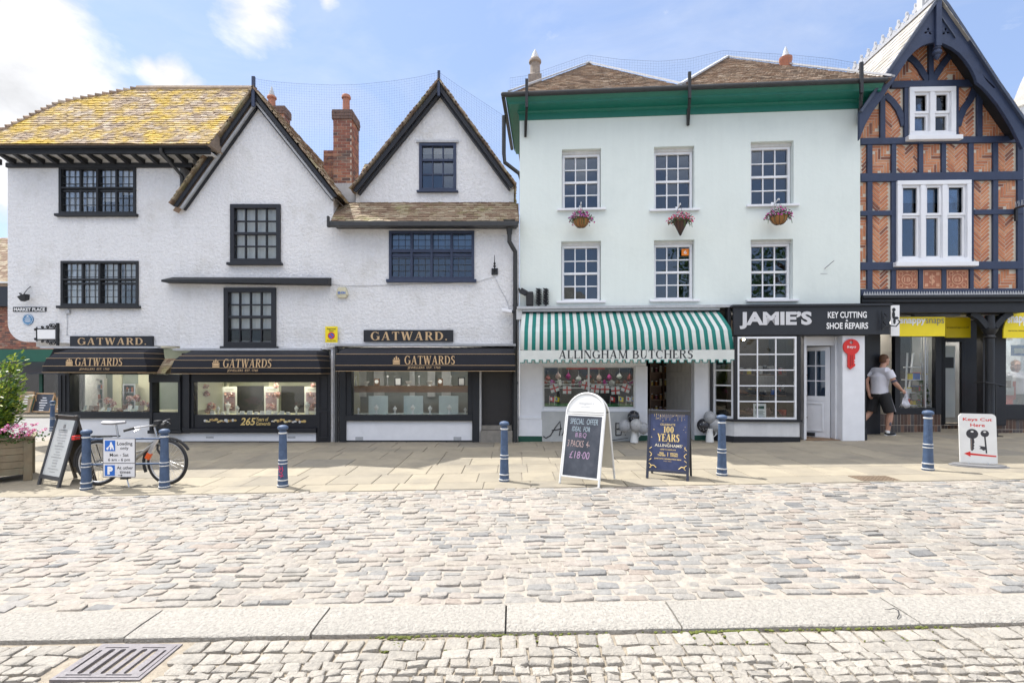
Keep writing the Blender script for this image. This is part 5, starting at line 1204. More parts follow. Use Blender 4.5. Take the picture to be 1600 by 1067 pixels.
mb = MB(); za = bq(0, 582)[1]; mb.hexa([(.2, -.9, za-.05), (4.2, -.9, za-.05), (4.2, -.12, za+.0), (.2, -.12, za+.0), (.2, -.9, za+.0), (4.2, -.9, za+.0), (4.2, -.12, za+.42), (.2, -.12, za+.42)]); mb.build('canopy', m_charcoal, BK)
# ================================================================== awnings
def aw(name, label, px0, px1, prof_px, seed, txt, crest_px, sub, lines, tdx=.0):
    prof = [(o, FW.p((px0+px1)/2, py, o)[1], i) for (o, py, i) in prof_px]
    d = prof_px[-1][0]; x0, x1 = FW.p(px0, 570, d)[0], FW.p(px1, 570, d)[0]
    t, off = awning(name, label, FW, (x0, x1), d, prof, GRP_AWN, lines=lines, seed=seed)
    dd = d+.04
    def P(px, py): return FW.p(px, py, dd)
    a, b = P(txt[0], txt[3]), P(txt[2], txt[1]); mb = serif('GATWARDS', a[0], b[0], a[1], b[1], -dd, 1.15, shear=.12 if seed < 3 else 0, gap=.09)
    c = P(*crest_px); crest(mb, c[0]-.035, a[1], (b[1]-a[1])*.98, -dd-.002)
    a, b = P(sub[0], sub[3]), P(sub[2], sub[1]); sans('JEWELLERS  EST. 1760', a[0], b[0], a[1], b[1], -dd, 0, .12 if seed < 3 else 0, mb=mb)
    mb.build('lettering', m_gold, t, off)
    return t
aw('awning', 'black canopy over the first jeweller window, below the board nearest the house corner', 68, 231, [(.0, 545, .2), (.25, 547, .2), (.46, 552, .16), (.56, 560, .07), (.58, 572, .01), (.58, 582, .0)], 1, (117, 559, 191, 571.5), (111, 565), (124, 575, 171, 579), (2, 3, 4, 5))
aw('awning', 'black canopy with chamfered ends over the jeweller window showing 265 years', 268, 502, [(.0, 548, .2), (.3, 550, .2), (.5, 556, .13), (.58, 563, .06), (.6, 575, .01), (.6, 584, .0)], 2, (348, 561, 424, 574), (340, 567.5), (355, 577, 403, 581.5), (2, 3, 4, 5))
aw('awning', 'black straight canopy over the jeweller window beside the brown panelled door', 525, 805, [(.0, 543, .03), (.3, 547, .02), (.58, 553.5, .01), (.60, 571, .0), (.60, 580, .0)], 3, (632, 556, 711, 569), (622, 562), (637, 572.5, 688, 577), (2, 3, 4))
FS = Fac(-10.07, 14.6, R(-90))
pr = [(.0, 2.32, .0), (.28, 2.28, .0), (.55, 2.1, .0), (.68, 1.85, .0), (.7, 1.62, .0)]
awning('awning', 'quarter round black canopy on the side wall, seen end on left of the corner', FS, (.3, 2.7), .7, pr, GRP_AWN, lines=(1, 2, 3, 4), seed=4)
# striped butcher awning
xa, xb = FG.p(813, 530, .9)[0], FG.p(1145, 530, .9)[0]
zs = lambda py, d: FG.p(978, py, d)[1]
t, off = FG.thing('awning', 'green and white striped awning with a scalloped white valance over the butcher shop', 'awning', (xa+xb)/2, 0, zs(566, .97))
prof = [(.06, zs(487, .06)), (.35, zs(496, .35)), (.74, zs(511, .74)), (.82, zs(516, .82)), (.97, zs(546, .97))]
NS = 54; mb = MB()
def sag(u_, o): return -.018*math.sin(math.pi*u_)*min(1, o*1.2)-.012*abs(math.sin(math.pi*u_*6))*min(1, o)
P = [[mb.V((xa+(xb-xa)*k/NS, -o, z+sag(k/NS, o))) for k in range(NS+1)] for o, z in prof]
for A_, B_ in zip(P, P[1:]):
    for k in range(NS): mb.cm = k % 2; mb.F((A_[k], A_[k+1], B_[k+1], B_[k]))
for e in (0, NS):
    mb.cm = 0; w0 = [mb.V((xa if e == 0 else xb, -.06, z)) for o, z in prof]
    for k in range(len(prof)-1): mb.F((P[k][e], P[k+1][e], w0[k+1], w0[k]))
o_ = mb.build('canopy', [m_stripew, m_stripeg], t, off, smooth=25, recalc=False); sd = o_.modifiers.new('thickness', 'SOLIDIFY'); sd.thickness = .004
zv0, zv1 = zs(546, .97)-.012, zs(566.5, .97); nsc = 28; pts = [(xb, zv0), (xa, zv0)]; sw_ = (xb-xa)/nsc; trim = []
for k in range(nsc):
    a = xa+k*sw_; up_ = zv1+.055; seq = [(a, zv1), (a+sw_*.55, zv1), (a+sw_*.55, up_), (a+sw_, up_)]; pts += seq; trim += seq
mb = MB(); mb.prism(pts, -.985, -.98); v_ = mb.build('valance', m_stripew, t, off)
mb = MB()
for a, b in zip(trim, trim[1:]): mb.bar((a[0], -.983, a[1]), (b[0], -.983, b[1]), .012, .014)
mb.build('valance_trim', m_stripeg, t, off)
rr = FG.rect(873, 547, 1083, 560, .99); mb = serif('ALLINGHAM BUTCHERS', rr[0], rr[1], rr[2], rr[3], -.986, 1.05, gap=.08); mb.build('lettering', m_charcoal, t, off)
mb = MB(); mb.box(xa, xb, -.12, -.02, zs(486, .06)-.0, zs(484, .06)+.03); mb.bar((xa+.02, -.06, prof[0][1]-.3), (xa+.02, -.95, prof[-1][1]+.02), .025); mb.bar((xb-.02, -.06, prof[0][1]-.3), (xb-.02, -.95, prof[-1][1]+.02), .025); mb.build('awning_frame', m_metal, t, off)

# ================================================================== signs and fittings on the white houses
def board(F, name, label, cat, px0, py0, px1, py1, d, mat, th=.03, group=None):
    r = F.rect(px0, py0, px1, py1, d); t, off = F.thing(name, label, cat, (r[0]+r[1])/2, -d, r[2], group)
    mb = MB(); mb.box(r[0], r[1], -d, -d+th, r[2], r[3]); mb.build('board', mat, t, off, bevel=.004); return t, off, r
def on(F, fn, text, a, b, c, e, y, **k): rr = F.rect(a, b, c, e, -y); return fn(text, rr[0], rr[1], rr[2], rr[3], y, **k)
for (x0, y0, x1, y1, tx0, tx1, lab) in ((109, 525, 238, 541, 121, 229, 'black signboard with gold capitals above the first canopy near the house corner'), (568, 515.5, 708, 534, 579, 699, 'black signboard with gold capitals above the canopy beside the brown door')):
    t, off, r = board(FW, 'sign_board', lab, 'sign', x0, y0, x1, y1, .06, m_black, .058, 'jeweller signboards')
    on(FW, serif, 'GATWARD.', tx0, y0+3, tx1, y1-2.5, -.062, bold=1.25, gap=.16).build('lettering', m_gold, t, off)
t, off, r = board(FW, 'street_sign', 'small black street nameplate with white capitals on the white corner wall', 'sign', 20, 479.5, 72, 487, .015, m_ink, .014)
on(FW, sans, 'MARKET PLACE', 22, 481, 70.5, 486, -.016, bold=.035).build('lettering', m_white, t, off)
# blue plaque
c = FW.p(44.5, 499.5); t, off = FW.thing('wall_plaque', 'round blue commemorative plaque under the street nameplate', 'plaque', c[0], 0, c[1])
mb = MB(); mb.prism([(c[0]+.12*math.cos(R(10*k)), c[1]+.12*math.sin(R(10*k))) for k in range(36)], -.02, -.001); mb.build('disc', M('plaque_blue', (.05, .20, .40), .4, .1, 5), t, off)
mb = MB(); mb.tube([(c[0]+.108*math.cos(R(12*k)), -.021, c[1]+.108*math.sin(R(12*k))) for k in range(30)], .004, 5, closed=True)
for k, w in enumerate((.09, .14, .12, .15, .10)): mb.box(c[0]-w/2, c[0]+w/2, -.0225, -.0205, c[1]+.045-k*.026, c[1]+.054-k*.026)
mb.box(c[0]-.02, c[0]+.02, -.0225, -.0205, c[1]+.066, c[1]+.086); mb.build('inscription', m_white, t, off)
# floodlight on a bent arm
c = FW.p(45, 463); t, off = FW.thing('floodlight', 'small black floodlight on a bent arm above the street nameplate', 'floodlight', c[0], 0, c[1])
mb = MB(); mb.tube([(c[0]+.06, -.02, c[1]+.22), (c[0]+.02, -.06, c[1]+.14), (c[0]-.02, -.1, c[1]+.03)], .008, 6); mb.bar((c[0]-.14, -.06, c[1]+.06), (c[0]+.0, -.14, c[1]-.02), .035, .02); mb.build('arm', m_iron, t, off)
mb = MB(); mb.X = Matrix.Translation((c[0]+.05, -.16, c[1]-.06)) @ Matrix.Rotation(R(-20), 4, 'Y'); mb.hexa([(-.06, -.05, -.06), (.06, -.05, -.06), (.06, .05, -.06), (-.06, .05, -.06), (-.09, -.07, .06), (.09, -.07, .06), (.09, .07, .06), (-.09, .07, .06)]); mb.build('lamp_head', m_iron, t, off, bevel=.01)
# wrought iron bracket with blank sign panel
t, off = FW.thing('hanging_sign', 'blank white hanging panel in a scrolled black iron bracket', 'sign', fx(92), 0, fz(540))
mb = MB(); X = lambda p: FW.p(p, 520, .3)[0]; Z = lambda p: FW.p(75, p, .3)[1]
yb = -.05; mb.box(fx(91), fx(93), -.06, -.001, fz(540), fz(505))
def scroll(cx, cz, r0, turns, a0, sg, rr=.011):
    pts = []
    for k in range(22): a = a0+sg*turns*2*math.pi*k/21; r_ = r0*(1-.8*k/21); pts.append((cx+r_*math.cos(a), -.05, cz+r_*math.sin(a)))
    mb.tube(pts, rr, 6)
xl, xr_ = fx(62), fx(91); zt_, zb_ = fz(514), fz(531)
mb.tube([(xl-.02, -.05, zt_), (xr_, -.05, zt_)], .012, 6); mb.tube([(xl-.02, -.05, zb_), (xr_, -.05, zb_)], .012, 6)
for (cx, cz, r_) in ((fx(86), fz(509.5), .06), (fx(77), fz(511), .035), (fx(69), fz(511.5), .03), (fx(82), fz(508.5), .04)): scroll(cx, cz, r_, 1.3, -math.pi/2, 1); scroll(cx, 2*((zt_+zb_)/2)-cz, r_, 1.3, math.pi/2, -1)
mb.tube([(xl-.02, -.05, zt_+.04), (xl-.02, -.05, zb_-.04)], .014, 6); scroll(xl-.05, zt_-.02, .03, 1.2, 0, 1); scroll(xl-.05, zb_+.02, .03, 1.2, 0, -1)
mb.build('bracket', m_iron, t, off, smooth=60)
mb = MB(); mb.box(xl, xr_-.02, -.058, -.042, zb_+.02, zt_-.02); mb.build('panel', m_white, t, off)
# alarm box
c = FW.p(536, 458); t, off = FW.thing('alarm_box', 'yellowed white alarm bell box on the wall between two gables', 'alarm', c[0], 0, c[1]-.13)
mb = MB(); mb.hexa([(c[0]-.1, -.08, c[1]-.11), (c[0]+.1, -.08, c[1]-.11), (c[0]+.1, 0, c[1]-.11), (c[0]-.1, 0, c[1]-.11), (c[0]-.085, -.09, c[1]+.12), (c[0]+.085, -.09, c[1]+.12), (c[0]+.085, 0, c[1]+.12), (c[0]-.085, 0, c[1]+.12)]); mb.hexa([(c[0]-.13, -.09, c[1]-.06), (c[0]+.13, -.09, c[1]-.06), (c[0]+.13, -.001, c[1]-.06), (c[0]-.13, -.001, c[1]-.06), (c[0]-.1, -.1, c[1]+.08), (c[0]+.1, -.1, c[1]+.08), (c[0]+.1, -.001, c[1]+.08), (c[0]-.1, -.001, c[1]+.08)])
mb.build('casing', M('yellowed_plastic', (.62, .58, .42), .5, .15, 6), t, off, bevel=.01); mb = MB(); sans('SE-ON', c[0]-.085, c[0]+.085, c[1]-.035, c[1]+.02, -.1, .03, mb=mb); mb.build('lettering', m_blue, t, off)
# parking restriction plate
t, off, r = board(FW, 'parking_sign', 'yellow restricted parking plate with a red and blue roundel beside the downpipe', 'sign', 508, 510, 527.5, 535, .07, m_yellow, .012)
on(FW, sans, 'Restricted\nZone', 511, 512.5, 524.5, 518, -.0705, bold=.02).build('lettering', m_ink, t, off); on(FW, sans, 'At any time', 511, 531, 524.5, 533.5, -.0705, bold=.02).build('lettering', m_ink, t, off)
c = FW.p(517.7, 524.5, .07); disc = lambda rad, y0, y1, n=24: [(c[0]+rad*math.cos(2*math.pi*k/n), c[1]+rad*math.sin(2*math.pi*k/n)) for k in range(n)]
mb = MB(); mb.prism(disc(.078, 0, 0), -.0735, -.0705); mb.bar((c[0]-.04, -.076, c[1]+.04), (c[0]+.04, -.076, c[1]-.04), .004, .022, up=(1, 0, 1)); mb.build('roundel', m_red, t, off)
mb = MB(); mb.prism(disc(.055, 0, 0), -.0755, -.0736); mb.build('roundel', m_blue, t, off)
rr = FW.rect(508, 535.5, 527.5, 542, .07); mb = MB(); mb.box(rr[0], rr[1], -.07, -.06, rr[2], rr[3]); mb.build('lower_plate', m_white, t, off); on(FW, sans, 'No loading\nat any time', 510, 536.7, 525.5, 540.8, -.0705, bold=.01).build('lettering', m_ink, t, off)
# lantern bracket
c = FW.p(773, 424); t, off = FW.thing('wall_bracket', 'small black iron finial bracket on the white wall right of the casement', 'bracket', c[0], 0, c[1]-.09)
mb = MB(); mb.box(c[0]-.07, c[0]+.07, -.03, -.001, c[1]-.08, c[1]+.06); mb.tube([(c[0], -.03, c[1]), (c[0], -.1, c[1]+.02), (c[0], -.1, c[1]+.34)], [.016, .014, .006], 8); mb.lathe([(.01, .06), (.035, .09), (.012, .13), (.03, .15), (.008, .19)], 8, (c[0], -.1, c[1])); mb.build('bracket', m_iron, t, off, smooth=50)
# cctv
def cctv(F, px, py, label, col, sg=1):
    c = F.p(px, py); t, off = F.thing('security_camera', label, 'camera', c[0], 0, c[1]-.06)
    mb = MB(); mb.box(c[0]-.02*sg-.03, c[0]-.02*sg+.03, -.02, -.001, c[1]-.0, c[1]+.07); mb.tube([(c[0]-.02*sg, -.02, c[1]+.04), (c[0]-.02*sg, -.1, c[1]+.02)], .012, 6); mb.build('mount', col, t, off)
    mb = MB(); mb.X = Matrix.Translation((c[0], -.13, c[1])) @ Matrix.Rotation(R(8)*sg, 4, 'Y'); mb.box(-.13, .1, -.04, .04, -.035, .035); mb.build('casing', col, t, off, bevel=.015)
    mb = MB(); mb.X = Matrix.Translation((c[0], -.13, c[1])) @ Matrix.Rotation(R(8)*sg, 4, 'Y'); mb.box(.102 if sg > 0 else -.16, .15 if sg > 0 else -.132, -.035, .035, -.03, .03); mb.build('lens_hood', m_ink, t, off, bevel=.008)
cctv(FW, 793, 487, 'white security camera on the white wall above the brown door', m_whitepaint)
t, off, r = board(FW, 'junction_box', 'tiny grey cable box under the lower leaded window of the corner house', 'box', 102, 484, 108, 490, .05, m_lead, .049)
mb = MB(); x = fx(105); mb.tube([(x, -.012, fz(490)), (x+.01, -.012, fz(505)), (x, -.012, fz(525))], .006, 5); mb.build('cable', m_lead, t, off)
t, off = FW.thing('wall_cable', 'thin black cable sagging across the white wall below the gable window', 'cable', fx(560), 0, fz(450))
mb = MB(); mb.tube([(fx(518), -.012, fz(444)), (fx(540), -.012, fz(447)), (fx(600), -.012, fz(446)), (fx(745), -.012, fz(441)), (fx(773), -.012, fz(432)), (fx(780), -.012, fz(448)), (fx(793), -.012, fz(472)), (fx(795), -.012, fz(482))], .005, 5); mb.build('cable', m_lead, t, off)
# fittings on the ledge of the mint building
def gbase(px, py, d=.0): a = FG.p(px, py, d); return a[0], a[1]
zl = gz(830, 479)
c = gbase(815, 458); t, off = FG.thing('floodlight', 'small black floodlight on the wall left of the loudspeaker', 'floodlight', c[0], 0, c[1]-.1)
mb = MB(); mb.bar((c[0]-.06, -.02, c[1]+.1), (c[0]-.02, -.12, c[1]+.02), .03); mb.build('arm', m_iron, t, off); mb = MB(); mb.X = Matrix.Translation((c[0]+.05, -.16, c[1])) @ Matrix.Rotation(R(30), 4, 'Y'); mb.box(-.08, .08, -.04, .05, -.06, .06); mb.build('lamp_head', m_iron, t, off, bevel=.012)
c = gbase(828, 466); t, off = FG.thing('loudspeaker', 'black box loudspeaker standing on the ledge above the striped awning', 'speaker', c[0], -.1, zl)
mb = MB(); mb.box(c[0]-.08, c[0]+.08, -.18, -.03, zl, zl+.31); mb.build('cabinet', m_iron, t, off, bevel=.02); mb = MB(); mb.box(c[0]-.065, c[0]+.065, -.186, -.181, zl+.02, zl+.29); mb.build('grille', m_rubber, t, off)
for k, (px, lab) in enumerate(((842, 'black bristly cylinder on the ledge, next to the loudspeaker'), (853, 'black bristly cylinder on the ledge, farther from the loudspeaker'))):
    c = gbase(px, 466); t, off = FG.thing('bird_deterrent', lab, 'deterrent', c[0], -.1, zl, 'bristly cylinders on the ledge'); mb = MB(); mb.tube([(c[0], -.1, zl), (c[0], -.1, zl+.38)], .02, 8)
    for j in range(60): a = j*2.4; z = zl+.03+j*.0058; mb.tube([(c[0]+.018*math.cos(a), -.1+.018*math.sin(a), z), (c[0]+.07*math.cos(a), -.1+.07*math.sin(a), z+.015)], [.012, .008], 5)
    mb.build('brush', m_iron, t, off)
t, off, r = board(FG, 'window_sticker', 'small orange square sticker in the middle lower sash window', 'sticker', 1065, 389, 1076.5, 399.5, -.14, M('orange_print', (.8, .22, .01), .5, 0), .006)
on(FG, sans, '6', 1068.5, 391.5, 1073, 397, .139, bold=.02, depth=.001).build('emblem', m_white, t, off)
t, off = FG.thing('wall_hook', 'thin pale metal rod leaning out from the mint wall near the timber building', 'hook', gbase(1290, 420)[0], 0, gbase(1290, 428)[1]); mb = MB(); a, b = gbase(1288, 420), gbase(1296, 410); mb.tube([(a[0], -.01, a[1]), (b[0], -.18, b[1])], .01, 6); mb.box(a[0]-.08, a[0]+.06, -.006, -.001, a[1]-.11, a[1]-.1); mb.build('rod', m_lead, t, off)
# red key sign
t, off = FG.thing('key_sign', 'big red key shaped sign on the white pillar by the open cobbler door', 'sign', gbase(1330, 577, .28)[0], -.28, gbase(1330, 577, .28)[1])
K = lambda a, b: FG.p(a, b, .28)
c = K(1330, 542); pts = []
for k in range(25): a = R(-72+ (324)*k/24); pts.append((c[0]+.165*math.cos(a-R(0)), c[1]+.165*math.sin(a)))
pts = [(c[0]+.165*math.sin(R(25+310*k/28)), c[1]-.165*math.cos(R(25+310*k/28))) for k in range(29)]     # open at the bottom
zt2 = pts[-1][1]; zz = K(1330, 577)[1]
shaft = [(c[0]-.07, zt2-.0), (c[0]-.07, zz+.05), (c[0]-.02, zz), (c[0]+.03, zz+.04), (c[0]+.075, zz+.07), (c[0]+.075, zz+.11), (c[0]+.045, zz+.135), (c[0]+.075, zz+.16), (c[0]+.045, zz+.185), (c[0]+.075, zz+.215), (c[0]+.07, zt2)]
hole = [(c[0]+.035*math.cos(R(24*k)), c[1]+.095+.035*math.sin(R(24*k))) for k in range(15)]
mb = MB(); mb.prism(pts+shaft, -.29, -.262, [hole]); mb.build('key', m_red, t, off, bevel=.004)
mb = MB(); mb.box(c[0]-.03, c[0]-.015, -.2935, -.2905, zz+.06, zt2-.02); mb.box(c[0]+.005, c[0]+.02, -.2935, -.2905, zz+.08, zt2-.02); mb.build('groove', M('dark_red', (.3, .012, .012), .5, 0), t, off)
mb = MB(); sans('keys', c[0]-.09, c[0]+.09, c[1]-.04, c[1]+.03, -.2905, .01, .2, mb=mb); mb.build('lettering', m_white, t, off)
# cobbler hanging panel with bracket
t, off = FG.thing('hanging_sign', 'white projecting sign with a black silhouette on an iron bracket beside the dark fascia', 'sign', FG.p(1398, 524, .2)[0], -.2, FG.p(1398, 524, .2)[1])
r = FG.rect(1391.5, 477, 1405, 525, .2); mb = MB(); mb.box(r[0], r[1], -.21, -.19, r[2], r[3]); mb.build('panel', m_white, t, off)
mb = MB(); K = lambda a, b: FG.p(a, b, .2)
for (a, b, rx, rz) in ((1396, 484, .035, .04), (1395.5, 492, .03, .075), (1399, 497, .06, .03), (1397, 502, .025, .06)): q_ = K(a, b); mb.prism([(q_[0]+rx*math.cos(R(30*k)), q_[1]+rz*math.sin(R(30*k))) for k in range(12)], -.2125-.0005*rz*100, -.2105)
mb.build('silhouette', m_ink, t, off)
mb = MB(); K = lambda a, b: FG.p(a, b, .42)
for pts in ([(1378, 516), (1384, 510), (1392, 509), (1400, 510), (1406, 503), (1403, 500)], [(1378, 486), (1379, 500), (1378, 516)], [(1379, 500), (1384, 508)], [(1382, 490), (1387, 495), (1381, 499)]): mb.tube([(K(*p)[0], -.42, K(*p)[1]) for p in pts], .012, 6)
mb.build('bracket', m_iron, t, off, smooth=60)
# ------------------------------------------------------------------ photo shop signs
def Tboard(label, px0, py0, px1, py1, d, mat, cat='sign', name='sign_board', group=None, th=.03): return board(FT, name, label, cat, px0, py0, px1, py1, d, mat, th, group)
t, off, r = Tboard('yellow shop sign with white and grey lettering between the hanging panel and the recessed doorway', 1405.5, 495, 1477, 525.5, -.12, m_yellow, group='yellow shop signs')
on(FT, sans, 'snappy', 1406, 498, 1446, 508.5, (.117), bold=.03).build('lettering', m_white, t, off); on(FT, sans, 'snaps', 1446.5, 498, 1475, 508.5, .117).build('lettering', M('grey_print', (.2, .2, .2), .5, 0), t, off)
t, off, r = Tboard('yellow sign set back above the recessed doorway', 1477.5, 496, 1517, 527.5, -.8, m_yellow, group='yellow shop signs')
on(FT, sans, 'snappysnaps.co.uk', 1479, 510, 1514, 513.5, .797).build('lettering', m_ink, t, off)
r = FT.rect(1568, 484, 1640, 528, -.15); t, off = FT.thing('sign_board', 'yellow sign with an arched corner at the far right edge', 'sign', (r[0]+r[1])/2, .15, r[2], 'yellow shop signs')
mb = MB(); w_, h_ = r[1]-r[0], r[3]-r[2]; mb.prism([(r[0], r[2]), (r[1], r[2]), (r[1], r[3]), (r[0]+.35, r[3]), (r[0]+.18, r[3]-.08), (r[0]+.05, r[3]-.24), (r[0], r[3]-.42)], (.15), .18); mb.build('board', m_yellow, t, off)
on(FT, sans, 'snappysnaps', 1574, 494, 1640, 509, .149, bold=.03).build('lettering', m_white, t, off); on(FT, sans, 'www.snappysnaps.co.uk', 1575, 515, 1640, 518.5, .149).build('lettering', m_ink, t, off)
t, off, r = Tboard('small white alarm plate with red panel on the black post', 1534.5, 492, 1549, 511, -.42, m_white, 'alarm', 'alarm_box', th=.06)
mb = MB(); rr = FT.rect(1537, 494.5, 1546.5, 505, -.42); mb.box(rr[0], rr[1], .416, .419, rr[2], rr[3]); mb.build('red_panel', m_red, t, off); mb = MB(); rr = FT.rect(1537, 506.5, 1546.5, 509.5, -.42); mb.box(rr[0], rr[1], .416, .419, rr[2], rr[3]); mb.build('blue_panel', m_blue, t, off)
mb = MB(); rr = FT.rect(1426, 490, 1498, 494, -.3); t, off = FT.thing('strip_lamp', 'long dark strip lamp housing above the yellow shop sign', 'lamp', (rr[0]+rr[1])/2, .3, rr[2]); mb.box(rr[0], rr[1], .25, .36, rr[2], rr[3]); mb.build('housing', M('grey_blue_metal', (.12, .14, .18), .5, .1), t, off, bevel=.01)
mb = MB()
for k in range(20):
    a = rr[0]-.3+k*.085; mb.tube([(a, .3, rr[3]+.01), (a+random.uniform(-.04, .04), .3, rr[3]+.13)], .004, 4)
mb.build('bird_spikes', m_lead, t, off)
# bracket with spikes on right edge of timber building
t, off = FT.thing('wall_bracket', 'black bracket arm topped with bird spikes at the right edge of the timber building', 'bracket', tx(1590), -.06, tz(345)); mb = MB(); a = tp(1589, 345, .1); b = tp(1589, 325, .1); c = tp(1603, 321, .5); mb.bar((a[0], -.08, a[1]), (b[0], -.08, b[1]), .05, .04, up=(0, 1, 0)); mb.bar((b[0], -.08, b[1]), (c[0], -.5, c[1]), .04, .03); mb.build('arm', m_iron, t, off)
mb = MB()
for k in range(9): q_ = Vector((b[0], -.08, b[1])).lerp(Vector((c[0], -.5, c[1])), k/9); mb.tube([q_, q_+Vector((random.uniform(-.05, .03), 0, .13))], .004, 4)
mb.build('bird_spikes', m_lead, t, off)
# ------------------------------------------------------------------ hanging baskets
PET = {'pink': M('pink_petal', (.55, .03, .22), .6, .1, island=.4, islcol=[(0, (.50, .03, .22)), (.4, (.35, .02, .30)), (.7, (.62, .08, .30))]), 'red': M('red_petal', (.6, .02, .04), .6, .1, islcol=[(0, (.6, .02, .05)), (.5, (.65, .06, .12)), (.75, (.4, .12, .45)), (.9, (.6, .45, .6))]), 'mix': M('violet_petal', (.3, .03, .3), .6, .1, islcol=[(0, (.28, .02, .30)), (.4, (.5, .03, .25)), (.65, (.62, .04, .10)), (.85, (.45, .1, .5))])}
m_leaf = M('leaf_green', (.06, .13, .025), .6, .2, 8, island=.4, trans=.25)
def petals(mb, c, r, n):
    """one small open flower facing outwards"""
    c = Vector(c); ax = Vector((random.uniform(-1, 1), random.uniform(-1.4, .2), random.uniform(-.2, 1.2))).normalized(); u = ax.orthogonal().normalized(); v = ax.cross(u)
    for k in range(n):
        a = 2*math.pi*k/n; d = u*math.cos(a)+v*math.sin(a); e = u*math.cos(a+.6)+v*math.sin(a+.6); f = u*math.cos(a-.6)+v*math.sin(a-.6)
        mb.poly([c, c+e*r*.65+ax*r*.2, c+d*r+ax*r*.15, c+f*r*.65+ax*r*.2])
def leaf(mb, c, l, w):
    c = Vector(c); d = Vector((random.uniform(-1, 1), random.uniform(-1, 1), random.uniform(-.7, 1))).normalized(); s = d.cross(Vector((random.random(), random.random(), random.random()))).normalized()
    n = d.cross(s)*w*.25
    mb.poly([c, c+d*l*.5+s*w*.5+n, c+d*l]); mb.poly([c, c+d*l, c+d*l*.5-s*w*.5+n])
m_coir = M('coir', (.36, .17, .06), .9, .25, 30, .5, 60); m_wick = M('dark_wicker', (.10, .055, .04), .85, .3, 30, .6, 60)
def basket(px, py, label, kind, pal, seed):
    random.seed(seed); d = .32; c = FG.p(px, py, d); X, Z = c; wl = FG.p(px, py-26, .0)[1]
    t, off = FG.thing('hanging_basket', label, 'hanging basket', X, -d, Z-.16, 'hanging flower baskets on the mint front'); cc = Vector((X, -d, Z))
    mb = MB()
    if kind == 'bowl': mb.lathe([(.02, -.15), (.08, -.135), (.13, -.09), (.16, -.03), (.17, .02), (.15, .025)], 18, cc)
    else: mb.lathe([(.005, -.29), (.06, -.17), (.12, -.05), (.155, .02), (.14, .025)], 16, cc)
    b_ = mb.build('basket', m_coir if kind == 'bowl' else m_wick, t, off, smooth=40)
    mb = MB()
    for k in range(10):
        a = R(36*k); pts = ([(.03, -.152), (.085, -.14), (.135, -.093), (.165, -.03), (.174, .02)] if kind == 'bowl' else [(.01, -.29), (.065, -.17), (.125, -.05), (.16, .02)]); mb.tube([cc+Vector((r*math.cos(a), r*math.sin(a), z)) for r, z in pts], .004, 4)
    mb.tube([cc+Vector((.174*math.cos(R(20*k)), .174*math.sin(R(20*k)), .02)) for k in range(18)], .005, 5, closed=True); mb.build('wire_frame', m_iron, b_, off)
    mb = MB()
    for k in range(260):
        a, r = random.uniform(0, 6.28), .26*math.sqrt(random.random()); h = random.random()*.17*(1-(r/.3)**2)-.07*(r/.26)**2*random.random(); leaf(mb, cc+Vector((r*math.cos(a), r*math.sin(a)*.9, .02+h)), random.uniform(.03, .06), .025)
    for k in range(5): a = random.uniform(3.3, 6.1); mb.tube([cc+Vector((.15*math.cos(a), .15*math.sin(a), .02)), cc+Vector((.23*math.cos(a), .2*math.sin(a), -.03)), cc+Vector((.25*math.cos(a), .22*math.sin(a), -.1-.06*random.random()))], .005, 4)
    mb.build('foliage', m_leaf, t, off, recalc=False)
    mb = MB()
    for k in range(120):
        a, r = random.uniform(0, 6.28), .29*math.sqrt(random.random()); h = .17*(1-(r/.3)**2)*random.uniform(.4, 1.25)-.09*(r/.29)**3*random.random(); petals(mb, cc+Vector((r*math.cos(a), r*math.sin(a)*.9, .03+h)), random.uniform(.018, .03), 5)
    mb.build('flowers', PET[pal], t, off, recalc=False)
    mb = MB(); top = Vector((X, -d, Z+.36)); 
    for k in range(3): a = R(120*k+50); mb.tube([cc+Vector((.17*math.cos(a), .17*math.sin(a), .02)), top], .003, 4)
    mb.build('chain', m_iron, t, off)
    mb = MB(); mb.tube([(X, -.01, Z+.3), (X, -.15, Z+.36), (X, -d+.02, Z+.40), (X, -d-.02, Z+.38), top], .012, 6); mb.box(X-.025, X+.025, -.012, -.001, Z+.2, Z+.42); mb.build('bracket', m_whitepaint, t, off)
basket(908, 345, 'rounded coir basket of violet and red flowers, hung under the first mint window', 'bowl', 'mix', 11)
basket(1063, 347, 'cone shaped dark wicker basket of red and pink flowers, hung under the middle window', 'cone', 'red', 12)
basket(1217, 340, 'rounded coir basket with trailing magenta flowers, hung nearest the timber building', 'bowl', 'pink', 13)
random.seed(5)
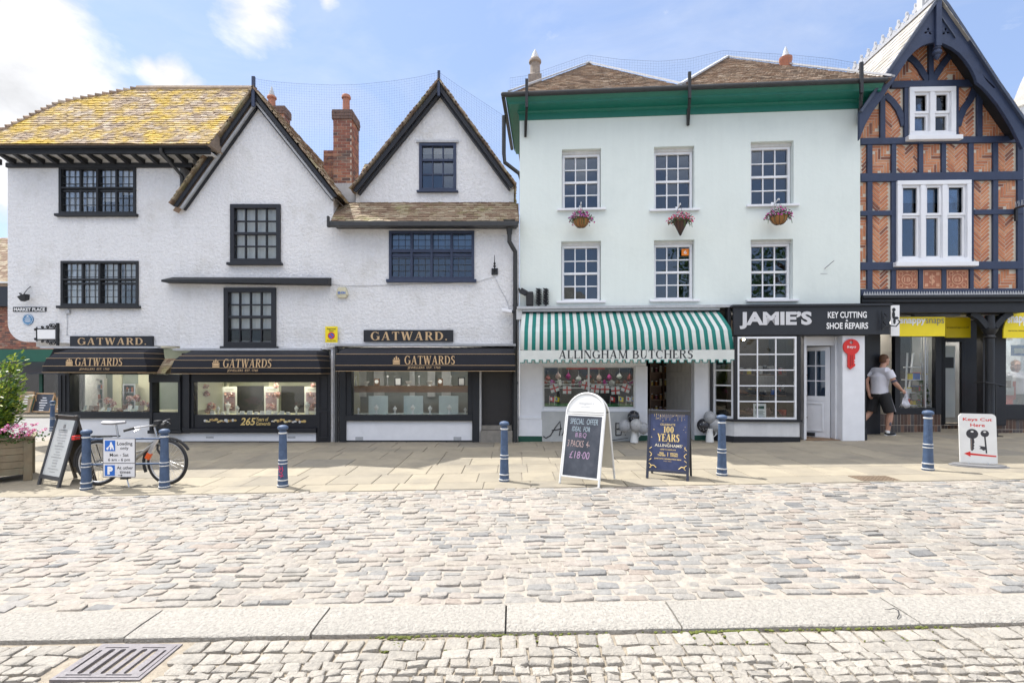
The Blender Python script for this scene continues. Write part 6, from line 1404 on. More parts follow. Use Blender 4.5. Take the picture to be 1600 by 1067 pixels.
# ------------------------------------------------------------------ bird nets
m_net = M('net_cord', (.10, .12, .15), .8, 0)
def net(label, F, top, bot, y, sp, posts, loc, sag_y=.0, name='bird_net', rr=.0012):
    def line(L, x):
        for (a, b), (c, d_) in zip(L, L[1:]):
            if a <= x <= c: return b+(d_-b)*(x-a)/(c-a)
        return L[-1][1]
    T = [F.p(a, b, -y) for a, b in top]; Bm = [F.p(a, b, -y) for a, b in bot]; x0, x1 = T[0][0], T[-1][0]; t, off = F.thing(name, label, 'net', (x0+x1)/2, y, line(Bm, (x0+x1)/2))
    mb = MB(); x = x0
    while x < x1:
        zt_, zb_ = line(T, x), line(Bm, x)
        if zt_-zb_ > .02: mb.tube([(x, y, zb_), (x, y+.02, (zt_+zb_)/2), (x, y, zt_)], rr, 3, caps=False)
        x += sp
    n = int((x1-x0)/.12); fr = 0.
    hi = max(b for a, b in T); lo = min(b for a, b in Bm); z = lo
    # cords running along: follow the sag of the top edge
    depth = 0.
    while depth < hi-lo:
        run = []
        for k in range(n+1):
            x = x0+(x1-x0)*k/n; zz_ = line(T, x)-depth
            if zz_ > line(Bm, x): run.append((x, y+.01, zz_))
            else:
                if len(run) > 1: mb.tube(run, rr, 3, caps=False)
                run = []
        if len(run) > 1: mb.tube(run, rr*(2.2 if depth == 0 else 1), 3, caps=False)
        depth += sp
    mb.build('mesh', m_net, t, off, recalc=False)
    if posts:
        mb = MB()
        for (pa, pb, py_) in posts: a = F.p(pa[0], pa[1], -py_); b = F.p(pb[0], pb[1], -py_); mb.bar((a[0], py_, a[1]), (b[0], py_, b[1]), .05, .04, up=(0, 1, 0))
        mb.build('net_post', m_iron, t, off) if len(posts) == 1 else None
    return t, off
net('fine bird net strung between the two white gable peaks above the tall chimney', FW, [(397, 123), (430, 128), (470, 131), (520, 133), (560, 132), (610, 127), (650, 121), (686, 113)], [(397, 147), (460, 222), (500, 268), (530, 290), (556, 292), (600, 240), (686, 135)], -.18, .055, [], None)
net('fine bird net sloping from the second white gable down to the mint cornice', FW, [(686, 113), (710, 130), (740, 150), (790, 183)], [(686, 135), (740, 208), (790, 272)], -.18, .055, [], None)
t, off = net('fine bird net held over the low hipped roofs of the mint building', FG, [(797, 122), (825, 118), (860, 106), (918, 86), (970, 93), (1030, 96), (1077, 92), (1131, 79), (1190, 83), (1240, 86), (1300, 92), (1340, 99)], [(797, 150), (850, 128), (920, 101), (980, 120), (1040, 132), (1080, 127), (1131, 93), (1230, 108), (1340, 122)], .55, .06, [], None)
for (px, a, b, yy) in ((823, 125, 214, -.56), (1077, 114, 196, -.56), (1345, 99, 195, -.56)):
    pa = FG.p(px, a, -yy); pb = FG.p(px, (a+b)/2, -yy); pc = FG.p(px-2, b, .03); mb = MB()
    mb.bar((pa[0], yy-.02, pa[1]), (pb[0], yy-.02, pb[1]), .06, .05, up=(0, 1, 0)); mb.bar((pb[0], yy-.02, pb[1]), (pc[0], -.03, pc[1]), .05, .04, up=(0, 1, 0))
    mb.bar((pc[0], -.03, pc[1]), (pc[0], -.03, pc[1]+.35), .05, .04, up=(0, 1, 0)); mb.build('net_post', m_iron, t, off)
# ================================================================== street furniture
def bollard(px, pyb, pyt, label, seed=0, base=None, group='blue cast iron bollards on the pavement edge'):
    g = base or gpx(px, pyb); h = (pyb-pyt)*g.y/FPX; s = h/.93
    t = thing('bollard', label, 'bollard', g, 0, group)
    mb = MB(); mb.lathe([(r*s, z*s) for r, z in ((.080, -.03), (.080, .03), (.074, .034), (.074, .115), (.070, .12), (.064, .32), (.063, .36), (.066, .365), (.066, .395), (.061, .4), (.055, .74), (.053, .80), (.058, .805), (.058, .825), (.050, .835), (.048, .85))], 20); mb.build('post', m_bollard, t, smooth=35)
    mb = MB(); mb.lathe([(r*s, z*s) for r, z in ((.045, .851), (.068, .862), (.079, .885), (.074, .908), (.055, .924), (.025, .932), (.002, .934))], 20); mb.build('cap', m_bollard, t, smooth=60)
    for z0, z1, r0 in ((.018, .034, .084), (.095, .116, .079), (.345, .362, .0685), (.396, .412, .0665), (.80, .826, .0605)):
        mb = MB(); mb.lathe([(r0*.9*s, z0*s), (r0*s, (z0+.003)*s), (r0*s, (z1-.003)*s), (r0*.9*s, z1*s)], 20); mb.build('white_band', m_bollardw, t, smooth=30)
    return t, g, s
tb1, g1_, s1 = bollard(135, 764, 671, 'blue bollard holding the left end of the rails with the loading sign')
tb2, g2_, s2 = bollard(257, 762, 670, 'blue bollard holding the right end of the rails, over the bicycle front wheel')
tb3, g3_, s3 = bollard(442, 760, 664, 'blue bollard with red graffiti scrawl, standing before the middle black canopy')
mb = MB()
for pts in ([(-.03, .33), (.0, .28), (-.02, .24), (.025, .2), (.0, .15)], [(.02, .32), (.03, .26), (.01, .22)], [(-.04, .27), (.03, .29)], [(-.03, .19), (.035, .17)]): mb.tube([(a, -math.sqrt(max(0, .0715**2-a*a))-.001, b*s3) for a, b in pts], .005, 5)
mb.build('graffiti', M('pink_paint', (.6, .04, .14), .5, 0), tb3)
bollard(788, 751, 658, 'blue bollard standing in front of the brown jeweller door')
bollard(1128, 742, 648, 'blue bollard beside the celebration poster board, before the bay window')
bollard(1450, 734, 641, 'blue bollard between the square iron cover and the keys sign')
bollard(229-147, 668, 622, 'small distant blue bollard behind the leaning menu board', base=gpx(82, 672))
# rails between two bollards
mid = (g1_+g2_)/2; dv = (g2_-g1_); t = thing('guard_rail', 'pair of blue horizontal rails between the two bollards by the bicycle', 'railing', (mid.x, mid.y, mid.z))
for zz_ in (.78, .385): mb = MB(); mb.tube([g1_-mid+Vector((.06, 0, zz_*s1)), g2_-mid+Vector((-.055, 0, zz_*s2))], .0145, 10); mb.build('rail', m_bollard, t, smooth=60)
# loading / parking sign on the rails
Ys = g1_.y-.085; fs = Fac(0, Ys)
r = fs.rect(161, 685, 211, 745); t, off = fs.thing('parking_sign', 'white loading and parking plate fixed to the blue rails in front of the bicycle', 'sign', (r[0]+r[1])/2, 0, r[2])
zm = fs.p(0, 723.5)[1]
m_plate = M('white_sheet_sign', (.70, .70, .72), .4, .04, 4)
m_signgrey = M('dark_sign_edge', (.12, .12, .13), .5, .1)
mb = MB(); mb.box(r[0], r[1], 0, .006, r[2], zm-.004); mb.box(r[0], r[1], 0, .006, zm+.004, r[3]); mb.build('plate', m_plate, t, off, bevel=.004)
mb = MB(); mb.frame(r[0]-.004, r[1]+.004, r[2]-.004, r[3]+.004, .008, -.002, .008); mb.box(r[0]+.004, r[1]-.004, -.0015, .008, zm-.004, zm+.004); mb.build('edge', m_signgrey, t, off)
q = fs.rect(164, 688, 180, 704.5); mb = MB(); mb.box(q[0], q[1], -.003, -.0005, q[2], q[3]); q2 = fs.rect(164, 726.5, 179.5, 743); mb.box(q2[0], q2[1], -.003, -.0005, q2[2], q2[3]); mb.build('blue_square', m_blue, t, off)
on(fs, sans, 'P', 168, 728.5, 176.5, 741, -.003, bold=.07, depth=.002).build('lettering', m_white, t, off)
mb = MB(); F2 = lambda a, b: fs.p(a, b)
def flat(pts, y=-.0045): mb.prism([F2(a, b) for a, b in pts], y, -.0031)
flat([(172.5, 690.5), (175, 690.5), (175.2, 693), (177, 696), (178.5, 702.5), (176.8, 702.5), (175, 698), (174, 702.5), (172, 702.5), (172.5, 697), (169, 700), (168.5, 699), (172, 694.5)]); flat([(166, 700.5), (168.5, 698), (170.5, 700.5), (168, 703)]); mb.build('pictogram', m_white, t, off)
mb = on(fs, sans, 'Loading', 183, 690, 207, 697, -.0005, bold=.012, depth=.001); on(fs, sans, 'only', 188, 697.5, 201, 703.5, -.0005, bold=.012, depth=.001, mb=mb); on(fs, sans, 'Mon - Sat', 171.5, 708, 201, 713, -.0005, bold=.012, depth=.001, mb=mb); on(fs, sans, '6 am - 6 pm', 169, 715.5, 203, 721.5, -.0005, bold=.012, depth=.001, mb=mb)
on(fs, sans, 'At other', 182.5, 728, 208, 733, -.0005, bold=.012, depth=.001, mb=mb); on(fs, sans, 'times', 187, 735, 204, 739.5, -.0005, bold=.012, depth=.001, mb=mb)
a, b = F2(184.5, 742.3), F2(190.5, 742.3); mb.box(a[0], b[0], -.0016, -.0006, a[1]-.002, a[1]+.003); mb.prism([(b[0]-.015, b[1]+.016), (b[0]+.012, b[1]), (b[0]-.015, b[1]-.015)], -.0017, -.0006); mb.build('lettering', m_ink, t, off)
# ------------------------------------------------------------------ bicycle
gb = gpx(208, 757); ybk = gb.y; xr_ = ray(154, 0, ybk).x; xf_ = ray(262, 0, ybk).x; rw = .335
t = thing('bicycle', 'grey city bicycle with a white saddle leaning behind the blue rails', 'bicycle', (xr_+.5, ybk, G(xr_, ybk))); oB_ = Vector((xr_+.5, ybk, G(xr_, ybk)))
wr, wf = Vector((-.5, 0, rw)), Vector((xf_-xr_-.5, 0, rw+.01))
m_bike = M('bike_grey', (.34, .33, .30), .35, .1, 8, metal=.3); m_alu = M('alloy', (.55, .55, .56), .3, .1, 20, metal=.8)
def wheel(c, turn=0.):
    w = bpy.data.objects.new('wheel', None)
    mb = MB(); X = Matrix.Translation(c) @ Matrix.Rotation(turn, 4, 'Z'); mb.X = X
    ring = lambda r, n=48: [(r*math.cos(2*math.pi*k/n), 0, r*math.sin(2*math.pi*k/n)) for k in range(n)]
    mb.tube(ring(rw-.024), .023, 10, closed=True); o = mb.build('wheel', m_rubber, t, smooth=60)
    mb = MB(); mb.X = X; mb.tube(ring(rw-.048), .012, 8, closed=True); mb.build('rim', m_alu, o, smooth=60)
    mb = MB(); mb.X = X
    for k in range(28):
        a = 2*math.pi*k/28; b = a+(.9 if k % 2 else -.9); sy = .02 if (k//2) % 2 else -.02; mb.tube([(.02*math.cos(b), sy, .02*math.sin(b)), ((rw-.055)*math.cos(a), 0, (rw-.055)*math.sin(a))], .0016, 3, caps=False)
    mb.build('spokes', m_alu, o, recalc=False)
    mb = MB(); mb.X = X; mb.tube([(0, -.05, 0), (0, .05, 0)], .018, 10); mb.build('hub', m_alu, o, smooth=50)
    bpy.data.objects.remove(w); return o
wheel(wr); wheel(wf, R(-8))
bb = Vector((-.06, 0, .30)); st = Vector((-.20, 0, .66)); hd = Vector((.36, 0, .72)); hb = Vector((.39, 0, .60)); sd_ = Vector((-.24, 0, .90))
mb = MB(); mb.tube([bb, st], .017, 8); mb.tube([bb, Vector((.37, 0, .66))], .026, 10); mb.tube([st+Vector((.02, 0, -.08)), hd+Vector((.0, 0, -.02))], .016, 8) if False else None
mb.tube([hb, hd], .022, 10); mb.tube([st+Vector((.06, 0, -.22)), Vector((.2, 0, .52)), hd+Vector((.005, 0, -.05))], .017, 8)
for s_y in (-.05, .05): mb.tube([wr+Vector((0, s_y, 0)), bb+Vector((0, s_y*.5, 0))], .01, 6); mb.tube([wr+Vector((0, s_y, 0)), st+Vector((0, s_y*.3, -.06))], .009, 6)
mb.build('frame', m_bike, t, smooth=50)
mb = MB()
for s_y in (-.055, .055): mb.tube([hb+Vector((0, s_y*.4, 0)), hb+Vector((.02, s_y, -.06)), wf+Vector((0, s_y, 0))], [.016, .014, .009], 8)
mb.build('fork', m_rubber, t, smooth=50)
mb = MB(); mb.tube([st, sd_], .013, 8); mb.build('seat_post', m_alu, t, smooth=60)
mb = MB(); idx = []
for k in range(9):
    u_ = k/8; x = -.16+.3*u_; w = .07*(1-u_)**.8+.018; h = .03*(1-.3*u_)
    idx.append([mb.V(sd_+Vector((x, w*math.cos(a), .02+h*math.sin(a)+.015*(abs(u_-.4)*1.2)))) for a in [2*math.pi*j/10 for j in range(10)]])
for A_, B_ in zip(idx, idx[1:]):
    for j in range(10): mb.F((A_[j], A_[(j+1) % 10], B_[(j+1) % 10], B_[j]))
mb.F(idx[0][::-1]); mb.F(idx[-1]); mb.build('saddle', M('pale_saddle', (.30, .30, .32), .45, .15, 8), t, smooth=60)
mb = MB(); top = hd+Vector((-.03, 0, .14)); mb.tube([hd, top], .015, 8); bar = [top+Vector(v) for v in ((-.22, -.32, -.02), (-.1, -.22, .02), (.0, -.06, .03), (.0, .06, .03), (.02, .2, .07), (.02, .30, .08))]; mb.tube(bar, .012, 8); mb.build('handlebar', m_alu, t, smooth=60)
for a, b in ((bar[0], bar[1]), (bar[5], bar[4])): mb = MB(); mb.tube([a, a.lerp(b, .8)], .018, 8); mb.build('grip', m_rubber, t, smooth=60)
mb = MB()
for s0, e0 in ((bar[1], -1), (bar[4], 1)): mb.tube([s0+Vector((.03, 0, -.01)), s0+Vector((.07, -.02, -.02)), s0+Vector((.02, -.08 if e0 < 0 else .08, -.05))], .006, 6)
mb.build('brake_lever', m_alu, t, smooth=60)
mb = MB(); mb.tube([top+Vector((.02, -.05, .04)), top+Vector((.12, -.03, .03)), top+Vector((.14, 0, -.12)), hb+Vector((.05, -.02, .02))], .004, 5); mb.tube([top+Vector((.02, .1, .06)), top+Vector((.16, .08, .06)), top+Vector((.17, .03, -.08)), hb+Vector((.07, .02, .05))], .004, 5); mb.tube([top+Vector((0, 0, .04)), top+Vector((.09, .02, .1)), top+Vector((.12, .02, .0)), hd], .004, 5); mb.build('cables', m_rubber, t)
mb = MB(); mb.box(top.x+.01, top.x+.09, -.05, .05, top.z+.03, top.z+.10); mb.tube([top+Vector((.06, 0, .02)), top+Vector((.16, 0, .02))], [.03, .045], 12); mb.build('headlight', m_rubber, t, bevel=.01)
def arc(c, r, a0, a1, n=18): return [c+Vector((r*math.cos(R(a0+(a1-a0)*k/n)), 0, r*math.sin(R(a0+(a1-a0)*k/n)))) for k in range(n+1)]
for c, a0, a1 in ((wr, 10, 190), (wf, 30, 205)): mb = MB(); mb.tube(arc(c, rw+.02, a0, a1), .02, 6); mb.build('mudguard', m_rubber, t, smooth=50)
mb = MB(); mb.tube([wr+Vector((-.25, 0, .39)), Vector((-.18, 0, .73))], .01, 6)
for s_y in (-.06, .06): mb.tube([wr+Vector((-.3, s_y, .38)), wr+Vector((.25, s_y, .39))], .007, 6); mb.tube([wr+Vector((0, s_y, 0)), wr+Vector((-.12, s_y, .38))], .006, 6)
mb.build('pannier_rack', m_rubber, t)
mb = MB(); mb.box(wr.x-.36, wr.x-.31, -.05, .05, rw+.34, rw+.40); mb.build('rear_light', m_red, t, bevel=.005)
mb = MB(); mb.X = Matrix.Translation(hb+Vector((-.05, -.03, -.02))) @ Matrix.Rotation(R(28), 4, 'Y'); mb.box(-.03, .03, -.03, .03, -.12, .14); mb.build('cover_plate', m_alu, t, bevel=.01); mb = MB(); mb.X = Matrix.Translation(hb+Vector((-.12, -.04, -.16))) @ Matrix.Rotation(R(28), 4, 'Y'); mb.box(-.035, .035, -.02, .02, -.05, .05); mb.build('orange_reflector', M('orange_reflector', (.8, .12, .02), .3, 0), t, bevel=.008)
mb = MB(); mb.tube([bb+Vector((.09*math.cos(R(20*k)), -.05, .09*math.sin(R(20*k)))) for k in range(18)], .008, 5, closed=True); mb.tube([bb+Vector((0, -.06, 0)), bb+Vector((.05, -.07, -.16))], .011, 6); mb.tube([bb+Vector((0, .06, 0)), bb+Vector((-.05, .07, .16))], .011, 6); mb.box(bb.x+.0, bb.x+.1, -.16, -.075, bb.z-.18, bb.z-.155); mb.box(bb.x-.1, bb.x-.0, .075, .16, bb.z+.145, bb.z+.17); mb.tube([bb+Vector((0, -.05, .09)), wr+Vector((0, -.05, .035))], .006, 5); mb.tube([bb+Vector((0, -.05, -.09)), wr+Vector((0, -.05, -.035))], .006, 5); mb.build('crankset', m_rubber, t)
mb = MB(); mb.tube([bb+Vector((-.02, -.05, -.02)), Vector((.05, -.13, .0))], .009, 6); mb.build('kickstand', m_alu, t)
# ------------------------------------------------------------------ A-boards
def aboard(label, p0, p1, h, spread, fw, fmat, group=None, loc_only=False):
    p0, p1 = Vector(p0), Vector(p1); w = (p1-p0).length; rz = math.atan2(p1.y-p0.y, p1.x-p0.x)
    m_ = (p0+p1)/2; t = thing('sandwich_board', label, 'sandwich board', (m_.x, m_.y, m_.z), rz, group); return t, w
def tilt(h, spread, back=False):             # panel plane: local x across, local z up the board, local -y outwards
    L_ = math.hypot(h, spread/2); a = math.atan2(spread/2, h)
    if back: return Matrix.Translation((0, spread, 0)) @ Matrix.Rotation(a, 4, 'X'), L_
    return Matrix.Rotation(-a, 4, 'X'), L_
# menu board, far left
t, w = aboard('tall dark framed menu board with a pale printed sheet, beside the planter', gpx(57, 757), gpx(90, 763), 1.05, .5, .05, None)
Xf, L_ = tilt(1.04, .5); Xb, _ = tilt(1.04, .5, True)
m_alub = M('dark_aluminium', (.05, .052, .058), .45, .15, 10)
mb = MB(); mb.X = Xf; mb.box(-w/2, -w/2+.05, 0, .035, -.0, L_); mb.box(w/2-.05, w/2, 0, .035, -.0, L_); mb.box(-w/2+.05, w/2-.05, 0, .035, L_-.06, L_); mb.box(-w/2+.05, w/2-.05, 0, .035, .1, .16); mb.build('frame', m_alub, t, bevel=.004)
mb = MB(); mb.X = Xf; mb.box(-w/2+.05, w/2-.05, .012, .024, .16, L_-.06); pn = mb.build('poster', M('pale_poster', (.55, .57, .57), .25, .1, 2.5), t)
mb = MB(); mb.X = Xf
for k in range(15):
    ww = random.uniform(.12, .3); z = L_-.27-k*.042; mb.box(-ww/2, ww/2, .0105, .0118, z, z+random.choice((.008, .012)))
mb.tube([(0, .01, L_-.15), (.0, .01, L_-.2)], .02, 8); mb.build('print', M('grey_ink', (.25, .25, .25), .6, 0), pn)
mb = MB(); mb.X = Xf; sans('LUSSMANNS', -.12, .12, L_-.245, L_-.225, .0105, .01, mb=mb); mb.build('lettering', m_ink, pn)
mb = MB(); mb.X = Xb; mb.box(-w/2, -w/2+.05, -.035, 0, 0, L_); mb.box(w/2-.05, w/2, -.035, 0, 0, L_); mb.box(-w/2+.05, w/2-.05, -.025, -.01, .12, L_-.01); mb.build('rear_panel', M('dark_brown_panel', (.05, .042, .035), .6, .15, 5), t)
# butcher arched chalkboard
t, w = aboard('white arch topped chalkboard with a chalked barbecue offer, in front of the butcher window', gpx(873, 755), gpx(937, 762), 1.3, .62, .05, None)
h = 1.27; Xf, L_ = tilt(h, .62); Xb, _ = tilt(h, .62, True)
m_wf = M('white_enamel', (.74, .74, .72), .4, .08, 6); m_bp = M('ivory_panel', (.66, .63, .54), .5, .08, 3)
ra = w/2-.015
def archpts(z0, r, n=20): return [(-r, 0, z0)]+[(-r*math.cos(math.pi*k/n), 0, L_-ra*.0-r*1.0-.02+r*math.sin(math.pi*k/n)) for k in range(n+1)]+[(r, 0, z0)]
for X_, nm in ((Xf, 'frame'), (Xb, 'rear_frame')): mb = MB(); mb.X = X_; mb.tube(archpts(.0, ra), .016, 8); mb.bar((-ra, 0, L_-ra-.02), (ra, 0, L_-ra-.02), .02); mb.build(nm, m_wf, t, smooth=50)
zc_ = L_-ra-.02
mb = MB(); mb.X = Xf; mb.prism([(-ra+.01, zc_+.02)]+[(-(ra-.02)*math.cos(math.pi*k/20), zc_+.02+(ra-.04)*math.sin(math.pi*k/20)) for k in range(21)]+[(ra-.01, zc_+.02)], -.006, .006); hp = mb.build('header_panel', m_wf, t)
mb = MB(); mb.X = Xf; sans('Allingham’s', -.12, .12, zc_+.12, zc_+.16, -.0065, 0, .3, depth=.001, mb=mb); sans('BUTCHERS', -.07, .07, zc_+.085, zc_+.10, -.0065, 0, 0, depth=.001, mb=mb); mb.build('lettering', M('pale_grey_print', (.45, .46, .47), .5, 0), hp)
mb = MB(); mb.X = Xf; mb.box(-ra+.03, ra-.03, -.008, .008, .12, zc_-.04); cb = mb.build('chalkboard', m_board, t)
mb = MB(); mb.X = Xf; mb.frame(-ra+.012, ra-.012, .1, zc_-.02, .02, -.012, .012); mb.build('board_rim', m_wf, t)
mb = MB(); mb.X = Xb; mb.prism([(-ra+.01, .18)]+[(-(ra-.01)*math.cos(math.pi*k/20), zc_+(ra-.02)*math.sin(math.pi*k/20)) for k in range(21)]+[(ra-.01, .18)], -.006, .006); mb.build('rear_panel', m_bp, t)
mb = MB(); mb.X = None; mb.bar((ra, .31-.06, h*.78), (ra, .31+.09, h*.78), .01, .012); mb.build('strap', m_ink, t)
cz = zc_-.04; ch = cz-.12
m_chb = M('blue_chalk', (.36, .44, .49), .9, .25, 40); m_chp = M('pink_chalk', (.42, .28, .42), .9, .25, 40); m_chr = M('rose_chalk', (.45, .33, .31), .9, .25, 40)
def chalk(txt, x0, x1, a, b, mat): mb = MB(); mb.X = Xf; sans(txt, x0, x1, .12+ch*a, .12+ch*b, -.0085, .0, .12, depth=.0015, mb=mb); mb.build('chalk_writing', mat, cb)
W2 = ra-.05
chalk('SPECIAL  OFFER', -W2*.9, W2*.85, .86, .955, m_chb); chalk('IDEAL  FOR', -W2*.75, W2*.4, .74, .82, m_chb); chalk('B.B.Q', -W2*.5, W2*.2, .63, .72, m_chp); chalk('3 PACKS  4-', -W2*.95, W2*.45, .48, .59, m_chr); chalk('£18·00', -W2*.75, W2*.5, .29, .41, m_chp)
# celebration board
t, w = aboard('navy and gold celebration poster board between two bollards, before the butcher doorway', gpx(1009, 747), gpx(1076, 752), 1., .5, .05, None)
h = .98; Xf, L_ = tilt(h, .42); Xb, _ = tilt(h, .42, True)
mb = MB(); mb.X = Xf; mb.box(-w/2, -w/2+.035, 0, .03, 0, L_); mb.box(w/2-.035, w/2, 0, .03, 0, L_); mb.box(-w/2+.035, w/2-.035, 0, .03, L_-.035, L_); mb.box(-w/2+.035, w/2-.035, 0, .03, .1, .135); mb.build('frame', M('navy_frame', (.03, .035, .06), .4, .1), t, bevel=.004)
mb = MB(); mb.X = Xf; mb.box(-w/2+.035, w/2-.035, .008, .02, .135, L_-.035); po = mb.build('poster', M('navy_poster', (.035, .045, .11), .35, .3, 3, col2=(.055, .07, .15), c2scale=4), t)
ph = L_-.17; pw = w-.07
def prt(fn, txt, x0, x1, a, b, mat, **k): mb = MB(); mb.X = Xf; fn(txt, x0*pw/2, x1*pw/2, .135+ph*a, .135+ph*b, .0075, mb=mb, **k); mb.build('lettering', mat, po)
prt(sans, 'CELEBRATE', -.45, .35, .765, .80, m_goldbright, depth=.001); prt(serif, '100', -.28, .28, .64, .75, m_goldbright, bold=1.3); prt(serif, 'YEARS', -.6, .6, .49, .62, m_goldbright, bold=1.3, gap=.03); prt(sans, 'of', -.06, .06, .455, .475, m_goldbright, depth=.001); prt(sans, 'ALLINGHAMS', -.72, .72, .395, .445, M('champagne_print', (.75, .68, .5), .4, 0), depth=.001, bold=.01)
prt(sans, '16ᵀᴴ TO 20ᵀᴴ JUNE', -.42, .42, .335, .36, m_goldbright, depth=.001, bold=.02); prt(sans, 'FREE\nTASTERS', -.55, -.12, .235, .30, m_goldbright, depth=.001, bold=.03); prt(sans, 'SPECIAL\nOFFERS', .12, .55, .235, .30, m_goldbright, depth=.001, bold=.03); prt(sans, 'JUNE 20TH CELEBRATION BBQ!', -.72, .72, .175, .2, m_goldbright, depth=.001, bold=.03); prt(sans, 'from 10am', -.2, .2, .145, .16, m_goldbright, depth=.001)
mb = MB(); mb.X = Xf; mb.box(-.004, .004, .006, .0075, .135+ph*.235, .135+ph*.305)
for k in range(60):
    x = random.uniform(-.95, .95)*pw/2; z = random.uniform(.25, .98)
    if abs(x) < pw*.36 and z < .83: continue
    s_ = random.uniform(.004, .011); mb.X = Xf @ Matrix.Translation((x, 0, .135+ph*z)) @ Matrix.Rotation(random.uniform(0, 3), 4, 'Y'); mb.box(-s_, s_, .0062, .0075, -s_*.4, s_*.4)
mb.X = Xf
for k in range(16): x = (-.8+1.6*k/15)*pw/2; mb.box(x-.0015, x+.0015, .0065, .0075, .135+ph*random.uniform(.84, .93), .135+ph*.99)
for sx in (-1, 1):
    for z in (.1, .3): mb.tube([(sx*pw*(.48-.05*math.sin(k*.9))*1, .006, .135+ph*(z-.08+.02*k)) for k in range(9)], .005, 5)
    mb.tube([(sx*pw*.3, .006, .135+ph*.03), (sx*pw*.37, .006, .135+ph*.07), (sx*pw*.46, .006, .135+ph*.06)], .006, 5)
mb.build('confetti', m_goldbright, po)
mb = MB(); mb.X = Xb; mb.box(-w/2, -w/2+.03, -.03, 0, 0, L_); mb.box(w/2-.03, w/2, -.03, 0, 0, L_); mb.box(-w/2+.03, w/2-.03, -.02, -.008, .14, L_-.01); mb.build('rear_panel', m_alub, t)
# swing sign: keys cut here
gk = gpx(1529, 728); t = thing('key_sign', 'white keys cut swing sign with two keys and a red arrow on an oval base', 'sign', gk, R(-20))
mb = MB(); n = 32
base = [(.37*math.cos(2*math.pi*k/n), .2*math.sin(2*math.pi*k/n)) for k in range(n)]
mb.prism(base, -.02, .012, ax='xy'); mb.prism([(a*.9, b*.9) for a, b in base], .0121, .028, ax='xy'); mb.build('base', M('grey_plastic_base', (.2, .2, .205), .5, .15, 8), t, bevel=.006)
w, z0, z1 = .46, .05, .80; c = .06
ol = []
for (cx, cz, a0) in ((w/2-c, z1-c, 0), (-w/2+c, z1-c, 90)):
    for k in range(7): a = R(a0+15*k); ol.append((cx+c*math.cos(a), cz+c*math.sin(a)))
ol += [(-w/2, z0), (w/2, z0)]
Xk = Matrix.Rotation(R(-4), 4, 'X'); mb = MB(); mb.X = Xk; mb.prism(ol, -.012, .012); bd = mb.build('panel', m_wf, t)
mb = MB(); mb.X = Xk
for s_ in (-.12, .12): mb = MB(); mb.X = Xk; mb.tube([(s_, 0, .02), (s_, 0, .06)], .012, 6); mb.build('spring', m_metal, t)
mb = MB(); mb.X = Xk; sans('Keys Cut', -.18, .18, .675, .735, -.0125, .02, mb=mb, depth=.001); sans('Here', -.09, .09, .60, .65, -.0125, .02, mb=mb, depth=.001); mb.build('lettering', m_red, bd)
mb = MB(); mb.X = Xk; mb.prism([(.215, .17), (.215, .15), (-.1, .165), (-.1, .14), (-.18, .185), (-.1, .22), (-.1, .195)], -.0138, -.0125); mb.build('arrow', m_red, bd)
mb = MB(); mb.X = Xk
def kdisc(cx, cz, r, hole): mb.prism([(cx+r*math.cos(R(15*k)), cz+r*math.sin(R(15*k))) for k in range(24)], -.0136, -.0126, [[(cx+hole*math.cos(R(30*k)), cz+r*.45+hole*.7*math.sin(R(30*k))) for k in range(12)]])
kdisc(-.07, .49, .075, .02); kdisc(.085, .5, .052, .018)
mb.prism([(-.095, .415), (-.095, .245), (-.078, .228), (-.062, .245), (-.05, .27), (-.058, .29), (-.046, .31), (-.056, .33), (-.044, .36), (-.05, .415)], -.0135, -.0127)
mb.prism([(.075, .449), (.085, .25), (.105, .25), (.095, .449)], -.0135, -.0127); mb.prism([(.0845, .30), (.01, .31), (.03, .285), (.01, .265), (.04, .26), (.06, .24), (.0855, .25)], -.01345, -.0127); mb.prism([(.0865, .249), (.0885, .20), (.1065, .20), (.105, .249)], -.0135, -.0127); mb.build('key_picture', M('dark_grey_print', (.035, .035, .04), .5, 0), bd)
mb = MB(); mb.X = Xk; mb.box(-.086, -.08, -.0145, -.0137, .25, .41); mb.build('key_shine', M('key_brown', (.35, .27, .22), .5, 0), bd)
# ------------------------------------------------------------------ planter and shrub
random.seed(21)
yp = 7.75; gz_ = G(-8, yp); xr2 = 0
PZ = R(40); pc_ = gpx(54, 750); Rz = Matrix.Rotation(PZ, 3, 'Z'); pl = pc_+Rz @ Vector((-.93, .39, 0))
t = thing('planter', 'weathered wooden box planter with a lichened top rail at the left edge', 'planter', pl, PZ); o_ = Vector((xr2-.9, yp, gz_))
zt_ = .68; xl = -.9; xr3 = .9
mb = MB()
for k in range(5): a = .1+k*.106; mb.box(xl+.08, xr3-.1, -.34-random.uniform(0, .004), -.30, a, a+.101); mb.box(xl+.08, xr3-.1, .30, .34, a, a+.101); mb.box(xr3-.105, xr3-.065, -.25, .25, a, a+.101)
mb.build('boards', m_wood, t, bevel=.004)
mb = MB()
for sx in (xl, xr3-.1):
    for sy in (-.36, .26): mb = MB(); mb.box(sx, sx+.1, sy, sy+.1, 0, zt_-.04); mb.build('corner_post', m_wood, t, bevel=.005)
mb = MB(); mb.box(xl-.03, xr3+.03, -.39, -.27, zt_-.035, zt_); mb.box(xl-.03, xr3+.03, .27, .39, zt_-.035, zt_); mb.box(xr3-.09, xr3+.03, -.268, .268, zt_-.036, zt_-.001); mb.build('top_rail', m_wood, t, bevel=.005)
mb = MB(); mb.box(xl+.09, xr3-.11, -.295, .295, .3, zt_-.08); mb.build('soil', m_bed2, t)
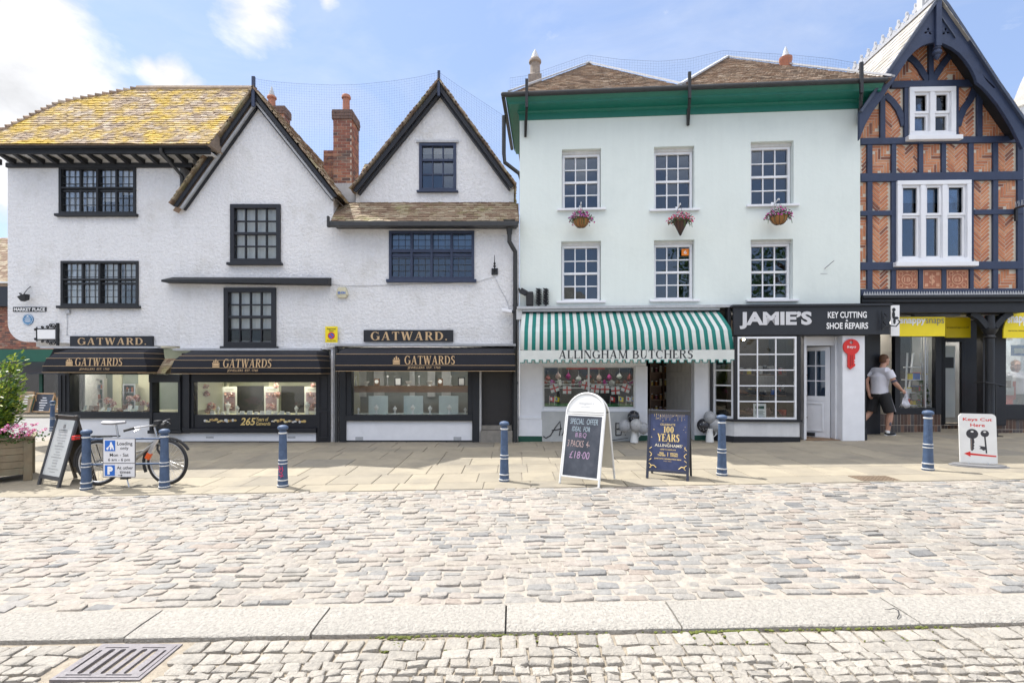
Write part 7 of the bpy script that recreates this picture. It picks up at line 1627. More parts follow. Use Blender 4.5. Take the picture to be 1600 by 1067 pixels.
m_bay = M('laurel_leaf', (.11, .19, .035), .4, .15, 6, island=.45, trans=.3, islcol=[(0, (.10, .19, .035)), (.3, (.17, .27, .04)), (.55, (.28, .37, .05)), (.75, (.06, .13, .03)), (.9, (.40, .43, .06))])
sx_, sy_ = ray(-16, 0, 7.95).x, 7.95
SH = .66
ts = thing('shrub', 'bushy yellow green leaved shrub growing in the wooden planter', 'shrub', (sx_, sy_, gz_+.6)); so = Vector((sx_, sy_, gz_+.66))
mb = MB(); tips = []
for k in range(13):
    a = k*2.4; e = Vector((.34*math.cos(a)*random.uniform(.5, 1.1), .3*math.sin(a)*random.uniform(.5, 1.1), random.uniform(.35, 1.32))); mb.tube([(0, 0, -.02), e*.4+Vector((0, 0, .05)), e], [.016, .01, .004], 6); tips.append(e)
mb.build('stem', M('shrub_bark', (.12, .09, .06), .9, .2), ts)
mb = MB()
def bayleaf(c, out, l, w):
    d = (out+Vector((random.uniform(-.7, .7), random.uniform(-.7, .7), random.uniform(-.5, .8)))).normalized(); s = d.cross(Vector((random.uniform(-1, 1), random.uniform(-1, 1), 1))).normalized(); n = d.cross(s)*w*.2
    mb.poly([c, c+d*l*.3+s*w*.45+n, c+d*l*.7+s*w*.4+n, c+d*l]); mb.poly([c, c+d*l, c+d*l*.7-s*w*.4+n, c+d*l*.3-s*w*.45+n])
for k in range(3000):
    e = random.choice(tips); f = random.uniform(.3, 1.06); r = .17*(1.25-f*.6); off_ = Vector((random.gauss(0, 1), random.gauss(0, 1), random.gauss(0, .9)))*r*.55; c = e*f+off_; bayleaf(c, (off_+Vector((e.x, e.y, .1))).normalized(), random.uniform(.07, .11), random.uniform(.03, .042))
mb.build('foliage', m_bay, ts, recalc=False)
tf = thing('bedding_flowers', 'clump of pink, red and white bedding flowers at the planter edge', 'flowers', pc_+Rz @ Vector((-.42, .06, .60)), PZ); mb = MB()
for k in range(420): leaf(mb, (random.gauss(0, .28), random.gauss(0, .13), random.uniform(0, .14)), .05, .035)
mb.build('foliage', m_leaf, tf, recalc=False)
mb = MB(); m_bf = M('bedding_petal', (.7, .2, .4), .6, 0, islcol=[(0, (.70, .22, .42)), (.35, (.62, .08, .30)), (.6, (.8, .5, .6)), (.8, (.55, .02, .03)), (.92, (.8, .8, .8))])
cl = [(random.gauss(0, .25), random.gauss(-.03, .12), random.uniform(.1, .27)) for k in range(44)]
for c in cl:
    for k in range(9): petals(mb, (c[0]+random.gauss(0, .025), c[1]+random.gauss(0, .025), c[2]+random.gauss(0, .015)), .02, 5)
mb.build('flowers', m_bf, tf, recalc=False)
# ------------------------------------------------------------------ far boards and tables across the side street
def farboard(px, pyb, w, h, label, fm, pm):
    g = ray(px, 0, 18.4); t = thing('sandwich_board', label, 'sandwich board', (g.x, 18.4, .02), R(-12)); Xf, L_ = tilt(h, .4)
    mb = MB(); mb.X = Xf; mb.frame(-w/2, w/2, .06, L_, .05, 0, .03); mb.build('frame', fm, t); mb = MB(); mb.X = Xf; mb.box(-w/2+.05, w/2-.05, .008, .02, .11, L_-.05); p = mb.build('panel', pm, t)
    mb = MB(); mb.X = Xf
    for k in range(6): ww = random.uniform(.2, .5)*w; mb.box(-ww/2, ww/2, .006, .0078, L_-.2-k*.09, L_-.17-k*.09)
    mb.build('chalk_marks', m_white, p); Xb, _ = tilt(h, .4, True); mb = MB(); mb.X = Xb; mb.box(-w/2, -w/2+.05, -.03, 0, 0, L_); mb.box(w/2-.05, w/2, -.03, 0, 0, L_); mb.build('rear_leg', fm, t)
m_pine = M('pale_wood', (.45, .30, .17), .7, .2, 6)
farboard(62, 640, .85, .75, 'small chalkboard in a pale wooden frame outside the green shop', m_pine, m_board); farboard(34, 640, .6, .8, 'small pale wooden board seen past the shrub, outside the green shop', m_pine, m_wood); farboard(88, 636, .3, .8, 'narrow wooden board against the house corner across the street', m_pine, m_pine)
# ------------------------------------------------------------------ balloons in jugs
random.seed(31)
m_jug = M('white_enamel_jug', (.72, .72, .70), .35, .05); m_bal = {'black': M('black_balloon', (.03, .03, .035), .25, .1), 'clear': M('silver_balloon', (.50, .51, .53), .25, .1, 6, trans=.35), 'white': M('pearl_balloon', (.62, .62, .62), .3, .08, 6, trans=.35)}
def jug(px, py, label, bl):
    d = .25; c = FG.p(px, py, d); Zg = G(FG.world(c[0], -d, 0).x, 11)
    t, off = FG.thing('jug', label, 'jug', c[0], -d, Zg, 'white enamel jugs outside the butcher'); mb = MB(); mb.lathe([(.085, Zg), (.085, Zg+.02), (.07, Zg+.16), (.06, Zg+.22), (.075, Zg+.29), (.068, Zg+.29), (.055, Zg+.2)], 16, (c[0], -d, 0)); mb.build('body', m_jug, t, off, smooth=50)
    mb = MB(); mb.tube([(c[0]+.06, -d, Zg+.26), (c[0]+.13, -d, Zg+.26), (c[0]+.135, -d, Zg+.16), (c[0]+.075, -d, Zg+.1)], .01, 6); mb.build('handle', m_jug, t, off, smooth=50)
    for (bx, by, r_px, kind, lab) in bl:
        b = FG.p(bx, by, d); r_ = r_px/73.; yy = -d-random.uniform(-.1, .08); tb_, ob = FG.thing('balloon', lab, 'balloon', b[0], yy, b[1]-r_*1.15, 'celebration balloons in jugs')
        mb = MB(); prof = [(.004, -r_*1.22), (.016, -r_*1.2), (.006, -r_*1.14)]+[(r_*math.cos(a), r_*1.1*math.sin(a)*(1 if a > 0 else 1.02)) for a in [R(-80+170*k/12) for k in range(13)]]; mb.lathe(prof, 20, (b[0], yy, b[1])); mb.build('balloon', m_bal[kind], tb_, ob, smooth=70)
        mb = MB()
        for k in range(16):
            a, e = random.uniform(math.pi, 2*math.pi), random.uniform(-.9, .9); n = Vector((math.cos(a)*math.cos(e), math.sin(a)*math.cos(e), math.sin(e)*1.08)); mb.ell(Vector((b[0], yy, b[1]))+n*r_, (.006, .006, .006), 6, 4)
        mb.build('dots', m_white if kind == 'black' else m_signgrey, tb_, ob, smooth=60)
        mb = MB(); mb.tube([(b[0], yy, b[1]-r_*1.2), (c[0], -d, Zg+.3)], .003, 4); mb.build('stick', m_white, tb_, ob)
jug(991, 693, 'white enamel jug holding balloons, beside the grey stall riser', [(991, 652, 9.5, 'black', 'dark speckled balloon, topmost of the bunch behind the celebration board'), (975, 665, 9, 'clear', 'silvery balloon nearest the painted script'), (993, 664, 9.5, 'white', 'pearl white balloon in the middle of the bunch left of the butcher doorway'), (1004, 668, 8.5, 'clear', 'silvery balloon tucked behind the celebration board edge')])
jug(1109, 692, 'white enamel jug holding balloons, under the bay window corner', [(1101, 665, 10, 'black', 'dark speckled balloon in the bunch under the bay window'), (1109, 652, 9, 'clear', 'silvery balloon, topmost of the bunch under the bay window'), (1117, 664, 9.5, 'clear', 'silvery balloon half hidden behind the blue bollard')])
# ================================================================== rooms behind the glass
def lining(root, off, x0, x1, y, z0, z1, mat=None, name='room_shade_sheet'):
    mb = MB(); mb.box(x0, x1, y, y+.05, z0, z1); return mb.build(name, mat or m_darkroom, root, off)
lining(A, oA, XA0+.26, XA1-.26, 1.1, fz(540)+.25, fz(262)); lining(B, oB, XB0+.26, XB1-.26, 1.1, fz(545)+.25, fz(318)); lining(Cc, oC, XC0+.26, XC1-.26, 1.1, fz(540)+.25, fz(356)); lining(Cc, oC, fx(630), fx(740), YG+.9, fz(330), fz(200))  # near-black sheets added behind upper windows, painting the shade of unlit rooms
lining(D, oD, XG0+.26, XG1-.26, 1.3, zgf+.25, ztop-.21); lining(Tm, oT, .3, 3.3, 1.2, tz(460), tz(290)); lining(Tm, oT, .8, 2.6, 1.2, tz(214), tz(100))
ORD = ['first', 'second', 'third', 'fourth', 'fifth', 'sixth', 'seventh', 'eighth', 'ninth', 'tenth', 'eleventh', 'twelfth']
m_bust = M('white_velvet', (.74, .75, .74), .8, .05); m_blush = M('blush_petal', (.62, .36, .35), .7, .1, island=.3, islcol=[(0, (.60, .30, .32)), (.35, (.70, .52, .48)), (.7, (.74, .68, .64)), (.9, (.66, .36, .20))])
m_strip = emit('warm_strip', (1, .93, .78), 10.)
m_pad = M('pale_blue_pad', (.50, .58, .58), .7, .1, 6); m_brown = M('walnut_shelf', (.16, .085, .045), .5, .25, 6)
def wp(px, py, y): return FW.p(px, py, -y)
# fixed fittings of the three jeweller windows
mb = MB(); mb.box(fx(95), fx(288), .95, 1., -.2, fz(542)); mb.build('display_back', M('green_grey_back', (.24, .28, .25), .6, .15, 2), A, oA)
mb = MB()
for a, b in ((112, 127), (176, 190), (216, 242)): mb.box(wp(a, 600, .9)[0], wp(b, 600, .9)[0], .9, .945, fz(660), fz(560))
mb.build('cream_panel', m_cream, A, oA)
mb = MB(); mb.box(fx(100), fx(286), .1, .94, fz(660), fz(644.5)); mb.build('display_deck', m_cream, A, oA)
mb = MB(); mb.box(fx(120), fx(240), .3, .36, fz(582), fz(580)); mb.build('strip_light', m_strip, A, oA)
mb = MB(); mb.box(fx(296), fx(512), .95, 1., -.2, fz(545)); mb.build('display_back', M('olive_back', (.33, .34, .26), .6, .1, 2), B, oB)
mb = MB()
for a, b in ((298, 348), (354, 358), (420, 428)): mb.box(wp(a, 600, .9)[0], wp(b, 600, .9)[0], .9, .945, fz(660), fz(560))
mb.build('cream_panel', m_cream, B, oB)
mb = MB()
for a, b in ((370, 412), (440, 478)): mb.box(wp(a, 600, .9)[0], wp(b, 600, .9)[0], .88, .94, fz(660), wp(0, 603, .9)[1])
mb.build('dark_opening', m_darkroom, B, oB)
mb = MB(); mb.box(fx(300), fx(500), .06, .94, fz(668), fz(649.5)); mb.build('display_deck', m_cream, B, oB)
mb = MB(); mb.box(fx(300), fx(500), .25, .85, fz(595), fz(592)); mb.build('display_soffit', m_cream, B, oB); mb = MB(); mb.box(fx(325), fx(478), .35, .41, fz(597), fz(595.3)); mb.build('strip_light', m_strip, B, oB)
mb = MB(); mb.box(fx(532), fx(749), 1.5, 1.55, -.2, fz(542)); mb.build('display_back', M('grey_green_back', (.28, .30, .28), .6, .15, 2), Cc, oC)
mb = MB(); mb.box(fx(749), fx(750), .3, 1.5, -.2, fz(542)); mb.box(fx(531), fx(532), .16, 1.5, -.2, fz(542)); mb.build('display_side', m_cream, Cc, oC)
mb = MB(); mb.box(fx(545), fx(738), .1, .9, fz(668), fz(649.5)); mb.build('display_deck', m_pad, Cc, oC)
mb = MB(); mb.box(wp(546, 0, .6)[0], wp(736, 0, .6)[0], .5, .85, wp(0, 613, .5)[1], wp(0, 603, .5)[1]); mb.build('display_shelf', m_brown, Cc, oC)
mb = MB()
for a, b in ((553, 572), (584, 600), (640, 648), (668, 680), (690, 704)): mb.box(wp(a, 0, 1.4)[0], wp(b, 0, 1.4)[0], 1.4, 1.45, fz(625), fz(560))
mb.build('cream_panel', m_offwhite, Cc, oC)
mb = MB(); mb.box(fx(560), fx(725), .3, .36, fz(577), fz(575)); mb.build('strip_light', emit('cool_strip', (1, .96, .88), 6.5), Cc, oC)
BUSTP = [(.034, 0), (.032, .02), (.018, .045), (.022, .085), (.042, .13), (.052, .16), (.04, .175), (.02, .185), (.021, .215)]
def bust(px, pyb, y, s, label, group):
    a = wp(px, pyb, y); t, off = FW.thing('necklace_bust', label, 'necklace bust', a[0], y, a[1], group); mb = MB(); n0 = len(mb.v); mb.lathe([(r*s, z*s) for r, z in BUSTP], 14); 
    for v in mb.v: v.y *= .55
    mb.build('bust', m_bust, t, (0, 0, 0), smooth=60)
    mb = MB(); mb.tube([(.03*s*math.cos(R(20*k)), -.026*s+.0*k, (.15-.035*math.sin(R(20*k)))*s) for k in range(10)], .0025*s, 4); mb.build('necklace', m_gold, t)
bz = wp(0, 648.5, .35)[1]
def zpy(y, z): return HOR-(z-EYE)/(11.43+y)*FPX
for k, (px, s, y) in enumerate(((341, .9, .3), (356, 1.35, .4), (371, .95, .25), (463, .95, .3), (480, 1.35, .4), (493, .8, .25))): bust(px, zpy(y, fz(649.5)), y, s, '%s white necklace bust from the left in the 265 years window' % ORD[k], 'necklace busts in the middle jeweller window')
for k, (px, s, y) in enumerate(((560, .75, .3), (588, 1.05, .3), (617, .9, .3), (645, 1.05, .3), (672, .95, .3), (702, 1.05, .3), (727, .75, .3))): bust(px, zpy(y, fz(649.5)), y, s, '%s pale necklace bust from the left in the window beside the brown door' % ORD[k], 'necklace busts beside the brown door')
def block(px, pyb, y, w, h, d, name, label, cat, mat, group, tiltx=0): 
    a = wp(px, pyb, y); t = thing(name, label, cat, FW.world(a[0], y, a[1]), 0, group); mb = MB(); mb.X = Matrix.Rotation(R(tiltx), 4, 'X'); mb.box(-w/2, w/2, -d/2, d/2, 0, h); mb.build('panel', mat, t, bevel=.004); return t
for k, px in enumerate((591, 646, 701)): block(px, zpy(.5, fz(649.5)), .5, .45, .42, .02, 'display_pad', '%s pale blue fabric pad in the window beside the brown door' % ('left', 'middle', 'right')[k], 'display pad', m_pad, 'pale blue display pads')
for k, (px, nm) in enumerate(((359, 'left'), (424, 'middle'), (487, 'right'))):
    t = block(px, zpy(.62, fz(649.5)), .62, .34, .63, .015, 'poster', '%s of the framed pink flower posters in the 265 years window' % nm, 'poster', M('poster_white', (.66, .67, .62), .5, .05), 'flower posters')
    mb = MB(); mb.box(-.13, .13, -.0085, -.0078, .06, .5); mb.build('picture', M('poster_mauve', (.36, .26, .28), .5, .3, 6), t)
    mb = MB(); sans('GATWARDS', -.1, .1, .55, .575, -.008, .01, mb=mb); mb.build('lettering', m_ink, t)
    mb = MB()
    for j in range(24): petals(mb, (random.uniform(-.1, .1), -.012, random.choice((.43, .2, .15))+random.gauss(0, .03)), random.uniform(.03, .05), 6)
    mb.build('printed_flowers', m_blush, t, recalc=False)
def peony(px, py, y, r, label, group):
    a = wp(px, py, y); t = thing('paper_flower', label, 'flower', FW.world(a[0], y, a[1]-r), 0, group); mb = MB()
    for j in range(26):
        d = Vector((random.gauss(0, 1), random.gauss(0, 1)-.4, random.gauss(0, 1))).normalized(); petals(mb, Vector((0, 0, r))+d*r*.55, r*.6, 6)
    mb.build('petals', m_blush, t, recalc=False)
for k, (px, py, r) in enumerate(((169, 626, .085), (177, 631, .07), (172, 639, .06), (203, 623, .08), (214, 622, .085), (201, 634, .07), (224, 630, .07), (232, 632, .06), (186, 640, .05))): peony(px, py, .45, r, '%s blush paper peony from the left in the window nearest the house corner' % ORD[k] if k < 99 else '', 'paper peonies near the corner')
for k, (px, py, r) in enumerate(((322, 604, .07), (323, 615, .075), (330, 634, .1), (325, 642, .07), (432, 603, .07), (434, 617, .08), (490, 602, .06))): peony(px, py, .5, r, '%s blush paper peony from the left in the 265 years window' % ORD[k], 'paper peonies in the 265 years window')
for k, (px, s) in enumerate(((332, 1), (348, .8), (378, 1), (390, 1.1), (400, .8), (410, 1), (420, 1.2), (430, .9), (440, 1.), (450, .8))): 
    a = wp(px, zpy(.18, fz(649.5)), .18); t = thing('ring_stand', '%s small white ring stand from the left along the front of the 265 years window' % ORD[k], 'ring stand', FW.world(a[0], .18, a[1]), 0, 'white ring stands'); mb = MB(); mb.X = Matrix.Rotation(R(random.uniform(-25, 25)), 4, 'Z'); mb.hexa([Vector(v)*s for v in ((-.05, -.03, 0), (.05, -.03, 0), (.05, .04, 0), (-.05, .04, 0), (-.045, .01, .09), (.045, .01, .09), (.045, .035, .09), (-.045, .035, .09))]); mb.tube([(0, -.0, .05*s), (0, -.02, .085*s)], [.015*s, .006*s], 8); mb.build('stand', m_bust, t)
    mb = MB(); mb.tube([(.012*math.cos(R(40*j)), -.012, .065*s+.012*math.sin(R(40*j))) for j in range(9)], .003, 4, closed=True); mb.build('ring', m_gold, t)
# small goods crowding the corner window
random.seed(41)
for k in range(12):
    px = 118+k*10.1; y = random.uniform(.14, .3); a = wp(px, zpy(y, fz(644.5)), y); t = thing('jewel_box', '%s small open jewel box from the left along the front of the corner window' % ORD[k], 'jewel box', FW.world(a[0], y, a[1]), random.uniform(-.4, .4), 'jewel boxes'); m1 = (m_bust, m_pad, M('taupe_card', (.38, .33, .27), .7, .1), m_brown)[k % 4]; s = random.uniform(.7, 1.3); mb = MB(); mb.box(-.05*s, .05*s, -.04*s, .04*s, 0, .035*s); mb.build('box', m1, t, bevel=.004); mb = MB(); mb.X = Matrix.Translation((0, .042*s, .036*s)) @ Matrix.Rotation(R(-15), 4, 'X'); mb.box(-.05*s, .05*s, 0, .014, 0, .09*s); mb.build('lid', m1, t, bevel=.003)
for k, (px, w, h) in enumerate(((150, .42, .75), (203, .3, .62))):
    a = wp(px, zpy(.7, fz(644.5)), .7); t = thing('display_cabinet', '%s grey glass fronted cabinet behind the peonies in the corner window' % ('wide', 'narrow')[k], 'cabinet', FW.world(a[0], .72, a[1])); mb = MB(); mb.frame(-w/2, w/2, 0, h, .035, -.05, .05)
    for j in (1, 2): mb.box(-w/2+.035, w/2-.035, -.04, .05, h*j/3, h*j/3+.012)
    mb.build('frame', m_metal, t); mb = MB(); mb.box(-w/2+.03, w/2-.03, .051, .06, .03, h-.03); mb.build('back', M('teal_back', (.10, .17, .16), .4, .4, 5), t); mb = MB()
    for j in range(14): x, z = random.uniform(-w*.4, w*.4), random.choice((.035, h/3+.012, 2*h/3+.012)); mb.box(x-.02, x+.02, -.02, .02, z, z+random.uniform(.04, .14))
    mb.build('goods', M('mixed_goods', (.4, .4, .4), .5, 0, islcol=[(0, (.6, .6, .58)), (.3, (.3, .12, .08)), (.5, (.12, .2, .3)), (.7, (.5, .42, .3))]), t)
# silverware on the shelf beside the brown door
random.seed(77); zsh = wp(0, 603, .5)[1]
for k in range(11):
    px = 556+k*16.5; y = .62; X_ = wp(px, 600, y)[0]; kind = ('candlestick', 'bowl', 'clock', 'candlestick', 'picture_frame', 'bowl')[k % 6]
    t = thing(kind, '%s ornament from the left on the brown shelf beside the brown door, a %s' % (ORD[k], kind.replace('_', ' ')), kind.replace('_', ' '), FW.world(X_, y, zsh), 0, 'ornaments on the brown shelf'); mb = MB()
    if kind == 'candlestick': mb.lathe([(.04, 0), (.04, .012), (.012, .03), (.018, .08), (.01, .12), (.012, .2), (.025, .21), (.02, .24)], 12); mb.build('stem', m_metal, t, smooth=50)
    elif kind == 'bowl': mb.lathe([(.035, 0), (.03, .012), (.012, .03), (.05, .06), (.08, .11), (.075, .11)], 14); mb.build('bowl', m_bust if k % 2 else m_metal, t, smooth=50)
    elif kind == 'clock': mb.box(-.06, .06, -.03, .03, 0, .17); mb.build('case', m_brown, t, bevel=.01); mb = MB(); mb.prism([(.045*math.cos(R(30*j)), .1+.045*math.sin(R(30*j))) for j in range(12)], -.034, -.0305); mb.build('dial', m_white, t)
    else: mb.frame(-.08, .08, 0, .2, .02, -.01, .01); mb.build('frame', m_ink, t); mb = MB(); mb.box(-.06, .06, .0, .006, .02, .18); mb.build('picture', m_offwhite, t)
# ------------------------------------------------------------------ butcher window
def dp(px, py, y): return FG.p(px, py, -y)
def dthing(name, label, cat, px, py, y, group=None): a = dp(px, py, y); return thing(name, label, cat, FG.world(a[0], y, a[1]), FG.a, group)
wb = gr_(848, 572, 993, 638)
mb = MB(); mb.box(wb[0], wb[1], .08, .9, wb[2]-.15, wb[2]-.002+.06); mb.build('display_turf', M('turf', (.02, .16, .04), .9, .4, 40, .8, 90), D, oD)
mb = MB()
for (py, y) in ((600, .8), (606, .75), (596, .95)): a = dp(920, py, y)[1]; mb.box(wb[0], wb[1], y, y+.03, a-.012, a+.012)
mb.build('display_rail', m_metal, D, oD)
mb = MB(); c0 = FG.p(920, 576, -.35); mb.box(dp(885, 575, .2)[0], dp(945, 575, .2)[0], .2, .21, dp(0, 577, .2)[1], dp(0, 571, .2)[1]); mb.build('red_banner', m_red, D, oD)
random.seed(3)
cols6 = [m_red, m_yellow, m_white, m_blue, M('meat_red', (.3, .03, .03), .4, .3, 20), m_dkgreen]
fl = [(868, 606, -18), (886, 609, 0), (914, 602, 12), (929, 607, 8), (945, 608, 0), (962, 610, -4), (976, 606, 20)]
mb = MB(); mb.tube([(dp(px, py-6, .3)[0], .3, dp(px, py-6, .3)[1]) for px, py, _ in [(850, 600, 0)]+fl+[(992, 598, 0)]], .004, 4); t = dthing('bunting_cord', 'thin cord carrying the flags across the butcher window', 'cord', 920, 602, .3); w_ = FG.world(*dp(920, 602, .3)[:1], .3, dp(920, 602, .3)[1]); off_ = (dp(920, 602, .3)[0], .3, dp(920, 602, .3)[1]); mb.build('cord', m_white, t, off_)
for k, (px, py, r_) in enumerate(fl):
    t = dthing('flag', '%s white flag with a red cross from the left in the butcher window' % ORD[k], 'flag', px, py+6, .3, 'red cross flags'); w2, h2 = .095, .17
    X_ = Matrix.Rotation(R(r_), 4, 'Y'); mb = MB(); mb.X = X_
    P = [[mb.V((-w2+2*w2*i/6, .008*math.sin(i*1.3+k), h2*j)) for i in range(7)] for j in (0, 1)]
    for i in range(6): mb.F((P[0][i], P[0][i+1], P[1][i+1], P[1][i]))
    o_ = mb.build('cloth', m_white, t, recalc=False); mb = MB(); mb.X = X_; mb.box(-.016, .016, -.016, -.0145, 0, h2); mb.box(-w2, -.0165, -.0155, -.014, h2/2-.016, h2/2+.016); mb.box(.0165, w2, -.0155, -.014, h2/2-.016, h2/2+.016); mb.build('cross', m_red, t)
for k, px in enumerate((858, 866, 897, 905, 953, 966, 978, 986)):
    t = dthing('small_flag', '%s little coloured flag from the left standing in the turf of the butcher window' % ORD[k], 'flag', px, 635, .22, 'small coloured flags'); mb = MB(); mb.tube([(0, 0, 0), (.01, 0, .24)], .004, 5); mb.build('stick', m_white, t)
    mb = MB(); mb.poly([(.01, 0, .23), (.12, .01, .2), (.11, 0, .1), (.005, 0, .13)]); mb.build('cloth', cols6[k % 4], t, recalc=False); mb = MB(); mb.poly([(.03, -.004, .21), (.07, -.002, .195), (.07, -.004, .135), (.03, -.004, .145)]); mb.build('emblem', cols6[(k+2) % 4], t, recalc=False)
for k in range(14):
    px = 853+k*10.3; t = dthing('meat_tray', '%s tray of wrapped meats from the left on the rail in the butcher window' % (ORD+['thirteenth', 'fourteenth'])[k], 'tray', px, 601, .78, 'meat trays'); mb = MB(); mb.box(-.06, .06, -.1, .1, 0, .02); mb.build('tray', m_bust, t); mb = MB()
    for j in range(4): mb.ell((random.uniform(-.04, .04), random.uniform(-.06, .06), .04), (.035, .03, random.uniform(.025, .09)), 8, 5)
    mb.build('contents', (cols6[4], PET['mix'], m_bust, m_brown)[k % 4], t, smooth=60)
for k in range(9):
    px = 856+k*16; t = dthing('hanging_ham', '%s cured joint from the left hanging high in the butcher window' % ORD[k], 'ham', px, 596-random.uniform(0, 5), .7, 'hanging hams'); mb = MB(); h_ = random.uniform(.1, .17); mb.lathe([(.004, -.02), (.05, .02), (.07, h_*.4), (.045, h_*.8), (.015, h_), (.01, h_+.03)], 10); mb.build('joint', (cols6[4], m_blush, PET['mix'], m_bust)[k % 4], t, smooth=60); mb = MB(); mb.tube([(0, 0, h_+.02), (0, 0, h_+.12)], .005, 4); mb.build('hook', m_metal, t)
# doorway shelving
xs0, xs1 = dp(1016, 600, 1.2)[0], dp(1060, 600, 1.2)[0]
t, off = FG.thing('shelving', 'dark wooden shelving of jars inside the butcher doorway', 'shelves', (xs0+xs1)/2, 1.3, .06); mb = MB()
for k in range(6): mb.box(xs0, xs1, 1.25, 1.5, .2+k*.33, .23+k*.33)
mb.box(xs0, xs0+.03, 1.24, 1.51, .06, 2.1); mb.box(xs1-.03, xs1, 1.24, 1.51, .06, 2.1); mb.box((xs0+xs1)/2-.012, (xs0+xs1)/2+.012, 1.245, 1.505, .06, 2.1); mb.box(xs0, xs1, 1.51, 1.53, .06, 2.1); mb.build('shelf_frame', m_brown, t, off)
for k in range(30):
    i, j = k % 6, k//6; X_ = xs0+.06+i*(xs1-xs0-.1)/5.2; kind = random.choice(('amber', 'straw', 'pale', 'plum')); pass
    wpos = FG.world(X_, 1.33, .23+j*.33); tt = thing('jar', '%s jar from the left on the %s shelf from the bottom in the butcher doorway' % (ORD[i], ORD[j]), 'jar', wpos, FG.a, 'jars in the butcher doorway'); h_ = random.uniform(.1, .17); mb = MB(); mb.lathe([(.03, 0), (.036, .01), (.036, h_*.75), (.028, h_*.85)], 10); mb.build('body', M('jar_'+kind, {'amber': (.35, .15, .03), 'straw': (.55, .42, .12), 'pale': (.55, .52, .42), 'plum': (.2, .05, .06)}[kind], .25, .1), tt, smooth=50)
    mb = MB(); mb.lathe([(.031, h_*.86), (.031, h_)], 10); mb.build('lid', m_metal if k % 2 else m_bust, tt, smooth=50)
# ------------------------------------------------------------------ cobbler window
random.seed(9)
mb = MB(); xa, xb = dp(1152, 0, .9)[0], dp(1243, 0, .9)[0]
for py in (650, 617, 585): z = dp(1195, py, .5)[1]; mb.box(xa, xb, .35, .8, z-.02, z)
mb.build('display_shelf', m_brown, D, oD)
mb = MB(); mb.box(xa, xb+.1, 1.6, 1.65, GB, zgf-.1); mb.build('display_back', M('warm_dark_wall', (.09, .07, .055), .8, .3, 2), D, oD)
t = dthing('notice', 'white and green notice taped inside the bay window above the sill', 'notice', 1187, 655, -.26); mb = MB(); mb.box(-.13, .13, 0, .004, 0.02, .33); mb.build('sheet', m_white, t); mb = MB(); mb.box(-.13, .13, -.002, -.0005, .02, .05); mb.box(-.09, .09, -.002, -.0005, .22, .28)
for k in range(4): mb.box(-.1, .1-.03*(k % 2), -.002, -.0005, .10+k*.025, .108+k*.025)
mb.build('print', m_dkgreen, t)
m_leather = M('brown_leather', (.17, .07, .03), .4, .25, 12)
def shoe(px, py, y, label, mat, rz=0):
    t = dthing('shoe', label, 'shoe', px, py, y, 'shoes in the bay window'); mb = MB(); idx = []
    for k in range(9):
        u_ = k/8; x = -.13+.27*u_; h = .1*(1-u_)**.7+.035; w = .035+.012*math.sin(u_*3.1); idx.append([mb.V((x, w*math.cos(a), max(.012, h*.5+h*.5*math.sin(a)))) for a in [2*math.pi*j/10 for j in range(10)]])
    for A_, B_ in zip(idx, idx[1:]):
        for j in range(10): mb.F((A_[j], A_[(j+1) % 10], B_[(j+1) % 10], B_[j]))
    mb.F(idx[0][::-1]); mb.F(idx[-1]); mb.build('upper', mat, t, smooth=60); mb = MB(); mb.box(-.13, -.06, -.035, .035, 0, .02); mb.box(-.06, .14, -.04, .04, 0, .011); mb.build('sole', m_ink, t, bevel=.004)
for k, (px, py, m_) in enumerate(((1160, 617, m_leather), (1175, 617, m_ink), (1165, 650, m_leather), (1232, 585, m_leather), (1205, 585, m_ink))): shoe(px, py-1, .42, '%s shoe displayed on a brown shelf in the bay window, counted from the left' % ORD[(0, 2, 1, 4, 3)[k]], m_)
t = dthing('bowl', 'bright red bowl standing on a shelf at the right of the bay window', 'bowl', 1225, 649, .42); mb = MB(); mb.lathe([(.05, 0), (.09, .04), (.13, .12), (.125, .12), (.08, .05)], 16); mb.build('bowl', m_red, t, smooth=50); mb = MB(); mb.lathe([(.06, .05), (.11, .1), (.02, .12)], 12); mb.build('contents', m_brown, t)
t = dthing('polishing_wheel', 'dark round polishing machine wheel at the top right of the bay window shelves', 'wheel', 1222, 617, .55); mb = MB(); mb.tube([(.11*math.cos(R(20*k)), 0, .16+.11*math.sin(R(20*k))) for k in range(18)], .03, 8, closed=True); mb.box(-.015, .015, -.02, .02, .06, .26); mb.box(-.1, .1, -.06, .06, 0, .04); mb.build('wheel', m_rubber, t, smooth=50); mb = MB(); mb.tube([(0, -.04, .16), (0, .05, .16)], .03, 10); mb.build('hub', m_metal, t)
t = dthing('workshop_cloth', 'folded pinkish chequered cloth lying on the middle shelf of the bay window', 'cloth', 1185, 650, .5); mb = MB(); P = [[mb.V((-.28+.56*i/14, -.1+.2*j/4, .10+.06*math.sin(i*.7+j)+.04*math.sin(i*1.9))) for i in range(15)] for j in range(5)]
for a_, b_ in zip(P, P[1:]):
    for i in range(14): mb.F((a_[i], a_[i+1], b_[i+1], b_[i]))
mb.build('cloth', M('pink_check', (.45, .28, .28), .8, .2, 20), t, smooth=60, recalc=False)
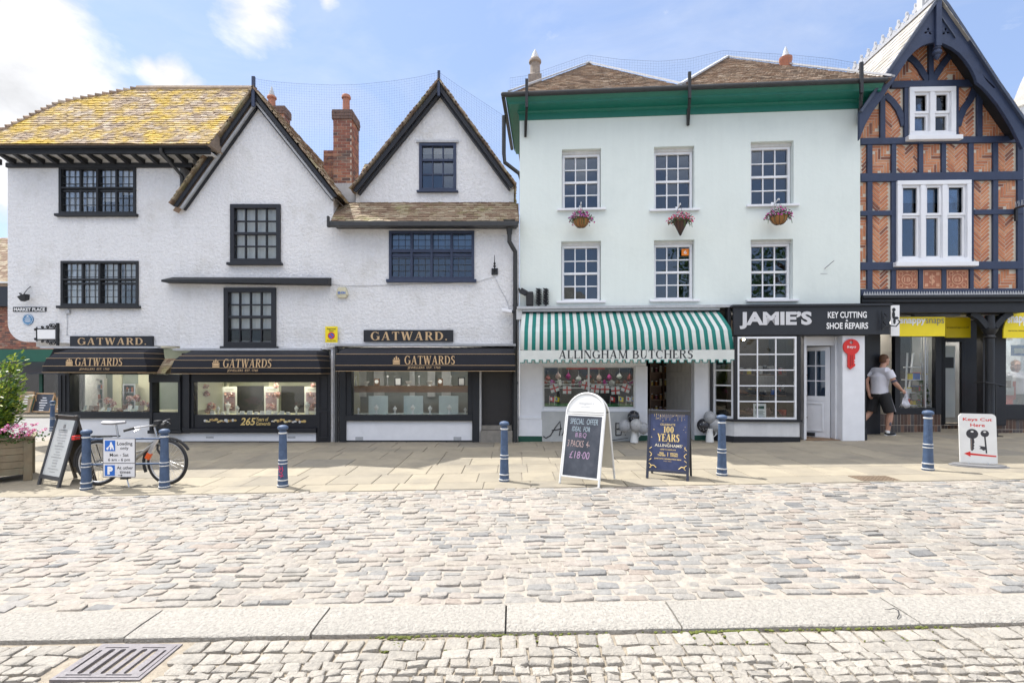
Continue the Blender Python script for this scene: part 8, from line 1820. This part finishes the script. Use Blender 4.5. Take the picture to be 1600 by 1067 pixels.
for k in range(14):
    px, row = 1158+(k % 7)*12.4, k//7; t = dthing('polish_tin', '%s polish tin from the left on the %s shelf of the bay window' % (ORD[k % 7], ('upper', 'middle')[row]), 'tin', px, (585, 617)[row]-.5, .68, 'tins on the bay window shelves'); mb = MB(); h_ = random.uniform(.06, .2); m1 = (m_leather, m_red, m_charcoal, m_yellow, m_offwhite, m_blue, m_brown)[(k*3) % 7]; mb.lathe([(.045, 0), (.047, .01), (.047, h_)], 12); mb.build('tin', m1, t, smooth=40); mb = MB(); mb.lathe([(.05, h_+.0005), (.05, h_+.02)], 12); mb.build('lid', m_metal, t, smooth=40)
t = dthing('key_board', 'board hung with rows of blank keys behind the bay window shelves', 'key board', 1212, 612, 1.3); mb = MB(); mb.box(-.45, .45, 0, .02, 0, .62); mb.build('board', m_offwhite, t); mb = MB()
for k in range(60): a, b = -.4+(k % 12)*.073, .06+(k//12)*.115; mb.ell((a, -.008, b+.05), (.016, .004, .016), 7, 4); mb.box(a-.004, a+.004, -.01, -.004, b, b+.036)
mb.build('blank_keys', m_metal, t)
t = dthing('pendant_lamp', 'small lit warm bulb hanging at the upper left of the bay window', 'lamp', 1162, 530, .8); mb = MB(); mb.tube([(0, 0, .05), (0, 0, .25)], .006, 5); mb.build('flex', m_ink, t); mb = MB(); mb.ell((0, 0, 0), (.03, .03, .04), 10, 6); mb.build('bulb', emit('warm_bulb', (1, .75, .4), 12), t)
# ------------------------------------------------------------------ photo shop windows
def Tt(name, label, cat, px, py, y, group=None): a = FT.p(px, py, -y); return thing(name, label, cat, FT.world(a[0], y, a[1]), FT.a, group)
t = Tt('ladder_shelf', 'white ladder shelf with small goods in the narrow photo shop window', 'shelf', 1430, 640, ys+.35)
mb = MB()
for s_ in (-.26, .26): mb.bar((s_*1.2, -.1, 0), (s_*.55, .05, 1.35), .03, .04)
mb.bar((-.05, .2, 0), (.0, .06, 1.35), .03)
mb.build('side_rail', m_whitepaint, t); mb = MB()
for k in range(4): w = .3-.045*k; mb.box(-w, w, -.1, .16, .1+k*.3, .12+k*.3)
mb.build('shelf', m_whitepaint, t); gbx = [m_red, m_yellow, m_blue, m_bust, m_brown]
for k in range(9): 
    z = .12+(k//3)*.3; xx = -.2+(k % 3)*.17+.03*(k//3); tt = Tt('gift_box', '%s small gift box from the left on the %s shelf of the white ladder shelf' % (ORD[k % 3], ('lowest', 'middle', 'upper')[k//3]), 'box', 1430, 640, ys+.35, 'gift boxes'); tt.location += FT.u*xx+Vector((0, 0, z)); mb = MB(); h_ = random.uniform(.08, .17); mb.box(-.05, .05, -.05, .05, 0, h_); mb.build('box', gbx[k % 5], tt, bevel=.004); mb = MB(); mb.box(-.052, .052, -.052, .052, h_, h_+.02); mb.build('lid', gbx[(k+3) % 5], tt)
t = Tt('trailing_plant', 'green trailing plant hanging off the white ladder shelf', 'plant', 1441, 615, ys+.2); mb = MB()
for k in range(160): leaf(mb, (random.gauss(0, .06), random.gauss(0, .05), random.uniform(-.3, .3)), .07, .04)
mb.build('foliage', m_leaf, t, recalc=False); mb = MB(); mb.tube([(0, 0, -.3), (.01, 0, .0), (-.01, 0, .32)], .008, 5); mb.build('stem', m_brown, t)
lining(Tm, oT, sp(1340, 600)[0]-.2, sp(1466, 600)[0]+.1, ys+1.5, 0, tz(489), M('shop_pale_wall', (.38, .36, .32), .8, .2, 1.5), 'shop_back')
lining(Tm, oT, sp(1540, 600, yr)[0], 5.4, yr+2.2, 0, tz(489), M('shop_grey_wall', (.22, .22, .21), .8, .3, 1.5), 'shop_back')
for k, (px, py, w, h_, m1, lab) in enumerate(((1574, 612, .24, .36, m_white, 'white framed photo poster at the left of the far right shop window'), (1596, 556, .45, .25, m_blue, 'blue and white banner high in the far right shop window'), (1577, 624, .3, .42, m_red, 'red display panel low in the far right shop window'))):
    t = Tt('poster', lab, 'poster', px, py, yr+.3+.08*k); mb = MB(); mb.box(-w/2, w/2, 0, .012, 0, h_); mb.build('board', m1, t); mb = MB(); mb.box(-w*.35, w*.35, -.003, -.0005, h_*.25, h_*.7); mb.build('picture', (m_brown, m_white, m_bust)[k], t)
# ================================================================== people
m_skin = M('skin', (.56, .31, .22), .55, .1, 10); m_tee = M('pale_lilac_cotton', (.72, .72, .79), .85, .08, 6, .5, 14); m_blacksh = M('black_shorts', (.018, .018, .02), .8, .2, 10); m_hair = M('brown_hair', (.13, .06, .03), .7, .3, 30)
def fuse(name, mb, mat, parent, vox=.011, sm_=4):
    o = mb.build(name, mat, parent, recalc=True); md = o.modifiers.new('r', 'REMESH'); md.mode = 'VOXEL'; md.voxel_size = vox; md.use_smooth_shade = True; s = o.modifiers.new('s', 'SMOOTH'); s.iterations = sm_; s.factor = .5
    dg = bpy.context.evaluated_depsgraph_get(); dg.update(); me = bpy.data.meshes.new_from_object(o.evaluated_get(dg)); o.modifiers.clear(); old = o.data; o.data = me; bpy.data.meshes.remove(old); me.name = name; me.polygons.foreach_set('use_smooth', [True]*len(me.polygons))
    if not me.materials: me.materials.append(mat)
    return o
def hand(mb, wrist, d, pn):
    """palm, four curled fingers and a thumb; d along the fingers, pn palm normal"""
    d = Vector(d).normalized(); pn = Vector(pn).normalized(); s = d.cross(pn).normalized(); w = Vector(wrist)
    mb.tube([w, w+d*.05, w+d*.09], [.026, .034, .03], 8)
    for k, l in enumerate((.068, .078, .072, .055)):
        b = w+d*.085+s*(-.03+.02*k); mb.tube([b, b+d*l*.5+pn*.008, b+d*l*.8+pn*.03, b+d*l*.8+pn*.052], [.0115, .011, .01, .009], 6)
    b = w+d*.03-s*.03; mb.tube([b, b-s*.022+d*.03+pn*.015, b-s*.02+d*.055+pn*.03], [.013, .012, .010], 6)
def head(mb, c, f):
    """skull, jaw, nose, ears; c centre, f facing direction (horizontal)"""
    c = Vector(c); f = Vector(f).normalized(); s = Vector((-f.y, f.x, 0)); 
    mb.X = Matrix.Translation(c) @ Matrix(((f.x, s.x, 0, 0), (f.y, s.y, 0, 0), (0, 0, 1, 0), (0, 0, 0, 1)))
    mb.ell((-.012, 0, .03), (.1, .078, .105), 16, 10); mb.ell((.025, 0, -.045), (.07, .06, .075), 14, 8); mb.ell((.07, 0, -.095), (.022, .026, .02), 10, 6)
    mb.tube([(.085, 0, .03), (.112, 0, -.012), (.09, 0, -.028)], [.009, .015, .011], 6)
    for q in (-1, 1): mb.ell((-.01, q*.08, .0), (.02, .012, .033), 8, 6)
    mb.ell((.085, 0, -.055), (.012, .026, .007), 8, 4); mb.ell((.088, 0, .045), (.012, .05, .01), 8, 4)
    X = mb.X; mb.X = None; return X
# the man walking past the pillar
gm = ray(1374, 0, 11.45); zg_ = G(gm.x, 11.45); man = thing('person', 'man in a pale tee shirt and black shorts walking right past the white pillar', 'person', (gm.x, 11.45, zg_), R(-14))
mb = MB(); Vv = Vector
J = dict(pel=(0, 0, .94), wai=(.0, .0, 1.08), che=(.015, .0, 1.30), nek=(.06, .01, 1.49), hd=(.12, .035, 1.665), sR=(.10, -.17, 1.43), eR=(.21, -.22, 1.17), wR=(.36, -.15, 1.02), sL=(-.08, .17, 1.43), eL=(-.22, .10, 1.19), wL=(-.20, .02, .95), hR=(.05, -.095, .9), kR=(.17, -.10, .50), aR=(.13, -.07, .09), hL=(-.03, .09, .9), kL=(-.15, .10, .50), aL=(-.40, .06, .19))
J = {k: Vv(v) for k, v in J.items()}
mb.tube([J['pel']+Vv((0, 0, -.1)), J['pel'], J['wai'], J['che'], J['nek']+Vv((-.01, 0, -.06))], [.12, .155, .145, .165, .08], 14); mb.tube([J['nek']+Vv((-.02, 0, -.07)), J['nek'], J['hd']+Vv((-.02, 0, -.06))], [.072, .062, .058], 12)
mb.tube([J['sL'], J['che']+Vv((0, 0, .1)), J['sR']], [.075, .1, .075], 10)
for s_ in 'RL':
    mb.tube([J['s'+s_], J['s'+s_].lerp(J['e'+s_], .5), J['e'+s_], J['e'+s_].lerp(J['w'+s_], .35), J['w'+s_]], [.066, .06, .046, .048, .03], 10)
    mb.tube([J['h'+s_], J['h'+s_].lerp(J['k'+s_], .5), J['k'+s_], J['k'+s_].lerp(J['a'+s_], .33), J['a'+s_]], [.105, .09, .062, .066, .042], 12)
mb.tube([J['aR'], J['aR']+Vv((.0, 0, -.05)), J['aR']+Vv((.12, .03, -.06))], [.042, .036, .028], 8); mb.tube([J['aL'], J['aL']+Vv((-.03, 0, -.05)), J['aL']+Vv((.08, .02, -.14))], [.042, .036, .028], 8)
hand(mb, J['wR'], (.8, .2, -.5), (-.2, .5, -.6)); hand(mb, J['wL'], (.1, -.2, -1), (.6, .2, 0)); fdir = Vv((.93, .36, 0)); Xh = head(mb, J['hd'], fdir)
fuse('body', mb, m_skin, man, .009, 4)
mb = MB(); mb.X = Xh
for q in (-1, 1): mb.ell((.083, q*.033, .018), (.008, .014, .008), 8, 5)
mb.build('eyes', m_white, man, smooth=60); mb = MB(); mb.X = Xh
for q in (-1, 1): mb.ell((.0905, q*.033, .018), (.003, .006, .006), 8, 5)
mb.build('pupils', m_ink, man)
mb = MB(); mb.X = Xh; mb.ell((-.025, 0, .055), (.098, .084, .09), 16, 10); mb.ell((-.05, 0, .0), (.068, .078, .07), 14, 8); fuse('hair', mb, m_hair, man, .009, 2)
mb = MB(); mb.tube([J['pel']+Vv((-.0, 0, -.02)), J['pel']+Vv((0, 0, .06)), J['wai'], J['che'], J['nek']+Vv((-.02, 0, -.045))], [.172, .168, .162, .182, .085], 16); mb.tube([J['sL'], J['che']+Vv((0, 0, .1)), J['sR']], [.086, .112, .086], 10)
for s_ in 'RL': e = J['s'+s_].lerp(J['e'+s_], .62); mb.tube([J['s'+s_], J['s'+s_].lerp(J['e'+s_], .3), e], [.088, .088, .084], 12)
fuse('tee_shirt', mb, m_tee, man, .010, 3)
mb = MB(); mb.tube([J['pel']+Vv((0, 0, .03)), J['pel'], J['pel']+Vv((0, 0, -.1))], [.165, .17, .15], 14)
for s_ in 'RL': e = J['h'+s_].lerp(J['k'+s_], .95); mb.tube([J['h'+s_]+Vv((0, 0, .03)), J['h'+s_].lerp(J['k'+s_], .5), e], [.125, .122, .116], 14)
fuse('shorts', mb, m_blacksh, man, .011, 3)
mb = MB(); a, b = J['hR'], J['kR']
P = [a.lerp(b, .0+.9*k/6)+Vv((.06, -.108+.002*k, 0)) for k in range(7)]
for p0_, p1_ in zip(P, P[1:]): mb.quad(p0_+Vv((-.03, -.006, 0)), p0_+Vv((.035, .02, 0)), p1_+Vv((.035, .02, 0)), p1_+Vv((-.03, -.006, 0)))
mb.build('side_stripe', M('grey_stripe', (.3, .3, .33), .8, .1), man)
for s_, to in (('R', Vv((.17, .05, -.055))), ('L', Vv((.11, .03, -.15)))):
    a = J['a'+s_]; back = Vv((-.055, -.01, -.055)) if s_ == 'R' else Vv((-.075, 0, -.03)); mb = MB(); mb.tube([a+back, a+Vv((.0, .0, -.045 if s_ == 'R' else -.055)), a+to*.6+Vv((0, 0, -.012)), a+to], [.034, .047, .042, .026], 10); sh = fuse('shoe', mb, m_ink, man, .009, 2)
    mb = MB(); n_ = Vv((0, 0, -.03)); mb.tube([a+back+n_*.9, a+to+n_*.5], [.03, .026], 8); mb.build('sole', m_white, sh, smooth=60); mb = MB(); mb.tube([a+Vv((0, 0, -.03)), a+Vv((.0, 0, .03))], [.048, .046], 10); mb.build('sock', m_white, man, smooth=60)
mb = MB(); a = J['aR'].lerp(J['kR'], .45); mb.ell(a+Vv((.01, -.045, 0)), (.028, .022, .06), 8, 6); mb.build('tattoo', M('tattoo_ink', (.14, .13, .16), .6, .4, 40), man, smooth=60)
mb = MB(); a = J['sR'].lerp(J['eR'], .78); d = (J['eR']-J['sR']).normalized(); mb.tube([a, a+d*.045], .057, 12); mb.build('armband', M('armband', (.08, .08, .12), .7, .3, 50), man, smooth=60)
# paper in his hand
hp_ = Vv(man.location)+Matrix.Rotation(R(-14), 3, 'Z') @ (J['wR']+Vv((.1, .0, -.07))); pp = thing('paper_sheet', 'crumpled white paper bag held in the walking man hand', 'paper', hp_+Vv((0, 0, -.3))); mb = MB()
P = [[mb.V((-.14*j/6+(.02+.21*j/6)*i/6-.02*j/6, .02*math.sin(i*1.9+j)+.015*math.sin(j*2.3), .32-.33*j/6+.03*math.sin(i*1.1))) for i in range(7)] for j in range(7)]
for a_, b_ in zip(P, P[1:]):
    for i in range(6): mb.F((a_[i], a_[i+1], b_[i+1], b_[i]))
o_ = mb.build('sheet', M('white_paper', (.72, .72, .78), .8, .05, trans=.2), pp, smooth=50, recalc=False); sd = o_.modifiers.new('thickness', 'SOLIDIFY'); sd.thickness = .002
# woman inside the right hand shop window
gw = ray(1588, 0, 12.9); wom = thing('person', 'woman in a lilac tee shirt and grey trousers standing inside the far right shop window', 'person', (gw.x, 12.9, .14)); mb = MB(); f = Vv((-.3, -1, 0)).normalized(); s = Vv((-f.y, f.x, 0))
def Q(a, b, z): return s*a+f*b+Vv((0, 0, z))
mb.tube([Q(0, 0, .85), Q(0, 0, .95), Q(0, 0, 1.1), Q(0, .01, 1.25), Q(0, 0, 1.38)], [.13, .15, .135, .14, .07], 12); mb.tube([Q(0, 0, 1.36), Q(0, .01, 1.46)], [.055, .05], 10)
for sg in (-1, 1):
    mb.tube([Q(sg*.16, 0, 1.33), Q(sg*.24, -.02, 1.1), Q(sg*.22, .1, .9)], [.058, .043, .028], 10); hand(mb, Q(sg*.22, .1, .9), Q(0, .2, -1), Q(-sg, 0, 0)); mb.tube([Q(sg*.08, 0, .88), Q(sg*.09, .02, .48), Q(sg*.1, -.01, .07)], [.1, .07, .045], 10); mb.tube([Q(sg*.1, -.03, .04), Q(sg*.11, .14, .03)], [.04, .03], 8)
Xw = head(mb, Q(0, .02, 1.56), f); fuse('body', mb, m_skin, wom, .011, 4)
mb = MB(); mb.X = Xw
for q in (-1, 1): mb.ell((.085, q*.033, .018), (.008, .012, .007), 8, 5)
mb.build('eyes', m_ink, wom)
mb = MB(); mb.X = Xw; mb.ell((-.035, 0, .05), (.1, .1, .1), 14, 9); mb.ell((-.05, 0, -.05), (.075, .11, .1), 14, 8); fuse('hair', mb, M('fair_brown_hair', (.22, .11, .05), .7, .3, 30), wom, .012, 2)
mb = MB(); mb.tube([Q(0, 0, .86), Q(0, 0, .98), Q(0, 0, 1.12), Q(0, .01, 1.27), Q(0, 0, 1.39)], [.17, .168, .155, .16, .08], 14); mb.tube([Q(-.16, 0, 1.33), Q(0, 0, 1.35), Q(.16, 0, 1.33)], [.07, .08, .07], 8)
for sg in (-1, 1): mb.tube([Q(sg*.16, 0, 1.33), Q(sg*.215, -.01, 1.17)], [.075, .07], 10)
fuse('tee_shirt', mb, m_tee, wom, .012, 3); mb = MB(); mb.tube([Q(0, 0, .93), Q(0, 0, .8)], [.165, .15], 12)
for sg in (-1, 1): mb.tube([Q(sg*.08, 0, .88), Q(sg*.09, .02, .48), Q(sg*.1, -.01, .1)], [.115, .088, .075], 12)
fuse('trousers', mb, M('grey_trousers', (.10, .13, .16), .8, .15, 10), wom, .012, 3)
bg = thing('shopping_bag', 'red shopping bag hanging beside the woman in the far right shop window', 'bag', Vv(wom.location)+Q(-.26, .12, .42)); mb = MB(); mb.hexa([(-.13, -.05, 0), (.13, -.05, 0), (.13, .05, 0), (-.13, .05, 0), (-.15, -.03, .34), (.15, -.03, .34), (.15, .03, .34), (-.15, .03, .34)]); mb.build('bag', m_red, bg, bevel=.02); mb = MB(); mb.tube([(-.06, 0, .34), (-.03, 0, .45), (.03, 0, .45), (.06, 0, .34)], .007, 6); mb.build('handle', m_red, bg)
# ================================================================== across the square, behind the photographer (seen mirrored in the panes)
random.seed(50)
hall = thing('market_hall', 'pale stone hall with tall windows across the square, mirrored in the shop panes', 'building', (-6, -27, 0)); mb = MB()
hw = [rectl(-11+k*3.6, -9.2+k*3.6, 1.2, 4.4) for k in range(7)]
mb.prism(rectl(-13, 13, -.3, 7), 0, -.4, hw); mb.prism([(-13, 7.4), (13, 7.4), (0, 10)], -.1, -8); mb.box(-13.3, 13.3, -8, .3, 7, 7.4); mb.box(-13, -12.6, -8, -.4, -.3, 7); mb.box(12.6, 13, -8, -.4, -.3, 7)
mb.build('wall', M('pale_stone', (.46, .42, .35), .85, .2, 2, .3, 20), hall)
for k in range(7): mb = MB(); mb.box(-11+k*3.6, -9.2+k*3.6, -.3, -.25, 1.2, 4.4); mb.build('window', m_dkglass, hall)
for k in range(8): mb = MB(); mb.lathe([(.3, -.3), (.3, .1), (.22, .2), (.19, 6.5), (.28, 6.7), (.3, 7)], 12, (-12.4+k*3.55, .25, 0)); mb.build('column', MATS['pale_stone'], hall, smooth=40)
def tree(x, y, h, r, label, n):
    t = thing('tree', label, 'tree', (x, y, 0), 0, 'trees across the square'); mb = MB(); tips = []
    mb.tube([(0, 0, -.1), (.05, 0, h*.25), (0, .1, h*.55), (0, 0, h*.8)], [.26, .2, .13, .05], 8)
    for k in range(16):
        a = k*2.4; z = h*(.32+.5*k/16); e = Vector((r*.8*math.cos(a), r*.8*math.sin(a), z+h*.14)); mb.tube([(0, 0, z), e*.5+Vector((0, 0, z*.5+.2)), e], [.08, .05, .02], 5); tips.append(e)
    mb.build('trunk', m_brown, t); mb = MB()
    for k in range(n):
        e = random.choice(tips); c = e*random.uniform(.55, 1.1); c.z = e.z+random.gauss(0, .4); c += Vector((random.gauss(0, .45), random.gauss(0, .45), random.gauss(0, .4))); leaf(mb, c, .32, .22)
    mb.build('crown', m_leaf, t, recalc=False)
tree(9.5, -9, 9.5, 2.6, 'broad leafy tree across the square, nearer the mint building reflection', 1500); tree(15, -12, 11, 3, 'taller leafy tree across the square behind the first', 1500)
